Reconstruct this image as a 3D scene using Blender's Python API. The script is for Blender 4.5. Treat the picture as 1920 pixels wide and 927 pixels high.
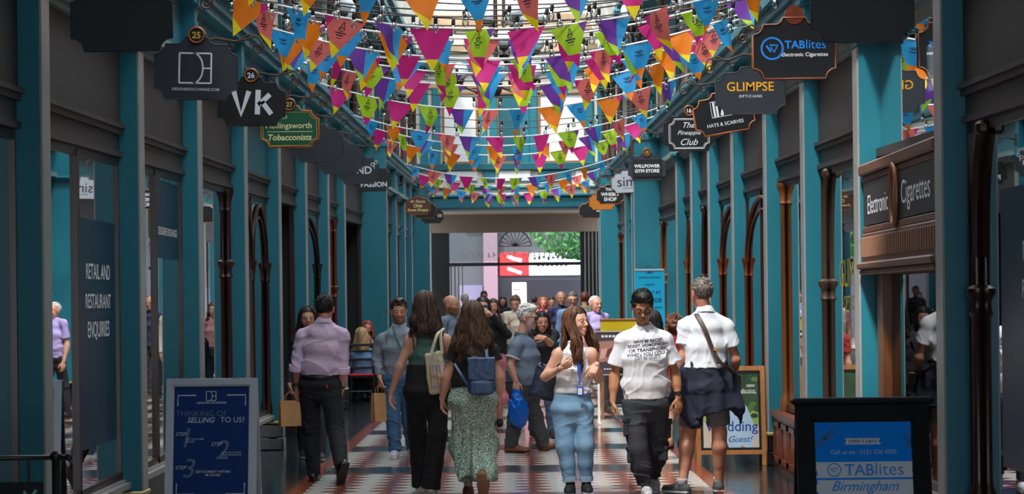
import bpy, bmesh, math, random
import numpy as np
from mathutils import Vector, Matrix

for _o in list(bpy.data.objects):
    bpy.data.objects.remove(_o, do_unlink=True)
SC = bpy.context.scene
COL = SC.collection
PI = math.pi
# ------------------------------------------------------------------ camera
F_PX, VPX, VPY, CAM_Z = 3800.0, 962.0, 570.0, 1.65
ROLL = math.radians(0.65)
SR, CR = math.sin(ROLL), math.cos(ROLL)
cam = bpy.data.cameras.new('camera')
cam_o = bpy.data.objects.new('camera', cam)
COL.objects.link(cam_o)
cam_o.matrix_world = Matrix.Translation((0, 0, CAM_Z)) @ Matrix.Rotation(ROLL, 4, 'Y') @ Matrix.Rotation(PI / 2, 4, 'X')
cam.sensor_width = 36.0
cam.lens = 36.0 * F_PX / 1920.0
cam.shift_x = (960.0 - VPX) / 1920.0
cam.shift_y = (VPY - 463.5) / 1920.0
cam.clip_start, cam.clip_end = 0.1, 400
cam.dof.use_dof = True
cam.dof.focus_distance = 18.0
cam.dof.aperture_fstop = 7.0
SC.camera = cam_o
# ------------------------------------------------------------------ light
SC.view_settings.view_transform = 'Standard'
SC.view_settings.look = 'None'
SC.view_settings.gamma = 1.0
SC.view_settings.use_curve_mapping = False
SC.view_settings.exposure = 0.55
SC.cycles.use_denoising = True
SC.cycles.max_bounces = 8
SC.cycles.transparent_max_bounces = 24
SC.cycles.sample_clamp_indirect = 6.0
SC.cycles.caustics_reflective = False
SC.cycles.caustics_refractive = False
wd = bpy.data.worlds.new('sky'); SC.world = wd; wd.use_nodes = True
_bg = wd.node_tree.nodes['Background']
_bg.inputs[0].default_value = (0.86, 0.93, 1.0, 1)
_bg.inputs[1].default_value = 3.9
sun = bpy.data.lights.new('sun', 'SUN'); sun_o = bpy.data.objects.new('sun', sun); COL.objects.link(sun_o)
sun.energy = 5.8; sun.angle = math.radians(6); sun.color = (1.0, 0.95, 0.88)
sun_o.rotation_euler = Vector((0.30, 0.48, -1.0)).to_track_quat('-Z', 'Y').to_euler()
sun_o.location = (0, 20, 30)

def P(px, py, Y):
    dx, dy = px - VPX, py - VPY
    dxu, dyu = dx * CR - dy * SR, dx * SR + dy * CR
    return Vector((dxu * Y / F_PX, Y, CAM_Z - dyu * Y / F_PX))
HL, HR = 2.68, 2.55            # half widths of the aisle, left and right
REC = 0.14                      # shopfronts stand this far behind the pillar fronts
def up(Y): return 0.0184 * (Y - 14.0)
def H_(side): return HL if side < 0 else HR
# ------------------------------------------------------------------ materials
def lin(c):
    if isinstance(c, str):
        c = tuple(int(c[i:i + 2], 16) for i in (0, 2, 4))
    o = []
    for v in c[:3]:
        v = v / 255.0
        o.append(v / 12.92 if v <= 0.04045 else ((v + 0.055) / 1.055) ** 2.4)
    return tuple(o)
_M = {}
def mat(name, col=None, rough=0.6, metal=0.0, spec=0.5, vary=0.0, vscale=8.0, bump=0.0, bscale=60.0, stretch=(1, 1, 1),
        vcol=False, trans=0.0, emit=0.0, sheen=0.0, double=None):
    if name in _M: return _M[name]
    m = bpy.data.materials.new(name); m.use_nodes = True; _M[name] = m
    nt = m.node_tree; N = nt.nodes; L = nt.links
    b = N['Principled BSDF']
    c = lin(col) if col is not None else (1, 1, 1)
    b.inputs['Base Color'].default_value = (*c, 1)
    b.inputs['Roughness'].default_value = rough
    b.inputs['Metallic'].default_value = metal
    b.inputs['Specular IOR Level'].default_value = spec
    src = None
    if vcol:
        a = N.new('ShaderNodeVertexColor'); a.layer_name = 'Col'; src = a.outputs['Color']
    if vary or bump:
        tc = N.new('ShaderNodeTexCoord'); mp = N.new('ShaderNodeMapping'); mp.inputs['Scale'].default_value = stretch
        L.new(tc.outputs['Object'], mp.inputs['Vector'])
    if vary:
        n = N.new('ShaderNodeTexNoise'); n.inputs['Scale'].default_value = vscale; n.inputs['Detail'].default_value = 4
        L.new(mp.outputs[0], n.inputs['Vector'])
        mr = N.new('ShaderNodeMapRange'); mr.inputs[1].default_value = 0.3; mr.inputs[2].default_value = 0.7
        mr.inputs[3].default_value = 1 - vary; mr.inputs[4].default_value = 1 + vary
        L.new(n.outputs['Fac'], mr.inputs[0])
        mx = N.new('ShaderNodeMix'); mx.data_type = 'RGBA'; mx.blend_type = 'MULTIPLY'; mx.inputs[0].default_value = 1
        if src is not None: L.new(src, mx.inputs[6])
        else: mx.inputs[6].default_value = (*c, 1)
        L.new(mr.outputs[0], mx.inputs[7])
        src = mx.outputs[2]
    if src is not None: L.new(src, b.inputs['Base Color'])
    if bump:
        n2 = N.new('ShaderNodeTexNoise'); n2.inputs['Scale'].default_value = bscale; n2.inputs['Detail'].default_value = 3
        L.new(mp.outputs[0], n2.inputs['Vector'])
        bp = N.new('ShaderNodeBump'); bp.inputs['Strength'].default_value = bump; bp.inputs['Distance'].default_value = 0.02
        L.new(n2.outputs['Fac'], bp.inputs['Height']); L.new(bp.outputs[0], b.inputs['Normal'])
    if emit:
        b.inputs['Emission Color'].default_value = (*c, 1); b.inputs['Emission Strength'].default_value = emit
        if src is not None: L.new(src, b.inputs['Emission Color'])
    if sheen: b.inputs['Sheen Weight'].default_value = sheen
    if trans:
        t = N.new('ShaderNodeBsdfTranslucent'); t.inputs[0].default_value = (*c, 1)
        if src is not None: L.new(src, t.inputs[0])
        ms = N.new('ShaderNodeMixShader'); ms.inputs[0].default_value = trans
        L.new(b.outputs[0], ms.inputs[1]); L.new(t.outputs[0], ms.inputs[2])
        L.new(ms.outputs[0], N['Material Output'].inputs[0])
    return m
def glass_mat(name, tint, ior=1.9, rough=0.01, clear=1.0):
    if name in _M: return _M[name]
    m = bpy.data.materials.new(name); m.use_nodes = True; _M[name] = m
    nt = m.node_tree; N = nt.nodes; L = nt.links; N.remove(N['Principled BSDF'])
    if ior > 2:      # shop glass: mirror-like at a glancing angle, clear head on
        lw = N.new('ShaderNodeLayerWeight'); lw.inputs[0].default_value = .5
        fr = N.new('ShaderNodeMapRange'); fr.inputs[1].default_value = .15; fr.inputs[2].default_value = .88; fr.inputs[3].default_value = .07; fr.inputs[4].default_value = .92; L.new(lw.outputs['Facing'], fr.inputs[0])
    else:
        fr = N.new('ShaderNodeFresnel'); fr.inputs[0].default_value = ior
    tr = N.new('ShaderNodeBsdfTransparent'); tr.inputs[0].default_value = (*tint, 1)
    gl = N.new('ShaderNodeBsdfGlossy'); gl.inputs['Roughness'].default_value = rough; gl.inputs[0].default_value = (.95, .97, .97, 1)
    ms = N.new('ShaderNodeMixShader')
    L.new(fr.outputs[0], ms.inputs[0]); L.new(tr.outputs[0], ms.inputs[1]); L.new(gl.outputs[0], ms.inputs[2])
    L.new(ms.outputs[0], N['Material Output'].inputs[0])
    return m
def roof_glass():
    m = bpy.data.materials.new('roof_glazing'); m.use_nodes = True
    nt = m.node_tree; N = nt.nodes; L = nt.links; N.remove(N['Principled BSDF'])
    tr = N.new('ShaderNodeBsdfTransparent'); tr.inputs[0].default_value = (.78, .80, .81, 1)
    df = N.new('ShaderNodeBsdfTranslucent'); df.inputs[0].default_value = (.85, .87, .88, 1)
    ms = N.new('ShaderNodeMixShader'); ms.inputs[0].default_value = 0.3
    L.new(tr.outputs[0], ms.inputs[1]); L.new(df.outputs[0], ms.inputs[2])
    L.new(ms.outputs[0], N['Material Output'].inputs[0])
    return m
# ------------------------------------------------------------------ mesh helpers
class MB:
    """collects shapes; build() links them as ONE mesh object"""
    def __init__(s): s.v = []; s.f = []; s.m = []; s.c = None
    def raw(s, vs, fs, m=0):
        o = len(s.v); s.v += [tuple(v) for v in vs]; s.f += [tuple(i + o for i in f) for f in fs]; s.m += [m] * len(fs); return s
    def box(s, lo, hi, m=0):
        x0, y0, z0 = lo; x1, y1, z1 = hi
        if x0 > x1: x0, x1 = x1, x0
        vs = [(x0, y0, z0), (x1, y0, z0), (x1, y1, z0), (x0, y1, z0), (x0, y0, z1), (x1, y0, z1), (x1, y1, z1), (x0, y1, z1)]
        return s.raw(vs, [(0, 3, 2, 1), (4, 5, 6, 7), (0, 1, 5, 4), (1, 2, 6, 5), (2, 3, 7, 6), (3, 0, 4, 7)], m)
    def bev(s, lo, hi, r=0.01, m=0):
        """box with chamfered edges"""
        x0, y0, z0 = lo; x1, y1, z1 = hi
        if x0 > x1: x0, x1 = x1, x0
        r = min(r, (x1 - x0) / 2.01, (y1 - y0) / 2.01, (z1 - z0) / 2.01)
        vs = []; idx = {}
        for i, (X, xi) in enumerate(((x0, x0 + r), (x1, x1 - r))):
            for j, (Yy, yi) in enumerate(((y0, y0 + r), (y1, y1 - r))):
                for k, (Z, zi) in enumerate(((z0, z0 + r), (z1, z1 - r))):
                    idx[i, j, k] = len(vs); vs += [(X, yi, zi), (xi, Yy, zi), (xi, yi, Z)]
        g = lambda i, j, k, a: idx[i, j, k] + a
        fs = []
        for i in (0, 1): q = [g(i, 0, 0, 0), g(i, 1, 0, 0), g(i, 1, 1, 0), g(i, 0, 1, 0)]; fs.append(q if i else q[::-1])
        for j in (0, 1): q = [g(0, j, 0, 1), g(0, j, 1, 1), g(1, j, 1, 1), g(1, j, 0, 1)]; fs.append(q if j else q[::-1])
        for k in (0, 1): q = [g(0, 0, k, 2), g(1, 0, k, 2), g(1, 1, k, 2), g(0, 1, k, 2)]; fs.append(q if k else q[::-1])
        for j in (0, 1):
            for k in (0, 1): fs.append([g(0, j, k, 1), g(1, j, k, 1), g(1, j, k, 2), g(0, j, k, 2)])
        for i in (0, 1):
            for k in (0, 1): fs.append([g(i, 0, k, 0), g(i, 1, k, 0), g(i, 1, k, 2), g(i, 0, k, 2)])
            for j in (0, 1): fs.append([g(i, j, 0, 0), g(i, j, 1, 0), g(i, j, 1, 1), g(i, j, 0, 1)])
        for i in (0, 1):
            for j in (0, 1):
                for k in (0, 1): fs.append([g(i, j, k, 0), g(i, j, k, 1), g(i, j, k, 2)])
        return s.raw(vs, fs, m)
    def tube(s, pts, r, n=8, m=0, cap=True, flat=None):
        """round tube along a path; r a number or a list"""
        pts = [Vector(p) for p in pts]; k = len(pts); rs = r if isinstance(r, (list, tuple)) else [r] * k
        vs = []; ref = None
        for i, p in enumerate(pts):
            t = (pts[min(i + 1, k - 1)] - pts[max(i - 1, 0)]); t = t.normalized() if t.length > 1e-9 else Vector((0, 0, 1))
            if ref is None: ref = Vector((0, 0, 1)) if abs(t.z) < 0.9 else Vector((0, 1, 0))
            a = t.cross(ref); a = a.normalized() if a.length > 1e-6 else t.orthogonal().normalized(); b = a.cross(t); ref = b
            for j in range(n):
                w = 2 * PI * j / n; vs.append(p + (a * math.cos(w) + b * math.sin(w) * (flat or 1)) * rs[i])
        fs = [(i * n + j, i * n + (j + 1) % n, (i + 1) * n + (j + 1) % n, (i + 1) * n + j) for i in range(k - 1) for j in range(n)]
        if cap: fs += [tuple(range(n))[::-1], tuple((k - 1) * n + j for j in range(n))]
        return s.raw(vs, fs, m)
    def lathe(s, c, prof, n=16, m=0, axis='z'):
        """prof: list of (radius, height) turned about an axis through c"""
        vs = []; cx, cy, cz = c
        for (r, h) in prof:
            for j in range(n):
                w = 2 * PI * j / n; a, b = r * math.cos(w), r * math.sin(w)
                vs.append((cx + a, cy + b, cz + h) if axis == 'z' else (cx + a, cy - h, cz + b))
        k = len(prof)
        fs = [(i * n + j, i * n + (j + 1) % n, (i + 1) * n + (j + 1) % n, (i + 1) * n + j) for i in range(k - 1) for j in range(n)]
        fs += [tuple(range(n))[::-1], tuple((k - 1) * n + j for j in range(n))]
        return s.raw(vs, fs, m)
    def sphere(s, c, r, n=12, k=8, m=0, sc=(1, 1, 1)):
        prof = []
        vs = []; fs = []
        for i in range(k + 1):
            th = PI * i / k
            for j in range(n):
                w = 2 * PI * j / n
                vs.append((c[0] + r * sc[0] * math.sin(th) * math.cos(w), c[1] + r * sc[1] * math.sin(th) * math.sin(w), c[2] + r * sc[2] * math.cos(th)))
        fs = [(i * n + j, (i + 1) * n + j, (i + 1) * n + (j + 1) % n, i * n + (j + 1) % n) for i in range(k) for j in range(n)]
        return s.raw(vs, fs, m)
    def prism(s, poly, y0, y1, m=0, O=(0, 0, 0), U=(1, 0, 0), W=(0, 0, 1), D=(0, 1, 0)):
        """polygon in the U-W plane, extruded along D from y0 to y1"""
        O, U, W, D = map(Vector, (O, U, W, D)); n = len(poly)
        vs = [O + U * a + W * b + D * y0 for a, b in poly] + [O + U * a + W * b + D * y1 for a, b in poly]
        fs = [tuple(range(n)), tuple(range(2 * n - 1, n - 1, -1))] + [(i, i + n, (i + 1) % n + n, (i + 1) % n) for i in range(n)]
        return s.raw(vs, fs, m)
    def build(s, name, mats, parent=None, loc=None, smooth=False, sharp=None):
        me = bpy.data.meshes.new(name); me.from_pydata(s.v, [], s.f)
        for m in (mats if isinstance(mats, (list, tuple)) else [mats]): me.materials.append(m)
        if len(me.materials) > 1: me.polygons.foreach_set('material_index', s.m)
        if smooth: me.polygons.foreach_set('use_smooth', [True] * len(s.f))
        if sharp: me.set_sharp_from_angle(angle=math.radians(sharp))
        me.update()
        o = bpy.data.objects.new(name, me); COL.objects.link(o)
        if parent is not None: o.parent = parent
        if loc is not None: o.location = loc
        return o
def thing(name, label, cat, loc=(0, 0, 0), rz=0.0, group=None, ry=0.0):
    o = bpy.data.objects.new(name, None); COL.objects.link(o); o.location = loc; o.rotation_euler = (0, ry, rz)
    o.empty_display_size = 0.1
    o['label'] = label; o['category'] = cat
    if group: o['group'] = group
    return o
def tag(o, label, cat, group=None):
    o['label'] = label; o['category'] = cat
    if group: o['group'] = group
    return o
def struct_empty(name, loc=(0, 0, 0)):
    o = bpy.data.objects.new(name, None); COL.objects.link(o); o.location = loc; o['kind'] = 'structure'; return o
def struct(o): o['kind'] = 'structure'; return o
def dup_child(src, parent, loc=None, rot=None, scale=None):
    c = src.copy(); COL.objects.link(c); c.parent = parent
    if loc is not None: c.location = loc
    if rot is not None: c.rotation_euler = rot
    if scale is not None: c.scale = scale
    return c
# ------------------------------------------------------------------ lettering
_TC = {}
def text_mb(body, bold=0.0, shear=0.0, space=1.0, lead=1.0, align='CENTER'):
    key = (body, bold, shear, space, lead, align)
    if key in _TC: return _TC[key]
    cu = bpy.data.curves.new('t', 'FONT'); cu.body = body; cu.align_x = align; cu.size = 1.0
    cu.offset = bold; cu.shear = shear; cu.space_character = space; cu.space_line = lead; cu.resolution_u = 3
    o = bpy.data.objects.new('t', cu); COL.objects.link(o)
    dg = bpy.context.evaluated_depsgraph_get(); me = bpy.data.meshes.new_from_object(o.evaluated_get(dg))
    v = [tuple(x.co) for x in me.vertices]; f = [tuple(p.vertices) for p in me.polygons]
    bpy.data.objects.remove(o); bpy.data.curves.remove(cu); bpy.data.meshes.remove(me)
    xs = [a[0] for a in v]; ys = [a[1] for a in v]
    if bold and (max(ys) > 2 or max(xs) > len(body)): return text_mb(body, bold * .4 if bold > .006 else 0.0, shear, space, lead, align)
    _TC[key] = (v, f, min(xs), max(xs), min(ys), max(ys)); return _TC[key]
def put_text(mb, body, c, w=None, h=None, U=(1, 0, 0), W=(0, 0, 1), m=0, bold=0.0, shear=0.0, space=1.0, lead=1.0, align='CENTER', fit=False):
    """lettering centred on c, scaled to width w or height h, in the plane U-W"""
    v, f, x0, x1, y0, y1 = text_mb(body, bold, shear, space, lead, align)
    sx = w / (x1 - x0) if w else None; sy = h / (y1 - y0) if h else None
    if sx is None: sx = sy
    if sy is None: sy = sx
    if w and h and not fit: sx = sy = min(sx, sy)
    c, U, W = Vector(c), Vector(U), Vector(W); cx, cy = (x0 + x1) / 2, (y0 + y1) / 2
    mb.raw([c + U * ((a[0] - cx) * sx) + W * ((a[1] - cy) * sy) for a in v], f, m)
    return mb
def rect(mb, c, w, h, U=(1, 0, 0), W=(0, 0, 1), m=0):
    c, U, W = Vector(c), Vector(U), Vector(W)
    return mb.raw([c - U * w / 2 - W * h / 2, c + U * w / 2 - W * h / 2, c + U * w / 2 + W * h / 2, c - U * w / 2 + W * h / 2], [(0, 1, 2, 3)], m)
def ring2d(mb, c, r0, r1, n=32, U=(1, 0, 0), W=(0, 0, 1), m=0, a0=0.0, a1=2 * PI):
    c, U, W = Vector(c), Vector(U), Vector(W); vs = []
    for i in range(n + 1):
        a = a0 + (a1 - a0) * i / n; d = U * math.cos(a) + W * math.sin(a); vs += [c + d * r0, c + d * r1]
    return mb.raw(vs, [(2 * i, 2 * i + 1, 2 * i + 3, 2 * i + 2) for i in range(n)], m)
def line2d(mb, pts, w, O=(0, 0, 0), U=(1, 0, 0), W=(0, 0, 1), m=0):
    """a flat stroke of width w through 2D points"""
    O, U, W = Vector(O), Vector(U), Vector(W); vs = []; n = len(pts)
    for i, (a, b) in enumerate(pts):
        p, q = pts[max(i - 1, 0)], pts[min(i + 1, n - 1)]
        tx, ty = q[0] - p[0], q[1] - p[1]; l = math.hypot(tx, ty) or 1
        nx, ny = -ty / l * w / 2, tx / l * w / 2
        vs += [O + U * (a + nx) + W * (b + ny), O + U * (a - nx) + W * (b - ny)]
    return mb.raw(vs, [(2 * i, 2 * i + 1, 2 * i + 3, 2 * i + 2) for i in range(n - 1)], m)
# ================================================================== THE BUILDING
TEAL = mat('teal_paint', (28, 116, 134), rough=0.45, vary=0.05, vscale=3)
TEAL_D = mat('teal_paint_upper', (22, 92, 104), rough=0.5)
GREYEDGE = mat('grey_stone_edge', (150, 150, 148), rough=0.35, vary=0.08, vscale=5)
CHAR = mat('charcoal_fascia', (58, 51, 51), rough=0.6, vary=0.08, vscale=4)
DKMOULD = mat('dark_moulding', (62, 56, 54), rough=0.5)
CORN = mat('grey_green_cornice', (128, 150, 148), rough=0.5)
GRANITE = mat('black_granite', (18, 20, 23), rough=0.12, vary=0.3, vscale=60)
BRASS = mat('brass_strip', (186, 168, 110), rough=0.4, metal=0.6)
MAHOG = mat('mahogany', (104, 44, 20), rough=0.35, vary=0.25, vscale=6, stretch=(6, 6, 0.6))
MAHOG_D = mat('dark_mahogany', (52, 24, 16), rough=0.35, vary=0.2, vscale=6, stretch=(6, 6, 0.6))
OAK = mat('brown_oak', (120, 70, 32), rough=0.4, vary=0.25, vscale=6, stretch=(6, 6, 0.6))
IRON = mat('black_iron', (22, 20, 20), rough=0.45, metal=0.3)
IRON_B = mat('brown_iron', (66, 46, 34), rough=0.5)
GLASS = glass_mat('shop_glass', (.55, .62, .63), ior=2.3)
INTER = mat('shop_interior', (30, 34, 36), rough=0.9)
CREAM = mat('cream_paint', (226, 219, 206), rough=0.6, vary=0.04, vscale=2)
TAUPE = mat('taupe_paint', (176, 162, 146), rough=0.7, vary=0.06, vscale=2)
WHITE = mat('white_paint', (235, 235, 235), rough=0.5)
NAVYV = mat('navy_vinyl', (14, 50, 74), rough=0.35)
LETTER = mat('white_lettering', (225, 230, 235), rough=0.6)
BLACKP = mat('black_paint', (14, 14, 15), rough=0.45)

# ---- floor: rows of white and terracotta wedges with dark cross bands, black granite margins
def floor_mat():
    m = bpy.data.materials.new('mosaic_tiles'); m.use_nodes = True
    nt = m.node_tree; N = nt.nodes; L = nt.links; b = N['Principled BSDF']
    tc = N.new('ShaderNodeTexCoord'); sp = N.new('ShaderNodeSeparateXYZ'); L.new(tc.outputs['Object'], sp.inputs[0])
    def M(op, a, c=None, d=None):
        n = N.new('ShaderNodeMath'); n.operation = op
        for i, q in enumerate((a, c, d)):
            if q is None: continue
            if isinstance(q, (int, float)): n.inputs[i].default_value = q
            else: L.new(q, n.inputs[i])
        return n.outputs[0]
    x, y = sp.outputs[0], sp.outputs[1]
    fx = M('ABSOLUTE', M('SUBTRACT', M('FRACT', M('ADD', M('DIVIDE', x, 0.43), 100.13)), 0.5))
    wy = M('ABSOLUTE', M('SUBTRACT', M('MULTIPLY', M('FRACT', M('DIVIDE', y, 0.29)), 2), 1))
    red = M('LESS_THAN', fx, M('ADD', M('MULTIPLY', wy, 0.36), 0.05))
    by = M('ABSOLUTE', M('SUBTRACT', M('FRACT', M('ADD', M('DIVIDE', M('SUBTRACT', y, 20.25), 3.0), 20.5)), 0.5))
    band = M('LESS_THAN', by, 0.115)
    redl = M('LESS_THAN', by, 0.15)
    ax = M('ABSOLUTE', M('ADD', x, 0.07))
    border = M('GREATER_THAN', ax, 1.80)
    margin = M('GREATER_THAN', ax, 1.95)
    nz = N.new('ShaderNodeTexNoise'); nz.inputs['Scale'].default_value = 9; nz.inputs['Detail'].default_value = 4
    L.new(tc.outputs['Object'], nz.inputs[0])
    def mix(f, a, c):
        n = N.new('ShaderNodeMix'); n.data_type = 'RGBA'; L.new(f, n.inputs[0])
        for i, q in ((6, a), (7, c)):
            if isinstance(q, tuple): n.inputs[i].default_value = (*lin(q), 1)
            else: L.new(q, n.inputs[i])
        return n.outputs[2]
    c = mix(red, (200, 196, 188), (128, 62, 44))
    c = mix(redl, c, (128, 62, 44))
    c = mix(band, c, (34, 46, 56))
    c = mix(border, c, (140, 66, 44))
    gr = mix(nz.outputs['Fac'], (10, 22, 26), (24, 40, 46))
    c = mix(margin, c, gr)
    L.new(c, b.inputs['Base Color'])
    r = M('ADD', M('MULTIPLY', nz.outputs['Fac'], 0.12), 0.10)
    L.new(r, b.inputs['Roughness']); b.inputs['Specular IOR Level'].default_value = 0.5
    return m
fl = MB(); fl.raw([(-5, -1, 0), (5, -1, 0), (5, 75, 0), (-5, 75, 0)], [(0, 1, 2, 3)])
struct(fl.build('floor', floor_mat()))
fb = MB(); fb.box((-5, -1, -.3), (5, 75, -.01)); struct(fb.build('floor_slab', GRANITE))

# ---- slabs that run along the arcade; d is measured from the pillar front into the wall
def slab(mb, side, d0, d1, y0, y1, z0, z1, m=0, slope=True, slope0=None):
    h = H_(side); x0, x1 = side * (h + d0), side * (h + d1)
    ua, ub = (up(y0), up(y1)) if slope else (0, 0)
    la, lb = (ua, ub) if (slope0 is None or slope0) else (0, 0)
    vs = [(x0, y0, z0 + la), (x1, y0, z0 + la), (x1, y1, z0 + lb), (x0, y1, z0 + lb), (x0, y0, z1 + ua), (x1, y0, z1 + ua), (x1, y1, z1 + ub), (x0, y1, z1 + ub)]
    fs = [(0, 3, 2, 1), (4, 5, 6, 7), (0, 1, 5, 4), (1, 2, 6, 5), (2, 3, 7, 6), (3, 0, 4, 7)]
    if side < 0: fs = [f[::-1] for f in fs]
    return mb.raw(vs, fs, m)
def pxY(px, side, py=300):
    dx = px - VPX; dxu = dx * CR - (py - VPY) * SR
    return F_PX * H_(side) / abs(dxu)
PL = [8.6] + [pxY(p, -1) for p in (75, 258, 370, 457, 521, 571, 613, 644, 689, 741, 757, 770, 781)] + [59.6]
PR = [9.0] + [pxY(p, 1) for p in (1770, 1612, 1509, 1437, 1375, 1330, 1297, 1269, 1224, 1184, 1172, 1150)] + [54.0, 57.0, 59.6]
PDEP = 0.22
def pillar(side, Y, wide=False):
    h = H_(side); fw = 0.34 if wide else 0.0     # how far a wide pier stands out
    e = struct_empty('pillar', (side * h, Y, 0)); s = side
    ztop = 3.50 + up(Y)
    a = MB(); a.box((s * -fw, 0, .33), (s * .5, PDEP, ztop)); o = a.build('shaft', TEAL, e)
    g = MB(); g.bev((s * (-fw - .012), .012, .33), (s * (-fw + .004), PDEP - .0, ztop - .01), .004); g.build('edge_strip', GREYEDGE, e)
    p = MB(); p.bev((s * (-fw - .03), -.03, 0), (s * .5, PDEP + .03, .14), .01); p.bev((s * (-fw - .022), -.022, .14), (s * .5, PDEP + .02, .30), .012); p.build('plinth', GRANITE, e)
    b = MB(); b.bev((s * (-fw - .026), -.026, .30), (s * .5, PDEP + .022, .335), .008); b.build('brass_strip', BRASS, e)
    c = MB()
    for (q, z0, z1) in ((.02, 0, .04), (.05, .04, .08), (.085, .08, .13)):
        c.bev((s * (-fw - q), -q, ztop + z0), (s * .5, PDEP + q, ztop + z1), .012)
    c.build('capital', TEAL, e)
    t = MB(); t.box((s * (-fw + .01), .0, ztop + .13), (s * .5, PDEP, ztop + .80)); t.bev((s * (-fw - .03), -.03, ztop + .66), (s * .5, PDEP + .03, ztop + .74), .01); t.build('pedestal', TEAL, e)
    return e
WIDE_L, WIDE_R = {9, 13}, {9, 12}
for i, Y in enumerate(PL): pillar(-1, Y, i in WIDE_L)
for i, Y in enumerate(PR): pillar(1, Y, i in WIDE_R)

def spx(side, d): return side * (H_(side) + d)
def arch_pts(y0, y1, zs, rise, n=9):
    """pointed arch from (y0,zs) up to the middle and down to (y1,zs)"""
    mid = (y0 + y1) / 2; w = (y1 - y0) / 2; out = []
    for i in range(n):
        a = i / (n - 1); out.append((y0 + w * (1 - math.cos(a * PI / 2)) , zs + rise * math.sin(a * PI / 2)))
    return out + [(2 * mid - y, z) for y, z in out[::-1][1:]]
def turned_column(mb, side, d, Y, z0, z1, collar=None, r=.045, capital=True, m=0):
    x = spx(side, d)
    pr = [(r * 1.7, z0), (r * 1.7, z0 + .10), (r * 1.15, z0 + .14), (r * 1.0, z0 + .2)]
    if collar: pr += [(r, collar - .12), (r * 1.5, collar - .1), (r * 1.1, collar - .07), (r * 1.1, collar - .02), (r * 1.9, collar + .02), (r * 1.9, collar + .05), (r * .9, collar + .07)]
    if capital: pr += [(r * .85, z1 - .22), (r * 1.3, z1 - .2), (r * .9, z1 - .17), (r * 1.6, z1 - .06), (r * 2.0, z1 - .04), (r * 2.0, z1)]
    else: pr += [(r * .85, z1)]
    mb.lathe((x, Y, 0), pr, 14, m)
SHOPS = {}
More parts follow.
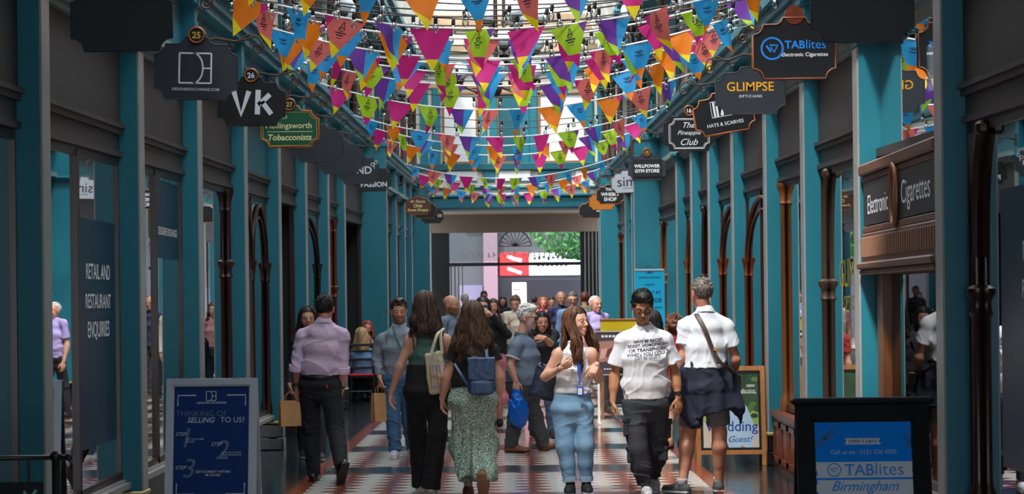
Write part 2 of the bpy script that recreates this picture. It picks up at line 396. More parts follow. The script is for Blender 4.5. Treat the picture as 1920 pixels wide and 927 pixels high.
def bay(side, i, y0, y1, kind, wood=MAHOG_D, fascia=CHAR, glass=True, riser=.42, col=MAHOG, collar=None, wideY=None, riser_m=None, pane_m=None, transom=False):
    """one shop front between two pillars"""
    ya, yb = y0 + PDEP, y1; L = yb - ya; uz = up((ya + yb) / 2)
    e = struct_empty('window_%d' % (len(SHOPS) + 1)); SHOPS[(side, i)] = e; R = REC
    a = MB(); slab(a, side, R - .02, R + .12, ya, yb, 2.95, 3.53)
    if transom: a = MB(); slab(a, side, R + .014, R + .019, ya, yb, 2.74, 3.53)
    a.build('transom_light' if transom else 'fascia_board', GLASS if transom else fascia, e)
    a = MB(); slab(a, side, R - .06, R + .10, ya, yb, 2.92, 2.95); slab(a, side, R - .04, R + .1, ya, yb, 2.88, 2.92); slab(a, side, R - .01, R + .1, ya, yb, 2.76, 2.88); slab(a, side, R - .035, R + .1, ya, yb, 2.72, 2.76)
    if transom: a = MB(); slab(a, side, R - .02, R + .08, ya, yb, 2.68, 2.74)
    a.build('fascia_moulding', DKMOULD, e)
    a = MB(); slab(a, side, -.02, R + .3, ya, yb, 3.62, 3.70); slab(a, side, .04, R + .3, ya, yb, 3.57, 3.62); slab(a, side, .08, R + .3, ya, yb, 3.53, 3.57); a.build('cornice', CORN, e)
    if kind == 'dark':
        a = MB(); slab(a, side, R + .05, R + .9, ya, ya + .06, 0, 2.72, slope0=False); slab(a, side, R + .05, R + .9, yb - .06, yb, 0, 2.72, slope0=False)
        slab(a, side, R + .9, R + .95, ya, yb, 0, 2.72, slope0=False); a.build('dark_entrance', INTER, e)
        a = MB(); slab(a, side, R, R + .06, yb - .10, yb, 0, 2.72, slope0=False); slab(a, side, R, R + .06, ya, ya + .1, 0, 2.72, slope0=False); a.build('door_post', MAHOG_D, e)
        return e
    # stall riser and sill
    a = MB(); slab(a, side, R - .02, R + .2, ya, yb, 0, riser - .06, slope=False)
    if riser_m:
        slab(a, side, R - .10, R, yb - 1.7, yb - .03, 0, riser - .06, slope=False)
        for q in range(3): y_ = yb - 1.62 + q * .54; slab(a, side, R - .115, R - .09, y_, y_ + .05, .06, riser - .1, slope=False); slab(a, side, R - .115, R - .09, y_ + .42, y_ + .47, .06, riser - .1, slope=False); slab(a, side, R - .115, R - .09, y_, y_ + .47, riser - .15, riser - .1, slope=False); slab(a, side, R - .115, R - .09, y_, y_ + .47, .06, .11, slope=False)
        slab(a, side, R - .13, R + .02, yb - 1.72, yb - .02, riser - .06, riser, slope=False)
    a.build('stall_riser', riser_m or GRANITE, e)
    a = MB(); slab(a, side, R - .07, R + .2, ya, yb, riser - .06, riser - .02, slope=False); slab(a, side, R - .03, R + .2, ya, yb, riser - .02, riser, slope=False); a.build('sill', GREYEDGE, e)
    # frame
    fr = MB()
    for q in (ya, yb - .025): slab(fr, side, R - .004, R + .06, q, q + .025, riser, 2.72, slope0=False)
    slab(fr, side, R - .01, R + .08, ya, yb, riser, riser + .05, slope=False)
    slab(fr, side, R, R + .08, ya, yb, 2.66, 2.72)
    fr.build('window_frame', wood, e)
    mids = {'plain': [.5], 'arch': [.5], 'column': [], 'single': [], 'bracket': [], 'arches': [.5], 'upper': [.5]}.get(kind, [.5])
    cuts = [ya + .02] + [ya + L * q for q in mids] + [yb - .02]
    for q in mids:
        mu = MB(); slab(mu, side, R - .01, R + .08, ya + L * q - .035, ya + L * q + .035, riser, 2.70, slope0=False); mu.build('mullion', wood, e)
    for p0, p1 in zip(cuts[:-1], cuts[1:]):
        g = MB(); slab(g, side, R + .014, R + .019, p0, p1, riser, 2.70, slope0=False); g.build('pane', pane_m or GLASS, e)
    if kind in ('arch', 'arches'):
        am = MB(); n = 2 if kind == 'arches' else 1; w = L / n
        for k in range(n):
            pts = arch_pts(ya + k * w + .06, ya + (k + 1) * w - .06, 1.95 + uz, .68)
            am.tube([(spx(side, R - .008), y, z) for y, z in pts], .022, 6)
            pts2 = arch_pts(ya + k * w + .14, ya + (k + 1) * w - .14, 1.95 + uz, .55)
            am.tube([(spx(side, R - .0), y, z) for y, z in pts2], .013, 6)
        am.build('arch_moulding', col, e, smooth=True, sharp=40)
        for k in range(n + 1):
            cm = MB(); turned_column(cm, side, R - .012, ya + k * w + (.06 if k == 0 else -.06 if k == n else 0), riser, 2.0 + uz, collar=None, r=.025)
            cm.build('column', col, e, smooth=True, sharp=40)
    if kind == 'column':
        for q in (yb - .26,):
            cm = MB(); turned_column(cm, side, R - .012, q, riser, 2.72 + uz, collar=collar, r=.031); cm.build('column', col, e, smooth=True, sharp=40)
    if kind == 'bracket':
        for q, sg in ((yb - .24, 1),):
            cm = MB(); turned_column(cm, side, R - .012, q, riser, 2.0 + uz, collar=1.72 + uz, r=.031, capital=False)
            pts = []
            for t in range(9):
                w = t / 8 * PI / 2; pts.append((spx(side, R - .012), q - .24 * (1 - math.cos(w)), 1.95 + uz + .74 * math.sin(w)))
            cm.tube(pts, .029, 8); cm.bev((spx(side, R - .065), q - .29, 2.64 + uz), (spx(side, R + .01), q - .20, 2.72 + uz), .02)
            cm.build('column', col, e, smooth=True, sharp=40)
    return e
KL = ['plain', 'plain', 'plain', 'column', 'arches', 'dark', 'arch', 'column', 'dark', 'plain', 'plain', 'dark', 'plain', 'plain']
ARGL = {3: dict(col=MAHOG_D, collar=2.05), 4: dict(col=MAHOG_D, fascia=TEAL_D), 6: dict(col=IRON), 7: dict(col=MAHOG, collar=1.9), 8: dict()}
for i in range(len(PL) - 1):
    bay(-1, i, PL[i], PL[i + 1], KL[i] if i < len(KL) else 'plain', **ARGL.get(i, {}))
KR = ['bracket', 'single', 'bracket', 'column', 'arch', 'arch', 'bracket', 'arch', 'bracket', 'column', 'column', 'column', 'plain', 'plain', 'plain', 'plain']
ARGR = {0: dict(col=MAHOG_D), 1: dict(pane_m=glass_mat('clear_shop_glass', (.8, .85, .85), ior=1.4), transom=True), 2: dict(col=IRON_B), 3: dict(col=OAK, riser=.56, riser_m=MAHOG), 4: dict(col=MAHOG), 5: dict(col=MAHOG), 6: dict(col=MAHOG_D), 7: dict(col=OAK), 8: dict(col=OAK), 9: dict(col=OAK)}
for i in range(len(PR) - 1):
    bay(1, i, PR[i], PR[i + 1], KR[i] if i < len(KR) else 'plain', **ARGR.get(i, {}))
# shop interiors
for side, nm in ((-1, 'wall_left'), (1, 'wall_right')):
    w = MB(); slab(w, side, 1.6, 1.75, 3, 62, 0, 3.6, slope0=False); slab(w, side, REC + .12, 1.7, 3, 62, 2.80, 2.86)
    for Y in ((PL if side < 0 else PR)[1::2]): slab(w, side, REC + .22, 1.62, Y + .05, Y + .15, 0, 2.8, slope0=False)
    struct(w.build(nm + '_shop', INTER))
# near end of the arcade: solid side walls and ceiling around the camera
nw = MB(); slab(nw, -1, 0.05, .5, -1, PL[0], 0, 4.6, slope=False); struct(nw.build('wall_left_entrance', TEAL_D))
nw = MB(); nw.box((-3.4, -1.2, 0), (-.6, -1.0, 4.8)); nw.box((2.5, -1.2, 0), (3.4, -1.0, 4.8)); nw.box((-.6, -1.2, 3.4), (2.5, -1.0, 4.8)); struct(nw.build('wall_entrance_light_block', mat('dark_light_block', (52, 48, 46), rough=.8)))  # added unseen wall, its opening sized to dim the near end
nw = MB(); slab(nw, 1, 0.05, .5, -1, PR[0], 0, 4.6, slope=False); struct(nw.build('wall_right_entrance', TEAL_D))

# ---- upper storey, along both sides
Y_END = 60.6
for side, nm in ((-1, 'left'), (1, 'right')):
    b = MB()
    slab(b, side, -.06, .9, -1, Y_END, 4.26, 4.36); slab(b, side, -.12, .9, -1, Y_END, 4.36, 4.44); slab(b, side, -.02, .9, -1, Y_END, 4.18, 4.26)
    slab(b, side, .12, .9, -1, Y_END, 3.70, 4.18)
    struct(b.build('trim_gallery_%s' % nm, TEAL))
    w = MB(); slab(w, side, .75, 1.0, -1, Y_END, 4.44, 8.4); struct(w.build('wall_%s' % nm, TAUPE))
    ys = [y for y in (PL if side < 0 else PR) if y > 11]
    for k, y in enumerate(ys):
        e = struct_empty('gallery_column', (spx(side, .18), y + .1, 4.44 + up(y)))
        c = MB(); c.lathe((0, 0, 0), [(.11, 0), (.11, .2), (.075, .26), (.065, 2.3), (.1, 2.36), (.075, 2.42), (.12, 2.6), (.15, 2.64), (.15, 2.72)], 12); c.build('shaft', IRON_B, e, smooth=True, sharp=40)
        br = MB(); pts = [(-side * .5 * (1 - math.cos(t / 8 * PI / 2)), 0, 2.0 + .9 * math.sin(t / 8 * PI / 2)) for t in range(9)]
        br.tube(pts, .05, 6); br.tube([(-side * .18 + .1 * math.cos(a), 0, 2.58 + .1 * math.sin(a)) for a in np.linspace(0, 2 * PI, 13)], .02, 5); br.build('bracket', TEAL, e, smooth=True)
        if k + 1 < len(ys):
            y2 = ys[k + 1]; wn = struct_empty('gallery_window', (0, 0, 0)); ya, yb = y + .55, y2 - .35
            if yb - ya > .8:
                f = MB(); slab(f, side, .70, .78, ya, yb, 5.0, 5.1); slab(f, side, .70, .78, ya, yb, 7.3, 7.42)
                for q in (ya, (ya + yb) / 2 - .04, yb - .08): slab(f, side, .70, .78, q, q + .08, 5.0, 7.4)
                f.build('frame', CREAM if k % 2 else TEAL_D, wn)
                g = MB(); slab(g, side, .735, .745, ya, yb, 5.05, 7.35); g.build('pane', GLASS, wn)
    t = MB(); slab(t, side, .0, .95, 13, Y_END, 7.6, 7.8); slab(t, side, -.1, .95, 13, Y_END, 7.8, 7.95); slab(t, side, -.02, .9, 13, Y_END, 7.3, 7.42); struct(t.build('trim_eaves_%s' % nm, TEAL_D))

# ---- the roof: solid over the entrance, then ribs and glazing
RX = (HR - HL) / 2
def vault(t, y, r=0.0):
    """point of the barrel roof; t runs 0..pi from right to left"""
    return (RX + (3.05 + r) * math.cos(t), y, 7.95 + up(y) + (3.0 + r) * math.sin(t))
c = MB(); c.box((-3.6, -1, 4.6), (3.5, 11.2, 4.8)); struct(c.build('ceiling', mat('dark_ceiling', (60, 56, 54), rough=.8)))  # unseen; extent shaped to keep the near end dark and people sunlit
c = MB(); c.box((-3.6, 11.0, 4.8), (3.5, 11.2, 8.1)); struct(c.build('wall_front_sun_block', TAUPE))  # added unseen wall, height set to keep sun off the nearest pillars
RIBM = mat('cream_rib', (232, 226, 214), rough=.6)
yr = 12.0; NT = 18
while yr < Y_END:
    rb = MB(); vs = []; fs = []
    for i in range(NT + 1):
        t = PI * i / NT
        for (r, dy) in ((-.26, -.13), (-.26, .13), (0, .13), (0, -.13)): vs.append(vault(t, yr + dy, r))
    for i in range(NT):
        for j in range(4): fs.append((4 * i + j, 4 * i + (j + 1) % 4, 4 * i + 4 + (j + 1) % 4, 4 * i + 4 + j))
    rb.raw(vs, fs)
    vs2 = []
    for i in range(NT + 1):
        for (r, dy) in ((-.34, -.06), (-.34, .06), (-.26, .06), (-.26, -.06)): vs2.append(vault(PI * i / NT, yr + dy, r))
    rb.raw(vs2, fs)
    struct(rb.build('ceiling_rib', RIBM)); yr += 3.0
pu = []
for i in range(1, NT):
    if i % 2: continue
    t = PI * i / NT; p = MB(); p.tube([vault(t, 11.1, -.05), vault(t, Y_END, -.05)], .045, 6); struct(p.build('ceiling_purlin', RIBM))
def vault_sheet(name, m, t0, t1, r, n=8, thick=0.0):
    gz = MB(); vs = []
    for i in range(n + 1):
        t = t0 + (t1 - t0) * i / n; vs += [vault(t, 11.1, r), vault(t, Y_END, r)]
    gz.raw(vs, [(2 * i, 2 * i + 1, 2 * i + 3, 2 * i + 2) for i in range(n)])
    if thick:
        vs = []
        for i in range(n + 1):
            t = t0 + (t1 - t0) * i / n; vs += [vault(t, 11.1, r + thick), vault(t, Y_END, r + thick)]
        gz.raw(vs, [(2 * i, 2 * i + 1, 2 * i + 3, 2 * i + 2) for i in range(n)])
    struct(gz.build(name, m, smooth=True))
vault_sheet('ceiling_glazing', roof_glass(), .74, PI - .74, .02, 10)
PLAST = mat('cream_plaster', (222, 216, 204), rough=.8)
vault_sheet('ceiling_panel_right', PLAST, 0, .74, .02, 6, .06); vault_sheet('ceiling_panel_left', PLAST, PI - .74, PI, .02, 6, .06)

# ---- far end wall above the exit
YE = Y_END; ue = up(YE)
def E(px, py): return P(px, py, YE)
z_beam0, z_beam1 = E(960, 392).z, E(960, 370).z
w = MB(); w.box((-3.6, YE, z_beam0), (3.5, YE + .5, z_beam0 + .12)); w.bev((-3.2, YE - .12, z_beam0 + .02), (3.1, YE + .4, z_beam1), .03); w.bev((-3.2, YE - .2, z_beam1), (3.1, YE + .4, z_beam1 + .08), .02)
struct(w.build('trim_exit_beam', TEAL))
zt = E(960, 312).z
w = MB(); w.box((-3.6, YE + .2, z_beam1), (3.5, YE + .5, 12.4)); struct(w.build('wall_back', CREAM))
w = MB()
for zz, hh, dd in ((zt, .22, .14), (E(960, 125).z, .32, .2), (E(960, 352).z, .07, .1)): w.bev((-3.1, YE + .2 - dd, zz - hh / 2), (3.0, YE + .3, zz + hh / 2), .02)
struct(w.build('trim_end_bands', TEAL_D))
w = MB()
for zz, hh, dd in ((E(960, 90).z, .26, .16), (E(960, 160).z, .12, .1), (E(960, 40).z, .5, .1)): w.bev((-2.9, YE + .2 - dd, zz - hh / 2), (2.8, YE + .3, zz + hh / 2), .02)
struct(w.build('trim_end_tan', mat('tan_stone', (190, 160, 128), rough=.7)))
for k, px in enumerate((795, 818, 905, 925, 985, 1000, 1105, 1128)):
    a, b = E(px - 7, 300), E(px + 7, 165); w = MB(); w.bev((a.x, YE + .1, zt), (b.x, YE + .25, b.z), .02); struct(w.build('trim_end_pilaster', TEAL))
for k, (pa, pb) in enumerate(((830, 895), (932, 978), (1010, 1098))):
    a, b = E(pa, 300), E(pb, 172); wn = struct_empty('end_window')
    w = MB()
    for q in (a.x, b.x - .06): w.box((q, YE + .12, zt + .1), (q + .06, YE + .22, b.z))
    w.box((a.x, YE + .12, b.z - .06), (b.x, YE + .22, b.z)); w.box((a.x, YE + .12, zt + .1), (b.x, YE + .22, zt + .16)); w.build('frame', mat('oak_frame', (150, 98, 52), rough=.5), wn)
    w = MB(); w.box((a.x, YE + .17, zt + .1), (b.x, YE + .19, b.z)); w.build('panel', WHITE if k != 1 else TEAL_D, wn)
for k, (pa, pb) in enumerate(((838, 895), (905, 928), (935, 995), (1010, 1070), (1080, 1100))):
    a, b = E(pa, 340), E(pb, 318); w = MB(); w.bev((a.x, YE + .12, a.z), (b.x, YE + .22, b.z), .02); struct(w.build('trim_end_panel', WHITE if k % 2 == 0 else TEAL))
# soffit and frame of the exit, its glass screen and the street beyond
sof = mat('brown_soffit', (120, 104, 90), rough=.8)
w = MB(); w.box((-3.2, YE + .4, z_beam0 - .02), (3.1, YE + 4.5, z_beam0 + .1)); struct(w.build('ceiling_exit', sof))
w = MB(); w.box((-2.6, YE + 3.2, E(960, 420).z * 1.0 - .14), (2.7, YE + 3.5, z_beam0)); struct(w.build('trim_exit_lintel', sof))
YS = YE + 3.3
def S(px, py): return P(px, py, YS)
ex = struct_empty('door_1')
w = MB(); a, b = S(815, 500), S(842, 421); w.box((a.x - .1, YS, 0), (b.x, YS + .12, b.z)); a2, b2 = S(1088, 500), S(1124, 421); w.box((a2.x, YS, 0), (b2.x + .1, YS + .12, b.z)); w.box((a.x, YS, b.z - .1), (b2.x, YS + .12, b.z)); w.build('door_frame', BLACKP, ex)
w = MB(); a, b = S(842, 500), S(1088, 491); w.box((a.x, YS - .05, a.z), (b.x, YS + .1, b.z)); w.build('transom_bar', BLACKP, ex)
for k in range(5):
    px = 1096 + k * 7; w = MB(); a = S(px, 421); w.tube([(a.x, YS - .03, 0), (a.x, YS - .03, a.z)], .02, 6); w.build('gate_bar', mat('grey_steel', (130, 126, 124), rough=.4, metal=.5), ex)
for k in range(4):
    px = 846 + k * 7; w = MB(); a = S(px, 500); w.tube([(a.x, YS - .03, 0), (a.x, YS - .03, a.z)], .02, 6); w.build('gate_bar', IRON, ex)
w = MB(); a, b = S(842, 491), S(1088, 424); w.box((a.x, YS + .04, a.z), (b.x, YS + .05, b.z)); w.build('transom_glass', glass_mat('clear_glass', (.85, .9, .88), ior=1.5), ex)
fan = MB()
for k in range(11):
    t = PI * k / 10; c0 = S(966, 462); fan.tube([(c0.x, YS, c0.z), (c0.x + .48 * math.cos(t), YS, c0.z + .48 * math.sin(t))], .012, 4)
fan.tube([(S(966, 462).x + .5 * math.cos(t), YS, S(966, 462).z + .5 * math.sin(t)) for t in np.linspace(0, PI, 16)], .02, 5); fan.build('fanlight', IRON_B, ex)
w = MB()
for i in range(22):
    if i % 7 != 5: rect(w, (S(960, 478).x - 1.7 + i * .16, YS - .02, S(960, 478).z), .035, .15); rect(w, (S(960, 478).x - 1.66 + i * .16, YS - .021, S(960, 478).z + .05 * (i % 3 - 1)), .08, .03)
w.build('lettering', mat('grey_letter', (150, 150, 150)), ex)
# street beyond
w = MB(); w.box((-14, 75, -.05), (14, 96, -.0)); struct(w.build('pavement', mat('paving', (70, 66, 64), rough=.8)))
YB = 88.0
def B(px, py): return P(px, py, YB)
bl = struct_empty('building_opposite')
w = MB(); w.box((-14, YB, 0), (14, YB + 4, 14)); w.build('facade', mat('grey_facade', (62, 62, 70), rough=.8, vary=.1, vscale=.4), bl)
w = MB(); a, b = B(935, 600), B(1090, 525); w.box((a.x, YB - .1, 0), (b.x + .4, YB + .05, b.z)); w.build('shop_window', mat('dark_shop', (24, 22, 34), rough=.3), bl)
w = MB(); a, b = B(908, 600), B(932, 400); w.box((a.x, YB - .4, 0), (b.x, YB + .05, b.z + 2)); w.build('pink_column', mat('pink_stone', (118, 92, 104), rough=.8), bl)
w = MB(); a, b = B(860, 600), B(905, 535); w.box((a.x, YB - .1, 0), (b.x, YB + .05, b.z)); w.build('lilac_panel', mat('lilac', (96, 92, 118), rough=.8), bl)
w = MB(); a, b = B(872, 435), B(908, 428); w.box((a.x, YB - .1, a.z), (b.x, YB + .05, b.z)); w.build('yellow_panel', mat('yellow_panel', (214, 168, 84), rough=.8), bl)
sg = thing('shop_sign', 'red and white shop sign board across the street beyond the exit', 'sign', (B(1010, 517).x, YB - .1, B(1010, 517).z))
w = MB(); a, b = B(937, 517), B(992, 474); s0 = Vector(sg.location)
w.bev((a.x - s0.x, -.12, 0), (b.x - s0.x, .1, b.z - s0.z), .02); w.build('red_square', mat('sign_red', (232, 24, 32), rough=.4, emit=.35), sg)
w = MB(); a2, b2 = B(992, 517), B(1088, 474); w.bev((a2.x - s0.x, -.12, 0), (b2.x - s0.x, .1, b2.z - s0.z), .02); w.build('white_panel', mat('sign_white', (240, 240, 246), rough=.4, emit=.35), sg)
w = MB(); m0 = (a.x + b.x) / 2 - s0.x; h0 = b.z - s0.z
line2d(w, [(m0 - .3, h0 * .86), (m0 - .05, h0 * .74), (m0 + .32, h0 * .66)], .16, O=(0, -.13, 0)); line2d(w, [(m0 - .3, h0 * .32), (m0, h0 * .22), (m0 + .3, h0 * .1)], .14, O=(0, -.13, 0)); w.build('swoosh', WHITE, sg)
w = MB()
for i in range(9): rect(w, (a2.x - s0.x + .25 + i * .2, -.13, h0 * (.74 + .03 * (i % 3))), .11, .10 + .06 * (i % 2))
for i in range(7): rect(w, (a2.x - s0.x + .4 + i * .2, -.13, h0 * .42), .12, .05)
w; w.build('lettering', BLACKP, sg)
ps = thing('advertising_totem', 'upright white advertising totem standing in the street beyond the exit', 'poster', (B(974, 600).x, YB - 2.5, 0))
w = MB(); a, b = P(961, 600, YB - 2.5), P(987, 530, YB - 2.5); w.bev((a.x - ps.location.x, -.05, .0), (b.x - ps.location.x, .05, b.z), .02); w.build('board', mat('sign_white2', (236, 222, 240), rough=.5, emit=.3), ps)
w = MB(); rect(w, (-.1, -.06, b.z - .3), .3, .05); rect(w, (-.05, -.06, b.z - .45), .4, .03); w.build('print', mat('plum', (150, 60, 110)), ps)
# added tree, stands in for green foliage reflected in the exit glass
rg = random.Random(5)
tr = thing('reflection_tree', 'leafy green tree in the street beyond the exit', 'tree', (3.15, 80.0, 0))
w = MB(); w.tube([(0, 0, 0), (.05, 0, 2), (-.05, 0, 3.6), (.1, 0, 5)], [.16, .13, .1, .05], 8)
for k in range(6): w.tube([(0, 0, 3.2 + k * .2), (math.cos(k * 1.1) * 1.2, math.sin(k * 1.1) * .9, 4.4 + k * .15)], [.05, .02], 5)
w.build('trunk', mat('bark', (70, 52, 40), rough=.9), tr)
w = MB()
for k in range(1500):
    a, q = rg.uniform(0, 2 * PI), rg.random() ** .5; z = rg.uniform(-1, 1); rr = math.sqrt(1 - z * z) * q
    c = Vector((rr * math.cos(a) * 2.1 - .5, rr * math.sin(a) * 1.3, 4.7 + z * 1.3)); u = Vector((rg.uniform(-1, 1), rg.uniform(-1, 1), rg.uniform(-1, 1))).normalized() * .13; v = u.orthogonal().normalized() * .07
    w.raw([c - u, c + v, c + u, c - v], [(0, 1, 2, 3)])
w.build('foliage', mat('leaf_green', (64, 118, 60), rough=.6, vary=.35, vscale=3, trans=.3), tr)
# ================================================================== HANGING SIGNS
SIGNBK = mat('sign_charcoal', (40, 46, 54), rough=.45, vary=.06, vscale=5)
SIGNBK2 = mat('sign_black', (16, 17, 22), rough=.4)
COPPER = mat('copper_edge', (176, 100, 50), rough=.4, metal=.3)
GOLD = mat('gold_lettering', (226, 180, 66), rough=.4)
BROWNI = mat('bronze_scroll', (74, 58, 46), rough=.5, metal=.3)
def plaque(w, h, notch=.075, hump=True, n=7):
    pts = []
    def arc(cx, cy, a0, a1):
        for i in range(n): a = a0 + (a1 - a0) * i / (n - 1); pts.append((cx + notch * math.cos(a), cy + notch * math.sin(a)))
    W = w / 2
    arc(-W, 0, PI / 2, 0); arc(W, 0, PI, PI / 2)
    arc(W, h, -PI / 2, -PI)
    if hump: pts.extend([(.13, h), (.10, h + .015), (.085, h + .05), (-.085, h + .05), (-.10, h + .015), (-.13, h)])
    arc(-W, h, 0, -PI / 2)
    return pts
def spiral(c, r, turns, a0, n=22, sg=1):
    return [(c[0] + r * (1 - i / n * .86) * math.cos(a0 + sg * i / n * turns * 2 * PI), c[1] + r * (1 - i / n * .86) * math.sin(a0 + sg * i / n * turns * 2 * PI)) for i in range(n + 1)]
def hanging_sign(side, Y, label, board=None, edge=None, number=None, numcol=None, w=.58, h=.36, tilt=0.0, draw=None, letter=None, dz=0.0, dx=0.0, double=True, hump=True, blank=False, topdisc=None):
    base = (3.14 if side < 0 else 3.22) + up(Y) + dz
    cx = side * (H_(side) - .455) + dx
    loc = (cx, Y + PDEP / 2, base)
    t = thing('hanging_sign', label, 'sign', loc, ry=tilt, group='hanging shop signs along the arcade')
    poly = plaque(w, h, hump=hump)
    b = MB(); b.prism(poly, -.018, .018); b.build('board', board or SIGNBK, t)
    if edge:
        e = MB(); e.tube([(x, -.018, z) for x, z in poly + poly[:1]], .008, 6, cap=False); e.tube([(x, .018, z) for x, z in poly + poly[:1]], .008, 6, cap=False); e.build('rim', edge, t, smooth=True)
    else:
        e = MB(); e.tube([(x, -.018, z) for x, z in poly + poly[:1]], .004, 5, cap=False); e.build('rim', board or SIGNBK, t, smooth=True)
    # wrought bracket: arm from the pillar, hook with a scroll above the board
    ht = h + .05; br = MB(); s = side
    arm = [(s * .45, 0, ht + .30), (s * .30, 0, ht + .34), (s * .14, 0, ht + .31), (s * .02, 0, ht + .33), (-s * .06, 0, ht + .36)]
    br.tube(arm, [.016, .014, .012, .011, .006], 7)
    hook = [(s * .10, 0, ht + .32), (s * .02, 0, ht + .37), (-s * .07, 0, ht + .345), (-s * .105, 0, ht + .27)]
    sp_ = spiral((-s * .06, ht + .255), .05, 1.6, PI if s > 0 else 0, sg=1 if s > 0 else -1)
    br.tube(hook + [(x, 0, z) for x, z in sp_], .009, 6)
    br.tube([(-s * .02, 0, ht + .21), (0, 0, ht + .12)], .007, 6)
    br.tube([(x, 0, z) for x, z in spiral((s * .17, ht + .27), .04, 1.3, PI / 2)], .008, 6)
    br.bev((s * .43 - .02, -.03, ht + .2), (s * .455 + .02, .03, ht + .40), .006)
    br.build('bracket', BROWNI, t, smooth=True, sharp=50)
    if number:
        d = MB(); d.lathe((0, 0, ht + .015), [(.062, -.028), (.066, -.02), (.066, .02), (.062, .028)], 24, 0, 'y'); o = d.build('medallion', SIGNBK2, t)
        for yy in (.03, -.03): pass
        r = MB(); r.tube([(.055 * math.cos(a), -.03, ht + .015 + .055 * math.sin(a)) for a in np.linspace(0, 2 * PI, 25)], .007, 6, cap=False); r.build('ring', COPPER, o, smooth=True)
        q = MB(); put_text(q, number, (0, -.031, ht + .015), h=.048, bold=.02); q.build('number', numcol or GOLD, o)
    elif topdisc:
        d = MB(); d.lathe((0, 0, ht + .02), [(.07, -.022), (.07, .022)], 20, 0, 'y'); d.build('top_disc', topdisc, t)
    if draw:
        for nm, mb, mm in draw(w, h): mb.build(nm, mm, t)
    return t
Yf = -.0195
def d_de(w, h):
    m = MB(); O = (0, Yf, 0); x0, x1, z0, z1 = -.12, .11, .12, .335
    line2d(m, [(x0, z0), (x0, z1)], .012, O); line2d(m, [(x1, z0), (x1, z1)], .012, O); line2d(m, [(x0, z0), (x1, z0)], .012, O); line2d(m, [(x0, z1), (x1, z1)], .012, O)
    line2d(m, [(-.02 + .07 * math.cos(a) , (z0 + z1) / 2 + (z1 - z0) / 2 * math.sin(a)) for a in np.linspace(-PI / 2, PI / 2, 17)], .012, O); line2d(m, [(.05, (z0 + z1) / 2), (x1, (z0 + z1) / 2)], .012, O)
    t = MB(); put_text(t, 'DESIGNEREXCHANGE.COM', (0, Yf, .075), w=.34, bold=.01)
    return [('emblem', m, LETTER), ('lettering', t, LETTER)]
def d_vk(w, h):
    m = MB(); O = (0, Yf, 0)
    line2d(m, [(-.15, .30), (-.09, .10), (-.02, .30)], .045, O); line2d(m, [(.06, .31), (.05, .10)], .045, O); line2d(m, [(.16, .27), (.06, .18)], .042, O); line2d(m, [(.09, .21), (.17, .10)], .042, O)
    return [('lettering', m, LETTER)]
def d_john(w, h):
    t = MB(); put_text(t, 'John', (-.10, Yf, .30), h=.07, bold=.02, shear=.2); put_text(t, 'Hollingsworth', (-.01, Yf, .205), w=.46, bold=.01); rect(t, (0, Yf, .152), .46, .006); put_text(t, 'Tobacconists', (0, Yf, .095), w=.44, bold=.025, shear=.2)
    m = MB(); p = [(x * .93, .012 + z * .93) for x, z in plaque(w, h, hump=False)]; m.tube([(x, Yf, z) for x, z in p + p[:1]], .003, 4, cap=False)
    return [('lettering', t, mat('cream_letters', (235, 230, 170), rough=.5)), ('inner_line', m, GOLD)]
def d_nd(w, h):
    t = MB(); put_text(t, 'AND', (.02, Yf, .20), h=.11, bold=.02); ring2d(t, (.20, Yf, .28), .018, .028, 14); ring2d(t, (.25, Yf, .31), .018, .028, 14); line2d(t, [(.225, .22), (.225, .29)], .01, (0, Yf, 0))
    return [('lettering', t, LETTER)]
def d_pas(w, h):
    t = MB(); put_text(t, 'PASSION', (.02, Yf, .11), w=.42, bold=.03)
    return [('lettering', t, LETTER)]
def d_simms(w, h):
    t = MB(); put_text(t, 'Mr Simms', (0, Yf, .30), w=.34, bold=.03, shear=.1); put_text(t, 'Olde', (0, Yf, .20), h=.08, bold=.03, shear=.1); put_text(t, 'Sweet Shoppe', (0, Yf, .095), w=.47, bold=.035, shear=.1)
    return [('lettering', t, mat('pale_gold', (232, 208, 150), rough=.5))]
def d_s(w, h):
    t = MB(); put_text(t, 'ss', (.2, Yf, .2), h=.08, bold=.02); return [('lettering', t, LETTER)]
def vlogo(m, c, r, Y=Yf):
    ring2d(m, (c[0], Y, c[1]), r * .84, r); O = (c[0], Y, c[1])
    line2d(m, [(-r * .5, r * .25), (-r * .12, -r * .3)], r * .16, O); line2d(m, [(-r * .2, r * .28), (r * .5, r * .28), (r * .16, -r * .32), (-r * .13, r * .1)], r * .15, O)
BLUEL = mat('bright_blue_letters', (30, 130, 226), rough=.4)
def d_tab(w, h):
    t = MB(); vlogo(t, (-.165, .225), .085); put_text(t, 'TAB', (.002, Yf, .252), w=.15, bold=.02); put_text(t, 'lites', (.158, Yf, .254), w=.145)
    u = MB(); put_text(u, 'Electronic Cigarettes', (.075, Yf, .175), w=.34, bold=.01)
    return [('logo', t, BLUEL), ('lettering', u, LETTER)]
def d_gl(w, h):
    t = MB(); put_text(t, 'GLIMPSE', (0, Yf, .24), w=.41, bold=.004); u = MB(); put_text(u, 'OPTICIANS', (0, Yf, .155), w=.20, bold=.01, space=1.3)
    return [('lettering', t, mat('amber_letters', (240, 170, 20), rough=.4)), ('small_lettering', u, LETTER)]
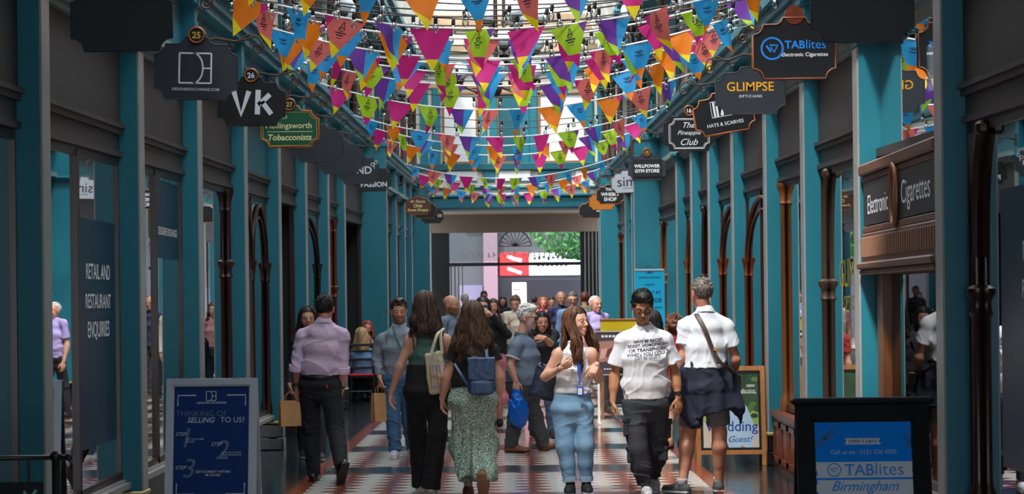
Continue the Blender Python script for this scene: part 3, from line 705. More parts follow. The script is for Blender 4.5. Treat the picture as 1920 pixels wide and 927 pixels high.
def d_hat(w, h):
    t = MB(); put_text(t, 'HATS & SCARVES', (0, Yf, .095), w=.37, bold=.008); O = (0, Yf, 0)
    line2d(t, [(-.12, .17), (-.12, .33), (.08, .33), (.08, .17), (-.12, .17)], .006, O)
    for q in (-.09, -.06): rect(t, (q, Yf, .25), .02, .15)
    line2d(t, [(-.02, .18), (.0, .24), (.0, .32)], .03, O); line2d(t, [(.03, .19), (.06, .19)], .02, O)
    return [('lettering', t, LETTER)]
def d_pine(w, h):
    t = MB(); put_text(t, 'The', (.0, Yf, .30), h=.065, shear=.4); put_text(t, 'Pineapple', (0, Yf, .205), w=.27, shear=.4); put_text(t, 'Club', (.0, Yf, .105), h=.075, shear=.4)
    m = MB()
    for k, q in ((.86, .004), (.80, .002)):
        p = [(x * k * .9, h / 2 + (z - h / 2) * k) for x, z in plaque(w, h, hump=False)]; m.tube([(x, Yf, z) for x, z in p + p[:1]], q, 4, cap=False)
    return [('lettering', t, LETTER), ('inner_line', m, LETTER)]
def d_will(w, h):
    p = MB(); p.box((-.22, -.035, .05), (.22, -.015, .32)); t = MB(); put_text(t, 'WILLPOWER', (0, -.037, .22), w=.40, bold=.035); put_text(t, 'GYM STORE', (0, -.037, .145), w=.38, bold=.035)
    return [('panel', p, BLACKP), ('lettering', t, LETTER)]
def d_sim(w, h):
    t = MB(); put_text(t, 'simi', (.02, Yf, .20), h=.17); [rect(t, (-.08 + i * .028, Yf, .08), .018, .012) for i in range(9)]; return [('lettering', t, SIGNBK2)]
def d_whi(w, h):
    t = MB(); put_text(t, 'THE', (-.03, Yf, .31), h=.06, bold=.03); put_text(t, 'WHISKY', (0, Yf, .205), w=.40, bold=.03); put_text(t, 'SHOP', (0, Yf, .10), w=.27, bold=.03); return [('lettering', t, LETTER)]
GREEN = mat('sign_green', (10, 88, 60), rough=.4); BRN = mat('sign_brown', (92, 56, 34), rough=.5); ORG = mat('sign_orange', (214, 128, 40), rough=.5); PALE = mat('sign_pale', (196, 204, 214), rough=.5)
hanging_sign(-1, PL[1], 'blank dark hanging sign, nearest to the viewer on the left side', w=.58, dz=.03)
hanging_sign(-1, PL[2], 'dark hanging sign with white DE monogram and number 25', number='25', draw=d_de, tilt=.03, w=.60, h=.40, dx=-.05)
hanging_sign(-1, PL[3], 'dark hanging sign with big brush-painted VK and number 26', board=SIGNBK2, number='26', numcol=LETTER, draw=d_vk, h=.37)
hanging_sign(-1, PL[4], 'green tobacconist hanging sign with copper rim and number 27', board=GREEN, edge=COPPER, number='27', draw=d_john)
hanging_sign(-1, PL[5], 'blank charcoal hanging sign just behind the green tobacconist sign', h=.38, number=None)
hanging_sign(-1, PL[6], 'blank charcoal hanging sign between the other blank sign and the AND sign', h=.38)
hanging_sign(-1, PL[7], 'charcoal hanging sign with white letters AND and a leaf mark', h=.37, draw=d_nd)
hanging_sign(-1, PL[8], 'black hanging sign with white word PASSION', board=SIGNBK2, draw=d_pas)
hanging_sign(-1, PL[10], 'brown hanging sign of the sweet shop with cream letters', board=BRN, edge=COPPER, draw=d_simms, dx=.05)
hanging_sign(-1, PL[11], 'dark hanging sign with copper rim half hidden behind the brown sign', board=SIGNBK2, edge=COPPER, dx=.05)
hanging_sign(-1, PL[12], 'black hanging sign farthest along the left side, behind the brown sign', board=SIGNBK2, draw=d_s, dx=.1, dz=-.05)
hanging_sign(1, PR[1], 'blank dark hanging sign, nearest to the viewer on the right side', w=.61)
hanging_sign(1, PR[2], 'black hanging sign with blue electronic cigarette shop logo and wooden disc', board=SIGNBK2, edge=mat('brown_rim', (120, 66, 38), rough=.5), draw=d_tab, w=.61, h=.40, topdisc=MAHOG, dz=.05)
hanging_sign(1, PR[3], 'charcoal hanging sign with amber optician lettering', draw=d_gl, w=.61)
hanging_sign(1, PR[4] + .0, 'black hats and scarves hanging sign tilted in a copper rim', board=SIGNBK2, edge=COPPER, draw=d_hat, w=.60, tilt=-.16, dz=.01, dx=.075)
hanging_sign(1, PR[5], 'black hanging sign with white script and double line, number 16', board=SIGNBK2, number='16', numcol=LETTER, draw=d_pine, w=.60, h=.40, dx=-.04)
hanging_sign(1, PR[8], 'charcoal gym store hanging sign with raised black panel, number 13', number='13', draw=d_will, w=.58, h=.37)
hanging_sign(1, PR[9], 'pale grey hanging sign with thin dark letters', board=PALE, edge=mat('dark_rim', (90, 62, 50)), draw=d_sim, tilt=-.04)
hanging_sign(1, PR[10], 'black whisky shop hanging sign with copper rim', board=SIGNBK2, edge=COPPER, draw=d_whi)
hanging_sign(1, PR[11], 'orange hanging sign half hidden behind the whisky shop sign', board=ORG, edge=BRN, dx=-.07, dz=-.06)
hanging_sign(1, PR[12], 'dark hanging sign farthest along the right side, behind the orange sign', board=SIGNBK2, edge=COPPER, draw=d_s, dx=-.12, dz=-.12)

# ================================================================== BUNTING
FC = {'salmon': (226, 112, 104), 'orange': (240, 128, 24), 'blue': (52, 160, 222), 'green': (172, 212, 44), 'magenta': (208, 38, 128), 'purple': (112, 58, 158), 'yellow': (246, 216, 20)}
FM = {k: mat('flag_' + k, v, rough=.7, vary=.07, vscale=12, bump=.25, bscale=14, trans=.42) for k, v in FC.items()}
INK = mat('flag_ink', (40, 30, 52), rough=.8)
FW, FH = .36, .36
def flag_mesh(kind, var, rgf):
    """a pennant w 1 x h 1 wide in its own plane, with patches of colour, a printed mark and a slight billow"""
    w, h = FW, FH
    tipmain = {'salmon': ('yellow', 'magenta', -1), 'orange': ('yellow', 'magenta', 1), 'blue': ('orange', None, 0), 'green': ('magenta', 'purple', 1), 'magenta': ('yellow', None, 0), 'purple': ('green', 'blue', 1)}[kind]
    names = [kind, tipmain[0], tipmain[1] or kind]
    amp, ph = rgf.uniform(.012, .03), rgf.uniform(0, 6); swing = rgf.uniform(-.10, .10); shear = rgf.uniform(-.22, .22)
    def pos(u, t):   # u -1..1 across, t 0..1 down
        x = u * w / 2 * (1 - t) + shear * t * h * .5
        y = amp * math.sin(3.2 * u * (1 - t) + 5 * t + ph) * (t + .15) + swing * t * t
        return (x, y, -t * h)
    cs = tipmain[2]; bm = bmesh.new(); NX, NZ = 6, 8
    rows = [[bm.verts.new(((-1 + 2 * j / NX) * (1 - i / NZ * .998), 0, -i / NZ * .998)) for j in range(NX + 1)] for i in range(NZ + 1)]
    for i in range(NZ):
        for j in range(NX): bm.faces.new((rows[i][j], rows[i + 1][j], rows[i + 1][j + 1], rows[i][j + 1]))
    tl = (.70, .30 if kind in ('salmon', 'orange', 'purple') else 0.0); cl = (.50, .95) if kind != 'purple' else (.22, -.15)
    cutp = lambda p, n: bmesh.ops.bisect_plane(bm, geom=bm.verts[:] + bm.edges[:] + bm.faces[:], plane_co=p, plane_no=n, dist=1e-5)
    cutp((0, 0, -tl[0]), (tl[1], 0, 1))
    if tipmain[1]: cutp((cs * cl[0], 0, 0), (cs, 0, cl[1]))
    mb = MB()
    for f in bm.faces:
        c = f.calc_center_median(); x, t = c.x, -c.z; m = 0
        if t > tl[0] + tl[1] * x: m = 1
        if tipmain[1] and cs * x > cl[0] + cl[1] * t: m = 2
        mb.f.append(tuple(v.index for v in f.verts)); mb.m.append(m)
    bm.verts.index_update(); mb.f = [tuple(v.index for v in f.verts) for f in bm.faces]
    mb.v = [pos(v.co.x / max(1e-4, 1 + v.co.z), -v.co.z) for v in bm.verts]; bm.free()
    def stroke(p, wd):
        out = []
        for (a, b) in p:
            out.append(pos(a / (1 - b), b))
        for q0, q1 in zip(out[:-1], out[1:]):
            d = Vector((q1[0] - q0[0], 0, q1[2] - q0[2])); n = Vector((-d.z, 0, d.x)).normalized() * wd / 2
            for yy in (-.0025, .0025):
                o = Vector((0, yy, 0)); mb.raw([Vector(q0) + n + o, Vector(q0) - n + o, Vector(q1) - n + o, Vector(q1) + n + o], [(0, 1, 2, 3)], 3)
    if kind in ('salmon', 'green'):
        stroke([(-.16, .28), (.02, .07), (.14, .26), (.0, .20), (-.16, .28)], .007); stroke([(-.12, .31), (.10, .29)], .007)
        stroke([(-.28, .35), (.26, .35)], .011); stroke([(-.18, .41), (.16, .41)], .010); stroke([(-.12, .48), (.12, .48)], .005)
    if kind == 'blue':
        for k in (-.16, -.08, 0, .08, .16): stroke([(k * .4, .26), (k * 1.6, .17 + abs(k) * .15)], .007)
        stroke([(-.26, .32), (.26, .32)], .008); stroke([(-.14, .36), (.14, .36)], .005)
    me_o = mb.build('flag', [FM[names[0]], FM[names[1]], FM[names[2]], INK], None, smooth=True)
    me = me_o.data; bpy.data.objects.remove(me_o); return me
rf = random.Random(11)
FLAGS = {k: [flag_mesh(k, v, rf) for v in range(4)] for k in ('salmon', 'orange', 'blue', 'green', 'magenta', 'purple')}
ROPE = mat('white_rope', (238, 238, 238), rough=.6)
SEQ = ['purple', 'salmon', 'orange', 'blue', 'orange', 'blue', 'salmon', 'purple', 'magenta', 'green', 'magenta', 'green', 'purple', 'salmon', 'blue', 'orange', 'blue', 'orange', 'salmon', 'purple', 'green', 'magenta']
def sag(x, x0, x1, z0, z1, dip):
    t = (x - x0) / (x1 - x0); return z0 + (z1 - z0) * t - dip * 4 * t * (1 - t)
BUNT = [(-30, 0), (54, 3), (72, 1), (110, 4), (121, 2), (137, 6), (161, 5), (205, 7), (256, 3), (272, 9), (290, 1), (333, 4), (347, 8), (362, 2), (374, 6)]
ORD = ['nearest to the viewer', 'second nearest to the viewer', 'third nearest to the viewer', 'fourth nearest to the viewer', 'fifth nearest to the viewer', 'sixth from the viewer', 'seventh from the viewer', 'eighth from the viewer', 'ninth from the viewer', 'tenth from the viewer', 'fifth from the far exit', 'fourth from the far exit', 'third from the far exit', 'second from the far exit', 'closest to the far exit']
for k, (yc, ph) in enumerate(BUNT):
    Y = min(7988.0 / (498.0 - yc), 59.7); zc = 4.02 + up(Y)
    x0, x1 = -HL - .0, HR + .0; z0, z1 = zc + .42, zc + .50
    dip = (z0 + z1) / 2 - zc
    t = thing('bunting_string', 'string of coloured pennants on a white rope across the arcade, ' + ORD[k], 'bunting', (x0, Y, z0), group='bunting strings across the arcade')
    o0 = Vector(t.location)
    r = MB(); r.tube([Vector((x, Y, sag(x, x0, x1, z0, z1, dip))) - o0 for x in np.linspace(x0, x1, 25)], .011, 6); r.build('rope', ROPE, t, smooth=True)
    pitch = .40; n = int((x1 - x0 - .2) / pitch); rr = random.Random(40 + k)
    for i in range(n):
        x = x0 + .2 + pitch * (i + .5) + rr.uniform(-.03, .03); kind = SEQ[(i + ph + (1 if k % 2 else 0)) % len(SEQ)]
        z = sag(x, x0, x1, z0, z1, dip); slope = math.atan((sag(x + .05, x0, x1, z0, z1, dip) - sag(x - .05, x0, x1, z0, z1, dip)) / .1)
        f = bpy.data.objects.new('flag', FLAGS[kind][rr.randrange(4)]); COL.objects.link(f); f.parent = t
        f.location = Vector((x, Y, z - .008)) - o0
        f.rotation_euler = (rr.uniform(-.25, .25), -slope + rr.uniform(-.06, .06), rr.choice((-1, 1)) * rr.uniform(.0, 1.05))
        q = rr.uniform(.9, 1.1); f.scale = (q, 1, q)

# ================================================================== FESTOON LIGHTS
SOCK = mat('black_socket', (14, 14, 15), rough=.5)
BULB = glass_mat('bulb_glass', (.86, .86, .84), ior=1.6)
bm_ = MB(); bm_.lathe((0, 0, 0), [(.008, 0), (.016, -.012), (.018, -.05), (.015, -.062)], 8)
_o = bm_.build('socket', SOCK); SOCK_ME = _o.data; bpy.data.objects.remove(_o)
bm_ = MB(); bm_.lathe((0, 0, 0), [(.012, -.06), (.02, -.075), (.030, -.10), (.030, -.118), (.018, -.138), (.004, -.143)], 10)
_o = bm_.build('bulb', BULB, smooth=True); BULB_ME = _o.data; bpy.data.objects.remove(_o)
CAB = [(6, -.1), (27, .2), (54, 0), (73, -.15), (112, .1), (130, -.1), (16, 0.1), (36, -.2), (44, .2), (62, 0), (83, .1), (98, -.1), (150, .15), (190, 0), (226, -.1), (240, .1)]
CAB.sort(); CORD = 'first second third fourth fifth sixth seventh eighth ninth tenth eleventh twelfth thirteenth fourteenth fifteenth sixteenth'.split()
for k, (yc, tl) in enumerate(CAB):
    Y = 8300.0 / (498.0 - yc) + (.25 if yc != 190 else -.5); zc = 4.12 + up(Y); x0, x1 = -HL, HR; z0, z1 = zc + .34 - tl * .4, zc + .34 + tl * .4; dip = (z0 + z1) / 2 - zc
    t = thing('festoon_cable', 'black cable of clear bulbs strung across among the pennants, number %s from the viewer' % (CORD[k]), 'string lights', (x0, Y, z0), group='festoon light cables across the arcade')
    o0 = Vector(t.location); r = MB(); pts = [Vector((x, Y, sag(x, x0, x1, z0, z1, dip))) - o0 for x in np.linspace(x0, x1, 25)]
    r.tube(pts, .007, 5); r.build('cable', SOCK, t)
    rr = random.Random(90 + k); x = x0 + rr.uniform(.1, .4)
    while x < x1 - .1:
        z = sag(x, x0, x1, z0, z1, dip); s = bpy.data.objects.new('socket', SOCK_ME); COL.objects.link(s); s.parent = t; s.location = Vector((x, Y, z)) - o0; s.rotation_euler = (rr.uniform(-.1, .1), rr.uniform(-.2, .2), 0)
        b = bpy.data.objects.new('bulb', BULB_ME); COL.objects.link(b); b.parent = s; x += .36
# ================================================================== CHANDELIERS AND WALL LAMPS
OPAL = mat('opal_globe', (226, 238, 244), rough=.25)
def lamp_cluster(name, label, cat, loc, globes, stem_top, arms=True, group=None):
    t = thing(name, label, cat, loc, group=group)
    b = MB(); b.tube([(0, 0, stem_top), (0, 0, -.1)], .035, 8); b.lathe((0, 0, -.30), [(.01, 0), (.05, .03), (.09, .10), (.10, .15), (.06, .2), (.12, .24), (.05, .28)], 12)
    for (gx, gy, gz, gr) in globes:
        if math.hypot(gx, gy) > .05:
            pts = [(gx * q, gy * q, -.05 + (gz + .02) * q * q - .14 * math.sin(q * PI)) for q in np.linspace(0, 1, 9)]; b.tube(pts, .022, 6)
    b.build('stem', IRON_B, t, smooth=True, sharp=50)
    for (gx, gy, gz, gr) in globes:
        g = MB(); g.sphere((gx, gy, gz + gr), gr, 20, 12); o = g.build('globe', OPAL, t, smooth=True)
        c = MB(); c.lathe((gx, gy, gz), [(gr * .35, -.05), (gr * .6, 0), (gr * .5, .04)], 12); c.build('gallery', IRON_B, o)
CH = [(930, 133, 34.0, 'fitting nearest to the viewer'), (945, 80, 40.0, 'fitting in the middle of the row'), (965, 26, 46.0, 'fitting farthest away')]
for px, py, Y, nm in CH:
    c = P(px, py, Y); gr = .16 * Y / 40 * 1.15
    gl = [(.62 * math.cos(a), .62 * math.sin(a), .0, gr * .98) for a in (PI * .02, PI * .5, PI * .98, PI * 1.5)]
    lamp_cluster('chandelier', 'pendant light with white globes above the aisle, ' + nm, 'chandelier', (c.x, Y, c.z - gr), gl, 10.6 + up(Y) - c.z, group='globe chandeliers down the middle of the arcade')
WLG = [(0, 0, 0.0, .2), (.05, -.32, .1, .18), (.05, .32, .1, .18), (0, 0, .48, .18)]
for side, px, py, Y, lb in ((-1, 640, 42, 35.2, 'cluster of white globes on the left gallery nearest to the viewer'), (-1, 752, 190, 50, 'cluster of white globes on the left gallery by the end wall'), (1, 1183, 40, 40.0, 'cluster of white globes on the right gallery nearest to the viewer'), (1, 1183, 190, 50, 'cluster of white globes on the right gallery by the end wall')):
    c = P(px, py, Y)
    lamp_cluster('globe_lamp', lb, 'lamp', (c.x, Y, c.z), WLG, -1.0 - max(0, c.z - 5.6), group='globe lamps on the galleries')
# ================================================================== PEOPLE: implicit surfaces turned into meshes
f4 = np.float32
def surface_nets(F, lo, h):
    S = F < 0; nx, ny, nz = F.shape
    c = np.zeros((nx - 1, ny - 1, nz - 1), np.int8)
    for i in (0, 1):
        for j in (0, 1):
            for k in (0, 1): c += S[i:nx - 1 + i, j:ny - 1 + j, k:nz - 1 + k]
    act = (c > 0) & (c < 8); idx = np.argwhere(act)
    if len(idx) == 0: return np.zeros((0, 3)), np.zeros((0, 4), int)
    gid = np.full(act.shape, -1, np.int32); gid[act] = np.arange(len(idx))
    acc = np.zeros((len(idx), 3)); cnt = np.zeros(len(idx))
    corners = [(i, j, k) for i in (0, 1) for j in (0, 1) for k in (0, 1)]
    vals = {q: F[idx[:, 0] + q[0], idx[:, 1] + q[1], idx[:, 2] + q[2]] for q in corners}
    for a in corners:
        for ax in range(3):
            if a[ax]: continue
            b = list(a); b[ax] = 1; b = tuple(b); fa, fb = vals[a], vals[b]; m = (fa < 0) != (fb < 0)
            t = fa[m] / (fa[m] - fb[m]); p = np.tile(np.array(a, float), (m.sum(), 1)); p[:, ax] += t; acc[m] += p; cnt[m] += 1
    V = np.asarray(lo) + h * (idx + acc / cnt[:, None])
    Q = []
    for ax in range(3):
        A = [slice(None)] * 3; Bs = [slice(None)] * 3; A[ax] = slice(0, -1); Bs[ax] = slice(1, None)
        ch = np.argwhere(S[tuple(A)] != S[tuple(Bs)])
        o1, o2 = [(1, 2), (2, 0), (0, 1)][ax]
        ok = (ch[:, o1] > 0) & (ch[:, o2] > 0) & (ch[:, o1] < F.shape[o1] - 1) & (ch[:, o2] < F.shape[o2] - 1); ch = ch[ok]
        if len(ch) == 0: continue
        e1 = np.zeros(3, int); e1[o1] = 1; e2 = np.zeros(3, int); e2[o2] = 1
        g = lambda d: gid[tuple((ch - d).T)]
        q = np.stack([g(e1 + e2), g(e2), g(0 * e1), g(e1)], 1)
        ins = S[tuple(ch.T)]; q[~ins] = q[~ins][:, ::-1]; Q.append(q)
    return V, np.concatenate(Q) if Q else np.zeros((0, 4), int)
def nrm(v):
    v = np.asarray(v, float); return v / (np.linalg.norm(v) or 1)
class Model:
    """a list of implicit shapes blended into one surface"""
    def __init__(s): s.p = []
    def _add(s, fn, pts, r, k, g, op): 
        pts = np.array(pts, float); s.p.append((fn, pts.min(0) - r, pts.max(0) + r, k, g, op))
    def cone(s, a, b, ra, rb, k=.02, g='', op='+', flat=False):
        a, b = np.asarray(a, float), np.asarray(b, float); ab = b - a; L2 = float(ab @ ab) or 1e-9; L = math.sqrt(L2)
        def fn(x, y, z):
            X, Y, Z = x - a[0], y - a[1], z - a[2]
            t0 = (X * ab[0] + Y * ab[1] + Z * ab[2]) / L2; t = np.clip(t0, 0, 1)
            d = np.sqrt((X - t * ab[0]) ** 2 + (Y - t * ab[1]) ** 2 + (Z - t * ab[2]) ** 2) - (ra + (rb - ra) * t)
            if flat:
                d2 = np.sqrt((X - t0 * ab[0]) ** 2 + (Y - t0 * ab[1]) ** 2 + (Z - t0 * ab[2]) ** 2) - (ra + (rb - ra) * np.clip(t0, -.3, 1.0))
                d = np.where(t0 > 1, np.maximum(d2, (t0 - 1) * L), d)
            return d
        s._add(fn, [a, b], max(ra, rb), k, g, op); return s
    def ell(s, c, R, r, k=.02, g='', op='+'):
        c = np.asarray(c, float); R = np.asarray(R, float); r = np.asarray(r, float)
        def fn(x, y, z):
            X, Y, Z = x - c[0], y - c[1], z - c[2]; k0 = 0; k1 = 0
            for i in range(3):
                q = (X * R[i][0] + Y * R[i][1] + Z * R[i][2]) / r[i]; k0 = k0 + q * q; k1 = k1 + (q / r[i]) ** 2
            k0 = np.sqrt(k0); return k0 * (k0 - 1) / np.maximum(np.sqrt(k1), 1e-6)
        s._add(fn, [c], r.max(), k, g, op); return s
    def loft(s, pts, rx, ry, U, V, k=.03, g='', flat0=False, flat1=False):
        U, V = np.asarray(U, float), np.asarray(V, float)
        for i in range(len(pts) - 1):
            a, b = np.asarray(pts[i], float), np.asarray(pts[i + 1], float); ab = b - a; L2 = float(ab @ ab); L = math.sqrt(L2); n = ab / L
            x0, x1, y0, y1 = rx[i], rx[i + 1], ry[i], ry[i + 1]
            f0, f1 = flat0 and i == 0, flat1 and i == len(pts) - 2
            def fn(x, y, z, a=a, ab=ab, L2=L2, L=L, n=n, x0=x0, x1=x1, y0=y0, y1=y1, f0=f0, f1=f1):
                X, Y, Z = x - a[0], y - a[1], z - a[2]; t0 = (X * ab[0] + Y * ab[1] + Z * ab[2]) / L2; t = np.clip(t0, 0, 1)
                w = (t0 - t) * L
                RX, RY = x0 + (x1 - x0) * t, y0 + (y1 - y0) * t; m = np.minimum(RX, RY)
                u = (X - t * ab[0]) * U[0] + (Y - t * ab[1]) * U[1] + (Z - t * ab[2]) * U[2]
                v = (X - t * ab[0]) * V[0] + (Y - t * ab[1]) * V[1] + (Z - t * ab[2]) * V[2]
                if f0 or f1:
                    d = (np.sqrt((u / RX) ** 2 + (v / RY) ** 2) - 1) * m
                    dc = (np.sqrt((u / RX) ** 2 + (v / RY) ** 2 + (w / (m * .5)) ** 2) - 1) * m
                    lo_ = np.maximum(d, -t0 * L) if f0 else dc; hi_ = np.maximum(d, (t0 - 1) * L) if f1 else dc
                    return np.where(t0 < 0, lo_, np.where(t0 > 1, hi_, d))
                return (np.sqrt((u / RX) ** 2 + (v / RY) ** 2 + (w / (m * .6)) ** 2) - 1) * m
            s._add(fn, [a, b], max(x0, x1, y0, y1), k if i else k, g, '+')
        return s
    def box(s, c, R, hf, r=.01, k=.0, g='', op='+'):
        c = np.asarray(c, float); R = np.asarray(R, float); hf = np.asarray(hf, float)
        def fn(x, y, z):
            X, Y, Z = x - c[0], y - c[1], z - c[2]; q = [np.abs(X * R[i][0] + Y * R[i][1] + Z * R[i][2]) - (hf[i] - r) for i in range(3)]
            out = np.sqrt(np.maximum(q[0], 0) ** 2 + np.maximum(q[1], 0) ** 2 + np.maximum(q[2], 0) ** 2)
            return out + np.minimum(np.maximum(q[0], np.maximum(q[1], q[2])), 0) - r
        s._add(fn, [c], np.linalg.norm(hf), k, g, op); return s
    def cut(s, p, n, g='', lo=None, hi=None):
        """takes away everything on the far side of a plane (inside the box lo..hi when given)"""
        p = np.asarray(p, float); n = nrm(n); fn = lambda x, y, z: (x - p[0]) * n[0] + (y - p[1]) * n[1] + (z - p[2]) * n[2]
        s.p.append((fn, lo, hi, 0, g, 'cut')); return s
    def bounds(s, groups=None):
        b = [(q[1], q[2]) for q in s.p if q[5] == '+' and (groups is None or q[4] in groups)]
        return np.min([q[0] for q in b], 0), np.max([q[1] for q in b], 0)
    def mesh(s, h, lo=None, hi=None, skip=(), disp=None, pad=.02):
        L0, H0 = s.bounds(); lo = np.asarray(L0 - pad if lo is None else lo, float); hi = np.asarray(H0 + pad if hi is None else hi, float)
        n = np.maximum(np.ceil((hi - lo) / h).astype(int) + 1, 3); F = np.full(n, .12, f4)
        ax = [(lo[i] + h * np.arange(n[i])).astype(f4) for i in range(3)]
        for fn, a, b, k, g, op in s.p:
            if g in skip: continue
            if a is None: sl = (slice(0, n[0]), slice(0, n[1]), slice(0, n[2]))
            else:
                m = .05 + k; i0 = np.clip(np.floor((a - m - lo) / h).astype(int), 0, n); i1 = np.clip(np.ceil((b + m - lo) / h).astype(int) + 1, 0, n)
                if np.any(i1 <= i0): continue
                sl = tuple(slice(i0[i], i1[i]) for i in range(3))
            x, y, z = ax[0][sl[0]][:, None, None], ax[1][sl[1]][None, :, None], ax[2][sl[2]][None, None, :]
            d = fn(x, y, z); A = F[sl]
            if op == '+':
                r = np.minimum(A, d)
                if k > 0: q = np.maximum(k - np.abs(A - d), 0) / k; r = r - q * q * k * .25
            elif op == '-':
                d = -d; r = np.maximum(A, d)
                if k > 0: q = np.maximum(k - np.abs(A - d), 0) / k; r = r + q * q * k * .25
            else: r = np.maximum(A, d)
            F[sl] = r
        if disp is not None:
            I = np.nonzero(np.abs(F) < .045)
            if len(I[0]): F[I] += disp(ax[0][I[0]], ax[1][I[1]], ax[2][I[2]]).astype(f4)
        return surface_nets(F, lo, h)
def join_meshes(parts):
    V = []; Q = []; o = 0
    for v, q in parts:
        V.append(v); Q.append(q + o); o += len(v)
    return np.concatenate(V), np.concatenate(Q)
def to_obj(name, vq, mats, parent=None, cols=None, midx=None):
    V, Q = vq; me = bpy.data.meshes.new(name)
    me.vertices.add(len(V)); me.vertices.foreach_set('co', np.asarray(V, f4).ravel())
    me.loops.add(len(Q) * 4); me.loops.foreach_set('vertex_index', np.asarray(Q, np.int32).ravel())
    me.polygons.add(len(Q)); me.polygons.foreach_set('loop_start', np.arange(0, len(Q) * 4, 4, dtype=np.int32)); me.polygons.foreach_set('loop_total', np.full(len(Q), 4, np.int32))
    for m in (mats if isinstance(mats, (list, tuple)) else [mats]): me.materials.append(m)
    me.polygons.foreach_set('use_smooth', np.ones(len(Q), bool))
    if midx is not None: me.polygons.foreach_set('material_index', np.asarray(midx, np.int32))
    if cols is not None:
        ca = me.color_attributes.new('Col', 'FLOAT_COLOR', 'POINT'); c4 = np.ones((len(V), 4), f4); c4[:, :3] = cols; ca.data.foreach_set('color', c4.ravel())
    me.update(calc_edges=True); me.validate()
    o = bpy.data.objects.new(name, me); COL.objects.link(o)
    if parent is not None: o.parent = parent
    return o
def folds(seed, amp, wl=.09, n=5, axis=None, mask=None):
    """cloth creases: a few warped ridges"""
    r = np.random.RandomState(seed); T = []
    for i in range(n):
        d = r.normal(size=3); d[1] *= .5
        if axis is not None: d = np.asarray(axis, float) + r.normal(size=3) * .35
        d = nrm(d) * 2 * PI / (wl * r.uniform(.7, 1.5)); w = nrm(r.normal(size=3)) * 2 * PI / (wl * r.uniform(2.0, 3.5)); T.append((d, w, r.uniform(0, 6, 3), nrm(r.normal(size=3)) * 2 * PI / .45))
    def fn(x, y, z):
        o = 0
        for d, w, p, e in T:
            s = np.sin(.5 * (d[0] * x + d[1] * y + d[2] * z) + p[0] + 1.3 * np.sin(w[0] * x + w[1] * y + w[2] * z + p[1]))
            gate = .5 + .5 * np.sin(e[0] * x + e[1] * y + e[2] * z + p[2]); o = o + (1 - np.abs(s)) ** 2.2 * gate * gate
        o = -amp * o + amp * .8
        return o * mask(x, y, z) if mask is not None else o
    return fn
SKIN = {}
def skin_mat(): return mat('skin', None, rough=.5, vcol=True, vary=.04, vscale=30)
def cloth(name, col, rough=.85, **kw): return mat('cloth_' + name, col, rough=rough, **kw)

class Frame:
    """axes of a head or a hand"""
    def __init__(s, c, fa, pitch=0, roll=0, sc=1.0):
        a = math.radians(fa); p = math.radians(pitch); r = math.radians(roll); F = np.array([math.sin(a), -math.cos(a), 0]); S = np.array([math.cos(a), math.sin(a), 0]); U = np.array([0, 0, 1.0])
        F, U = F * math.cos(p) - U * math.sin(p), U * math.cos(p) + F * math.sin(p); S, U = S * math.cos(r) + U * math.sin(r), U * math.cos(r) - S * math.sin(r)
        s.c = np.asarray(c, float); s.S, s.F, s.U, s.sc = S, F, U, sc; s.R = np.array([S, -F, U])
    def w(s, x, y, z): return s.c + s.sc * (x * s.S - y * s.F + z * s.U)
    def loc(s, V): return (np.asarray(V) - s.c) @ s.R.T / s.sc
def head_model(M, f, male=True, g='head', ear=True):
    k = f.sc
    def e(x, y, z, a, b, c, kk=.02, op='+'): M.ell(f.w(x, y, z), f.R, (a * k, b * k, c * k), kk, g, op)
    def cn(p, q, a, b, kk=.012): M.cone(f.w(*p), f.w(*q), a * k, b * k, kk, g)
    e(0, .018, .035, .079, .093, .083, .0); e(0, -.02, .0, .069, .070, .083, .03)
    jw = .061 if male else .053
    e(0, -.028, -.062, jw, .056, .055, .03); e(0, -.068, -.099, .027 if male else .019, .02, .022, .022)
    for s in (-1, 1):
        e(s * .036, -.056, -.03, .024, .024, .024, .02)
        e(s * .030, -.098, .004, .019, .016, .0115, .012, '-'); e(s * .030, -.0805, .003, .0135, .0125, .0115, .003)
        cn((s * .012, -.089, .021), (s * .045, -.076, .022), .0075, .0065, .01)
        if ear: e(s * .083, .014, -.006, .008, .020, .033, .006); e(s * .092, .008, -.004, .005, .010, .018, .004, '-')
    cn((0, -.086, .012), (0, -.110, -.026), .008, .0112); e(0, -.110, -.030, .0125, .012, .010, .008)
    for s in (-1, 1): e(s * .012, -.1, -.034, .008, .009, .007, .006)
    e(0, -.090, -.064, .023, .011, .006, .004); e(0, -.089, -.0765, .019, .012, .0075, .004); e(0, -.106, -.0695, .024, .008, .0014, .003, '-')
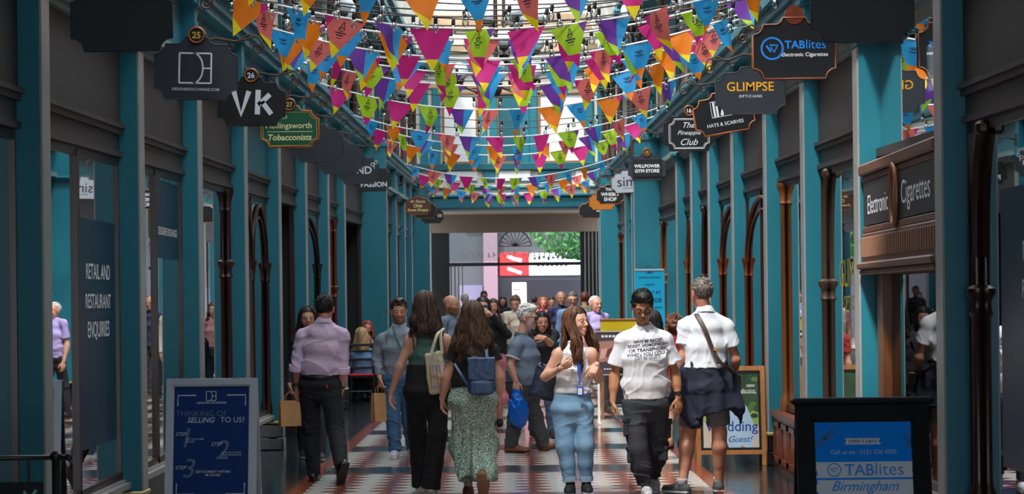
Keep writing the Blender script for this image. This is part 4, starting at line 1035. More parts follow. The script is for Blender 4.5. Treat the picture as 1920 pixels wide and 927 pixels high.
def face_paint(f, V, base, hair, eyes='open', beard=0.0, lip=(.55, .22, .2), brow=.85):
    L = f.loc(V); x, y, z = np.abs(L[:, 0]), L[:, 1], L[:, 2]; C = np.tile(np.asarray(base, float), (len(V), 1)); hair = np.asarray(hair, float)
    def mx(m, c, a=1.0):
        m = (np.clip(m, 0, 1) * a)[:, None]; C[:] = C * (1 - m) + np.asarray(c) * m
    sm = lambda d, w: np.clip(.5 - d / w, 0, 1)
    fr = y < -.035
    mx(sm(np.sqrt(((x - .038) / .026) ** 2 + ((z + .03) / .022) ** 2) - .8, .8) * fr, np.asarray(base) * (1.06, .82, .80), .55)
    mx((x > .077) * (np.abs(z + .006) < .04) * (np.abs(y - .012) < .03), np.asarray(base) * (1.08, .74, .70), .6)
    if beard: mx(sm(np.maximum.reduce([z + .040 + np.where(x < .03, .008, 0) - x * .3, y - .01, -(z + .14)]), .012) * (1 - sm(np.sqrt((x / .022) ** 2 + ((z + .0695) / .010) ** 2) - 1, .3)), hair, beard)
    zb = .0265 - np.abs(x - .026) * .16
    mx(sm(np.maximum(np.abs(z - zb) - .0042, np.abs(x - .029) - .0175), .003) * fr, hair, brow)
    mx(sm(np.sqrt((x / .0225) ** 2 + ((z + .0700) / .0105) ** 2) - 1, .3) * (y < -.07), np.asarray(lip), .75)
    mx(sm(np.maximum(np.abs(z + .0697) - .0009, x - .021), .002) * (y < -.07), np.asarray(lip) * .35, .8)
    if eyes == 'open':
        mx(sm(np.sqrt(((x - .030) / .0135) ** 2 + ((z - .0025) / .0052) ** 2) - 1, .25) * fr, (.62, .58, .55), .95)
        mx(sm(np.sqrt(((x - .030) / .0055) ** 2 + ((z - .0025) / .0056) ** 2) - 1, .3) * fr, (.03, .018, .012), 1)
        mx(sm(np.maximum(np.abs(z - .0078 + ((x - .030) / .0135) ** 2 * .003) - .0014, np.abs(x - .030) - .0145), .002) * fr, (.03, .02, .015), .95)
    else:
        mx(sm(np.maximum(np.abs(z + .0025 - ((x - .030) / .0135) ** 2 * .003) - .0014, np.abs(x - .030) - .0140), .002) * fr, (.035, .022, .018), .9)
    mx(sm(np.sqrt(((x - .0065) / .0035) ** 2 + ((z + .0385) / .002) ** 2) - 1, .5) * (y < -.09), (.10, .03, .025), .8)
    return C
def hand_model(M, w, d, n, t, curl=.5, g='hand', sz=1.0, fist=None, spread=0.0, thumb=.0):
    w = np.asarray(w, float); d = nrm(d); n = np.asarray(n, float); n = nrm(n - d * (n @ d)); t = np.asarray(t, float); t = t - d * (t @ d); t = nrm(t - n * (t @ n))
    R = np.array([d, t, n]); q = sz
    M.ell(w + d * .048 * q, R, (.056 * q, .038 * q, .0155 * q), .012, g)
    curls = fist or [curl * .85, curl, curl * 1.05, curl * 1.15]
    for i in range(4):
        b = w + d * (.088 - (.0, -.004, .001, .010)[i]) * q + t * (.0305 - .0205 * i) * q; Lf = (.072, .080, .075, .058)[i] * q; c = curls[i]
        M.cone(w + d * .03 * q + t * (.02 - .0135 * i) * q, b, .0115 * q, .0098 * q, .008, g)
        a = 0; p = b; r0 = .0094 * q; dd = nrm(d + t * spread * (1.5 - i) * .12)
        for sgm, (fr, bend) in enumerate(((.45, .9), (.31, 1.0), (.24, .7))):
            a += c * bend; v = dd * math.cos(a) + n * math.sin(a); e = p + v * Lf * fr; r1 = r0 - .0009 * q; M.cone(p, e, r0, r1, .003, g); p, r0 = e, r1
    b = w + d * .022 * q + t * .026 * q; v1 = nrm(d * .75 + t * (.62 - thumb * .5) + n * (.25 + thumb * .5)); p = b + v1 * .046 * q; M.cone(b, p, .0135 * q, .0112 * q, .012, g)
    v2 = nrm(d * .92 + t * (.18 - thumb * .4) + n * (.22 + thumb * .6)); e = p + v2 * .033 * q; M.cone(p, e, .0108 * q, .0095 * q, .004, g); M.cone(e, e + nrm(v2 + n * .3) * .024 * q, .0095 * q, .0078 * q, .003, g)
def strands(mb, f, n, length, seed, col_idx=0, spread=1.0, wave=.012, rad=.0085, part=0.0, face=62, back=0.0, top=.098, flat_back=0.0, widen=0.0, jitter=.25, bang=False, front=0.0):
    """long hair: many thin tapering locks rooted along the parting, running over the skull and hanging down"""
    r = random.Random(seed)
    for k in range(n):
        ph = math.radians(r.uniform(face, 360 - face))   # 0 is the face, 180 the nape
        sx, cy = math.sin(ph), -math.cos(ph)
        cl = int((ph + r.uniform(-.12, .12)) * 3.2); rc = random.Random(seed * 31 + cl); L = length * rc.uniform(1 - jitter, 1.0) * r.uniform(.9, 1.04); off = r.uniform(-.002, .014); pts = []; rs = []; w1, w2 = rc.uniform(0, 6) + r.uniform(-.5, .5), rc.uniform(0, 6) + r.uniform(-.5, .5); nn = 18; tw = r.uniform(-.07, .07)
        for i in range(nn + 1):
            t = i / nn
            if t < .30:
                a = math.radians(8 + 88 * t / .30); R1 = math.sin(a); zz = math.cos(a)
                pf = min(ph, 2 * PI - ph)
                if pf < 1.75: pf2 = pf * (.38 + .62 * t / .30) if pf < 1.3 else pf; sx, cy = math.copysign(math.sin(pf2), PI - ph), -math.cos(pf2)
                x = (.083 + off) * R1 * sx; y = .018 + (.099 + off) * R1 * cy; z = .035 + (.090 + off) * zz
                x += part * .03 * (1 - t / .3)
            else:
                sx, cy = math.sin(ph), -math.cos(ph); u = (t - .30) / .70; fl = 1 + widen * u + .1 * math.sin(u * PI)
                x = (.083 + off) * (sx + tw * u * 2) * fl * spread; y = .018 + (.099 + off) * cy * (1 + back * u); z = .025 - L * u
                wv = wave * (.25 + u); x += wv * math.sin(w1 + u * 13 * (.7 + L)); y += wv * .7 * math.sin(w2 + u * 12 * (.7 + L))
                y += flat_back * u
                if front and min(ph, 2 * PI - ph) < 1.9: y -= front * min(1.0, u * 1.8)
            p = f.w(x, y, 0) if False else f.w(x, y, z)
            if t >= .30 and abs(f.U[2]) < .995:      # hanging part follows gravity
                b0 = f.w(x, y, .025); p = b0 + np.array([0, 0, -1.0]) * (.025 - z) * f.sc if z < .025 else p
            pts.append(tuple(p)); rs.append(f.sc * rad * (.55 + .75 * math.sin(min(t * 2.2, 1.2))) * (1 - max(0, t - .72) / .30))
        rs = [max(q, .0006) for q in rs]
        mb.tube(pts, rs, 5, r.randrange(3), cap=True)
_HM = {}
def hair_mats(name, c):
    if name not in _HM:
        q = np.array(c, float); _HM[name] = [mat('hair_%s_%d' % (name, i), tuple(np.clip(q * s, 0, 255)), rough=.5, spec=.35, vary=.22, vscale=14, stretch=(5, 5, .6)) for i, s in enumerate((.8, 1.0, 1.28))]
    return _HM[name]
def short_hair(f, h, parent, mats, vol=1.0, A=(-.088, .060), B=(.078, -.078), top=0.0, seed=1, rec=0.0, curly=0.0, name='hair', tx=0.0):
    M = Model(); k = f.sc
    M.ell(f.w(0, .020, .040), f.R, (.0835 * k, .1005 * k, (.086 + .010 * vol) * k), 0)
    if top: M.ell(f.w(.005, -.030, .098 + top * .4), f.R, (.062 * k, .062 * k, (.03 + top) * k), .03)
    if curly: 
        for i in range(40):
            q = random.Random(seed * 77 + i); a, b = q.uniform(0, 2 * PI), q.uniform(-.2, 1); rr = math.sqrt(1 - b * b) if b < 1 else 0
            M.ell(f.w(.085 * rr * math.cos(a), .02 + .1 * rr * math.sin(a), .03 + .09 * b), f.R, (.026 * k,) * 3, .012)
    ny, nz = -(A[1] - B[1]), -(B[0] - A[0]); l = math.hypot(ny, nz); n = -f.F * (ny / l) + f.U * (nz / l)
    M.cut(f.w(0, A[0], A[1]), n)
    fo = folds(seed, .004, .016, 4, axis=f.U * .2 + f.S)
    if rec:
        for s in (-1, 1): M.ell(f.w(s * .045, -.085, .095), f.R, (.028 * k, .05 * k, .035 * k), .01, '', '-')
    return to_obj(name, M.mesh(h, disp=fo), mats, parent)

def tufts(t, f, mats, n=420, ln=.040, rad=.0042, A=(-.088, .060), B=(.078, -.078), seed=3, vol=1.0, comb=(.0, -.6, .2), lift=.30, name='locks', top=0.0):
    """short hair: small combed locks over the scalp, above the hair line A-B"""
    r = random.Random(seed); mb = MB(); c = 0
    while c < n:
        z = r.uniform(-.9, 1); a = r.uniform(0, 2 * PI); q = math.sqrt(1 - z * z); v = np.array([q * math.cos(a), q * math.sin(a), z])
        p = np.array([0, .020, .040]) + v * np.array([.081, .098, .086 + .010 * vol])
        if (p[1] - A[0]) * (B[1] - A[1]) - (p[2] - A[1]) * (B[0] - A[0]) > .0004 * 0: continue
        if top and p[1] < .03 and p[2] > .07: p[2] += top * .9
        g = np.array(comb) if p[2] > .06 else np.array([0, .25, -1.0]); g = g - v * (g @ v); g = g / (np.linalg.norm(g) + 1e-6) + np.array([r.uniform(-.35, .35), r.uniform(-.3, .3), r.uniform(-.2, .2)])
        L = ln * r.uniform(.6, 1.25) * (1.0 if p[2] > .05 else .55); li = lift if p[2] > .05 else lift * .35
        pts = []; cc = np.array([0, .020, .040]); rd = np.array([.0825, .0995, .087 + .010 * vol]); tz = p[2] - (cc + v * rd)[2] if top and p[1] < .03 else 0
        for u in (0, .33, .66, 1):
            q_ = p - np.array([0, 0, tz]) + g * L * u - cc; q_ = q_ / np.linalg.norm(q_ / rd); pts.append(tuple(f.w(*(cc + q_ * (1.0 + (li * L * math.sin(u * 2.2)) / .09 + .012) + np.array([0, 0, tz])))))
        mb.tube(pts, [rad * f.sc * w for w in (.8, 1, .8, .12)], 4, r.randrange(3)); c += 1
    return mb.build(name, mats, t, smooth=True)
SKMAT = skin_mat()
A_ = lambda *v: np.array(v, float)
def footY(px, py):
    dx, dy = px - VPX, py - VPY; return F_PX * CAM_Z / (dx * SR + dy * CR)
def unit2(fa):
    a = math.radians(fa); return A_(math.sin(a), -math.cos(a), 0)
def torso(M, j, W, off, U, V, t0=-.16, t1=.97, k=.045, g='', loose=0.0, belly=0.0):
    p0 = (j['pa'] + j['pb']) / 2; nb = j['nb']; hip, wst, ch, dh, dw, dc = W
    T = [-.16, .02, .30, .60, .82, .97]; RX = [hip * .80, hip, wst, ch, ch * .80, .066]; RY = [dh * .86, dh, dw, dc, dc * .84, .060]
    FW = [0, -.005, belly * .9, .012 + belly * .3, .0, -.012]
    pts = []; rx = []; ry = []
    for t, a, b, f in zip(T, RX, RY, FW):
        if t < t0 - .001 or t > t1 + .001: continue
        pts.append(p0 + (nb - p0) * t + V * f); lo = loose if .1 < t < .75 else loose * .5; rx.append(a + off + lo); ry.append(b + off + lo)
    M.loft(pts, rx, ry, U, V, k, g)
def shoe(parent, ank, d, mat_, sole, h=.006, L=.27, name='shoe', sneaker=True, open_=False):
    d = nrm(d); u = A_(0, 0, 1.0); u = nrm(u - d * (u @ d)) if abs(d[2]) < .98 else nrm(A_(0, -1, 0) - d * (-d[1])); sd = np.cross(d, u); R = np.array([d, sd, u]); M = Model()
    b = ank - u * .085
    M.cone(b - d * .045 + u * .040, b + d * .06 + u * .040, .038, .043, .02); M.cone(b + d * .06 + u * .036, b + d * (L - .095) + u * .030, .045, .034, .03)
    M.cone(b + d * .0 + u * .05, b + d * -.005 + u * (.10 if sneaker else .085), .042, .040, .025)
    M.box(b + d * .06 + u * .012, R, (L / 2 - .004, .043, .013), .012, .012); M.cut(b, -u); M.cut(b + u * (.105 if sneaker else .09), u)
    V, Q = M.mesh(h); cz = (V[Q].mean(1) - b) @ u
    o = to_obj(name, (V, Q), [mat_, sole], parent, midx=(cz < .022).astype(int)); return o
def person(label, Y, rx, H=1.75, fa=0, male=True, skin=(205, 150, 120), J=None, head=None, W=None, arm=1.0, near=True, top=None, bottom=None, shoes=None, hands=None, hair=None, feet=None, leg_bare=None, group=None, extra=None):
    root0 = P(rx, 700, Y); root = A_(root0.x, Y, 0)
    t = thing('person', label, 'person', tuple(root), group=group)
    Fv = unit2(fa); S0 = A_(math.cos(math.radians(fa)), math.sin(math.radians(fa)), 0); S = S0 if S0[0] >= 0 or abs(S0[0]) < .3 and False else -S0
    if abs(S0[0]) < .35: S = S0 if S0[1] > 0 else -S0      # side view: a is the near side
    shw = .185 if male else .165; hpw = .088
    D = {'hc': A_(0, 0, H - .147) + Fv * .02, 'nb': A_(0, 0, .845 * H)}
    for q, sg in (('a', -1), ('b', 1)):
        D['s' + q] = S * sg * shw + A_(0, 0, .81 * H); D['e' + q] = S * sg * (shw + .045) + A_(0, 0, .625 * H) - Fv * .02; D['w' + q] = S * sg * (shw + .04) + A_(0, 0, .485 * H) + Fv * .05
        D['p' + q] = S * sg * hpw + A_(0, 0, .50 * H); D['k' + q] = S * sg * .085 + A_(0, 0, .275 * H) + Fv * (.10 * sg); D['a' + q] = S * sg * .08 + A_(0, 0, .09) + Fv * (.17 * sg)
    for kx, v in (J or {}).items():
        dy = v[2] if len(v) > 2 else 0.0
        if v[1] is None: p = P(v[0], 880, Y + dy); w = A_(p.x, Y + dy, .088) - root
        else: p = P(v[0], v[1], Y + dy); w = A_(*p) - root
        D[kx] = w
    j = D; U = nrm(j['sb'] - j['sa']) * A_(1, 1, 0); U = nrm(U); V = Fv
    W = W or ((.160, .145, .152, .116, .105, .114) if male else (.172, .125, .145, .120, .098, .108))
    skc = A_(*lin(skin)); hd = dict(fa=fa, pitch=0, roll=0, sc=1.06, eyes='open', beard=0); hd.update(head or {})
    f = Frame(j['hc'], hd['fa'], hd['pitch'], hd['roll'], hd['sc'])
    hB, hH, hC = (.009, .0038, .0065) if near else (.014, .007, .011)
    # ---- the body, one continuous surface
    M = Model(); am = arm
    torso(M, j, W, -.016, U, V, t0=.0)
    for q in 'ab': M.cone(j['nb'] + A_(0, 0, -.030) - V * .015, j['s' + q] + A_(0, 0, -.004), .036 * am, (.030 if top and top.get('kind') != 'tank' else .042) * am, .035)
    nk = .052 if male else .043
    M.cone(j['nb'] + A_(0, 0, -.04) - V * .012, f.w(0, .030, -.058), nk * 1.1, nk, .025, 'neck')
    for q in 'ab':
        s_, e_, w_ = j['s' + q], j['e' + q], j['w' + q]
        cov = bool(top) and top.get('kind') != 'tank'
        if not cov: M.ell(s_ + (e_ - s_) * .12, np.eye(3), (.054 * am, .054 * am, .062 * am), .04)
        M.cone(s_ + (e_ - s_) * (.12 if cov else 0), e_, (.040 if cov else .050) * am, .039 * am, .03, 'arm' + q); ax = nrm(w_ - e_)
        M.cone(e_, w_, .039 * am, .027 * am, .02, 'arm' + q); M.cone(e_ + ax * .03, e_ + ax * .10, .040 * am, .038 * am, .03, 'arm' + q)
        lb = leg_bare; rt, rk, rc, ra = lb if lb else (.065, .048, .045, .036)
        p_, k_, a_ = j['p' + q], j['k' + q], j['a' + q]; M.cone(p_, k_, rt, rk, .04); M.cone(k_, a_, rk * .93, ra, .03); c0 = k_ + (a_ - k_) * .28 - V * .012; M.cone(k_ + (a_ - k_) * .12, c0, rk * .9, rc, .03); M.cone(c0, k_ + (a_ - k_) * .62, rc, ra * 1.15, .03)
        td = nrm((feet or {}).get(q, V)); M.cone(a_ + A_(0, 0, -.035), a_ + td * .12 + A_(0, 0, -.055), .034, .024, .03)
    head_model(M, f, male, 'head', ear=True)
    hb = {}
    for q, sg in (('a', -1), ('b', 1)):
        hs = dict(curl=.35, d=None, n=None, t=None, fist=None, sz=.98 if male else .9, spread=0, thumb=0.0); hs.update((hands or {}).get(q, {})); e_, w_ = j['e' + q], j['w' + q]
        d = nrm(hs['d']) if hs['d'] is not None else nrm(nrm(w_ - e_) * .8 + A_(0, 0, -.5)); n = hs['n'] if hs['n'] is not None else -S * sg - V * .25; th = hs['t'] if hs['t'] is not None else V
        hand_model(M, w_ + d * .004, d, n, th, hs['curl'], 'hand' + q, hs['sz'], hs['fist'], hs['spread'], hs['thumb']); hb[q] = w_ + d * .09
    parts = [M.mesh(hB, skip=('head', 'handa', 'handb'))]
    r = .19 * f.sc; hv = M.mesh(hH, lo=f.c - r, hi=f.c + r, skip=('', 'arma', 'armb', 'handa', 'handb')); cols = []
    parts.append(hv)
    for q in 'ab':
        parts.append(M.mesh(hH, lo=hb[q] - .16, hi=hb[q] + .16, skip=('', 'head', 'neck', 'hand' + ('b' if q == 'a' else 'a'), 'arm' + ('b' if q == 'a' else 'a'))))
    hc = A_(*lin(hd.get('browcol', (50, 36, 28))))
    for i, (v, q) in enumerate(parts):
        cols.append(face_paint(f, v, skc, hc, hd['eyes'], hd['beard'], lip=tuple(skc * A_(.95, .55, .55)), brow=hd.get('brow', .85)) if i == 1 else np.tile(skc, (len(v), 1)))
    to_obj('body', join_meshes(parts), SKMAT, t, cols=np.concatenate(cols))
    # ---- hair
    if hair: hair(t, f, .0045 if near else .008)
    # ---- clothes
    if top:
        c = dict(off=.014, loose=.006, hem=None, slv=.7, sr=(.064, .068), amp=.006, wl=.10, mat=None, kind='tee', belly=0.0, seed=3, tuck=False, neck=0.0); c.update(top); M = Model()
        torso(M, j, W, c['off'], U, V, t0=-.16, loose=c['loose'], belly=c['belly'])
        if c['kind'] not in ('tank',):
            for q in 'ab':
                M.cone(j['nb'] + A_(0, 0, -.032) - V * .015, j['s' + q] + A_(0, 0, .004), .042 * am + c['off'] * .7, .048 * am + c['off'], .035)
                s_, e_, w_ = j['s' + q], j['e' + q], j['w' + q]; r0, r1 = c['sr']; s2 = c['slv']
                M.ell(s_ + (e_ - s_) * .10, np.eye(3), (r0 * .98,) * 3, .03)
                if s2 <= 1: M.cone(s_ + (e_ - s_) * .1, s_ + (e_ - s_) * s2, r0 * .95, r1, .014, flat=True)
                else: M.cone(s_ + (e_ - s_) * .1, e_, r0 * .95, r1, .014); M.cone(e_, e_ + (w_ - e_) * (s2 - 1), r1, c.get('cuff', r1 * .85), .025, flat=True)
        hem = c['hem'] if c['hem'] is not None else (j['pa'][2] + .02)
        if not isinstance(hem, (int, float)): hem = (A_(*P(hem[0], hem[1], Y)) - root)[2]
        if c['kind'] == 'tank':
            for q, sg in (('a', -1), ('b', 1)):
                s_ = j['s' + q]; M.ell(s_ + A_(0, 0, .0) + S * sg * .015 + Fv * c.get('hole', 0), np.eye(3), (c.get('hr', .085), .16, c.get('hz', .15)), .02, '', '-')
            for q in 'ab':
                if c.get('strap'):
                    x = j['nb'] + (j['s' + q] - j['nb']) * c['strap']; lowz = A_(0, 0, -.20)
                    for sgn in (1, -1): M.cone(x + A_(0, 0, -.03) + V * sgn * .03, x + lowz + V * sgn * W[5] * 1.02, .014, .017, .02)
        lo2, hi2 = j['pa'] * 0 + A_(-.30, -.34, -1), A_(.30, .34, hem + .12)
        ctr = (j['pa'] + j['pb']) / 2
        nH = nrm(A_(0, 0, -1.0))
        M.cut(A_(0, 0, hem), nH, lo=A_(ctr[0] - .24, ctr[1] - .24, -1), hi=A_(ctr[0] + .24, ctr[1] + .24, hem + .03))
        if c['neck']: M.ell(j['nb'] + V * .045 + A_(0, 0, .01), np.eye(3), (c['neck'], .075, c['neck'] * c.get('nz', 1.0)), .015, '', '-')
        ct = c.get('collar')
        tp = to_obj('vest_top' if c['kind'] == 'tank' else 'shirt', M.mesh(hC, disp=folds(c['seed'], c['amp'], c['wl'], 5, axis=c.get('axis'))), c['mat'], t)
        if ct: 
            cm = MB(); n_ = j['nb'] + A_(0, 0, -.008); rr = nk + .007; pts = []; rows = [(rr + .012, -.012), (rr + .004, .022), (rr - .004, .040), (rr + .010, .042), (rr + .020, .018), (rr + .030, -.010)]
            vs = []; NN = 24
            for (q, z) in rows:
                for i in range(NN + 1):
                    a = (i / NN) * 2 * PI * .93 + PI * .07; dr = -V * math.cos(a) * -1 if False else V * math.cos(a) + S * math.sin(a); vs.append(tuple(n_ + dr * q + A_(0, 0, z - .014 * math.cos(a)) - Fv * .008))
            fs = [(a * (NN + 1) + i, a * (NN + 1) + i + 1, (a + 1) * (NN + 1) + i + 1, (a + 1) * (NN + 1) + i) for a in range(len(rows) - 1) for i in range(NN)]
            cm.raw(vs, fs); cm.build('collar', ct, t, smooth=True)
    if bottom:
        c = dict(kind='trousers', r=(.098, .076, .062), waist=None, mat=None, amp=.006, seed=8, end=.02, belt=None, off=.012); c.update(bottom); M = Model()
        p0 = (j['pa'] + j['pb']) / 2; wz = c['waist']
        if wz is None: wz = p0[2] + .10
        if not isinstance(wz, (int, float)): wz = (A_(*P(wz[0], wz[1], Y)) - root)[2]
        hip, wst = W[0], W[1]
        if c['kind'] == 'skirt':
            hz = c['hem']; hz = (A_(*P(hz[0], hz[1], Y)) - root)[2] if not isinstance(hz, (int, float)) else hz
            kn = (j['ka'] + j['kb']) / 2; an = (j['aa'] + j['ab']) / 2
            if c.get('drape'): M.cone(j['k' + c['drape']], j['a' + c['drape']], .10, .085, .0)
            pts = [A_(p0[0], p0[1], wz), p0 + A_(0, 0, .0), A_(*c['mid'], kn[2]) if 'mid' in c else A_(kn[0], kn[1], kn[2]), A_(an[0], an[1] * .6, hz)]
            M.loft(pts, [wst + .012, hip + .010, c['rk'], c['rh']], [W[4] + .02, W[3] + .03, c['rk'] * .78, c['rh'] * .8], U, V, .10, flat0=True, flat1=True)
            cx, cy = p0[0], p0[1]
            M.cut(A_(0, 0, hz), A_(0, 0, -1))
            def dsp(x, y, z, hz=hz, wz=wz):
                u = np.clip((wz - z) / (wz - hz), 0, 1); ph = np.arctan2(y - cy, x - cx)
                return -.014 * u * (np.cos(9 * ph + 2.2 * u) + .6 * np.cos(15 * ph - 3 * u + 1)) - .008 * u * np.sin(ph * 3 + z * 14)
            to_obj('skirt', M.mesh(hC, disp=dsp), c['mat'], t)
        else:
            dp = W[3]; T0 = p0 + A_(0, 0, -.085)
            M.loft([T0, p0 + A_(0, 0, .02), A_(p0[0], p0[1], wz)] if wz > p0[2] + .03 else [T0, A_(p0[0], p0[1], max(wz, p0[2] + .02))], [hip * .88, hip + c['off'], wst + c['off'] + .008] if wz > p0[2] + .03 else [hip * .88, hip + c['off']], [dp * .9, dp + c['off'], W[4] + c['off'] + .006] if wz > p0[2] + .03 else [dp * .9, dp + c['off']], U, V, .05, flat1=True)
            for q in 'ab':
                p_, k_, a_ = j['p' + q], j['k' + q], j['a' + q]; r0, r1, r2 = c['r']
                if c['kind'] == 'shorts': M.cone(p_, p_ + (k_ - p_) * c['end'], r0, r1, .03, flat=True); continue
                e_ = a_ + nrm(a_ - k_) * c['end']; M.cone(p_ + A_(0, 0, .02), k_, r0, r1, .028); md = k_ + (e_ - k_) * .5
                rm = c.get('rm', (r1 + r2) / 2); M.cone(k_, md, r1, rm, .03); M.cone(md, e_, rm, r2, .02, flat=True)
            kz = [j['ka'][2], j['kb'][2]]; az = min(j['aa'][2], j['ab'][2])
            def msk(x, y, z):
                g = .35 + 1.0 * np.exp(-((z - np.mean(kz)) / .09) ** 2) + 1.2 * np.exp(-((z - az - .06) / .09) ** 2) + .8 * np.exp(-((z - p0[2] + .10) / .07) ** 2); return g
            to_obj('trousers' if c['kind'] != 'shorts' else 'shorts', M.mesh(hC, disp=folds(c['seed'], c['amp'], .075, 5, axis=(.15, .1, 1), mask=msk)), c['mat'], t)
            if c['belt']:
                b = MB(); vs = []; NN = 28
                for (rr_, z) in ((.020, -.018), (.024, -.014), (.024, .014), (.020, .018)):
                    for i in range(NN):
                        a = 2 * PI * i / NN; vs.append(tuple(A_(p0[0], p0[1], wz - .022 + z) + U * math.cos(a) * (wst + rr_ + .012) + V * math.sin(a) * (W[4] + rr_ + .012)))
                b.raw(vs, [(r_ * NN + i, r_ * NN + (i + 1) % NN, (r_ + 1) * NN + (i + 1) % NN, (r_ + 1) * NN + i) for r_ in range(3) for i in range(NN)]); b.build('belt', c['belt'], t, smooth=True)
    if shoes:
        for q in 'ab': shoe(t, j['a' + q], (feet or {}).get(q, V), shoes[0], shoes[1], .006 if near else .011, sneaker=shoes[2] if len(shoes) > 2 else True, L=.275 if male else .25)
    ctx = dict(t=t, j=j, f=f, root=root, U=U, V=V, S=S, nk=nk, Y=Y, W=W)
    return ctx
def loc(c, px, py, dy=0.0):
    return A_(*P(px, py, c['Y'] + dy)) - c['root']
def wrist_band(c, q, mt, name='watch', pos=.12, r=.034, w=.011, face=True):
    e_, w_ = c['j']['e' + q], c['j']['w' + q]; ax = nrm(e_ - w_); p = w_ + ax * pos * .3; m = MB(); u = np.cross(ax, A_(0, 1, 0)); u = nrm(u); v = np.cross(ax, u)
    m.tube([p - ax * w, p + ax * w], [r, r], 14); o = m.build(name, mt, c['t'], smooth=True, sharp=40)
    if face:
        d = MB(); q0 = p + (-c['S'] if q == 'a' else c['S']) * r; d.lathe(tuple(p + A_(0, -1, 0) * (r + .002)), [(.017, -.006), (.018, 0), (.016, .006)], 14, 0, 'y'); d.build('watch_case', SIGNBK2, o)
def glasses(c, col, lens, dark=False):
    f = c['f']; m = MB(); se = lambda q: math.copysign(abs(q) ** .55, q)
    for s in (-1, 1):
        pts = [f.w(s * .035 + .027 * se(math.cos(a)), -.104 + .010 * max(0, s * math.cos(a)) , -.001 + .0185 * se(math.sin(a))) for a in np.linspace(0, 2 * PI, 25)]; m.tube(pts, .0028 * f.sc, 5, cap=False)
        m.tube([f.w(s * .062, -.094, .010), f.w(s * .082, -.055, .010), f.w(s * .088, .01, .006)], .0026 * f.sc, 5)
    m.tube([f.w(-.009, -.104, .004), f.w(0, -.108, .006), f.w(.009, -.104, .004)], .0022 * f.sc, 5)
    o = m.build('glasses', col, c['t'], smooth=True)
    for s in (-1, 1):
        l = MB(); l.raw([f.w(s * .035 + .026 * se(math.cos(a)), -.103 + .010 * max(0, s * math.cos(a)), .0175 * se(math.sin(a))) for a in np.linspace(0, 2 * PI, 17)[:-1]], [tuple(range(16))]); l.build('lens', lens, o)
def ribbon(path, w, th, side):
    """flat strap along a path"""
    m = MB(); vs = []; n = len(path); P_ = [np.asarray(p, float) for p in path]
    for i, p in enumerate(P_):
        tg = nrm(P_[min(i + 1, n - 1)] - P_[max(i - 1, 0)]); s_ = side[i] if isinstance(side, list) else side; s_ = nrm(np.asarray(s_, float) - tg * (tg @ np.asarray(s_, float))); nn = np.cross(tg, s_)
        for a, b in ((-1, -1), (1, -1), (1, 1), (-1, 1)): vs.append(tuple(p + s_ * a * w / 2 + nn * b * th / 2))
    m.raw(vs, [(4 * i + k, 4 * i + (k + 1) % 4, 4 * i + 4 + (k + 1) % 4, 4 * i + 4 + k) for i in range(n - 1) for k in range(4)] + [(3, 2, 1, 0), tuple(4 * (n - 1) + k for k in range(4))]); return m
def spline(pts, n=24):
    pts = [np.asarray(p, float) for p in pts]; out = []; k = len(pts)
    for i in range(k - 1):
        p0, p1, p2, p3 = pts[max(i - 1, 0)], pts[i], pts[i + 1], pts[min(i + 2, k - 1)]; m = max(2, n // (k - 1))
        for t in np.linspace(0, 1, m, endpoint=False): out.append(.5 * (2 * p1 + (p2 - p0) * t + (2 * p0 - 5 * p1 + 4 * p2 - p3) * t * t + (3 * p1 - p0 - 3 * p2 + p3) * t ** 3))
    return out + [pts[-1]]
# ================================================================== THE PEOPLE IN FRONT
WHITEC = cloth('white_jersey', (222, 222, 228), bump=.15, bscale=40)
def denim(nm, c): return cloth(nm, c, vary=.20, vscale=7, bump=.2, bscale=150)
BLKC = cloth('black_cotton', (22, 22, 25), bump=.1, bscale=60)
WSOLE = mat('white_sole', (216, 212, 205), rough=.6); TAN = mat('tan_leather', (134, 74, 40), rough=.45); DSOLE = mat('dark_sole', (40, 34, 30), rough=.7)
def H_short(col, nm, n=420, ln=.034, comb=(0, -.6, .2), lift=.08, rad=.0042, **kw):
    def fn(t, f, h):
        o = short_hair(f, h, t, hair_mats(nm, col)[1], **kw)
        tufts(o, f, hair_mats(nm, col), n, ln, rad, kw.get('A', (-.088, .060)), kw.get('B', (.078, -.078)), 3, kw.get('vol', 1.0), comb, lift, top=kw.get('top', 0))
    return fn
def H_long(col, nm, n, L, seed=2, cap=dict(A=(-.09, .075), B=(.06, -.05)), **kw):
    def fn(t, f, h):
        ms = hair_mats(nm, col); o = short_hair(f, h, t, ms[1], name='hair', **cap)
        mb = MB(); strands(mb, f, n, L, seed, **kw); mb.build('locks', ms, o, smooth=True)
    return fn
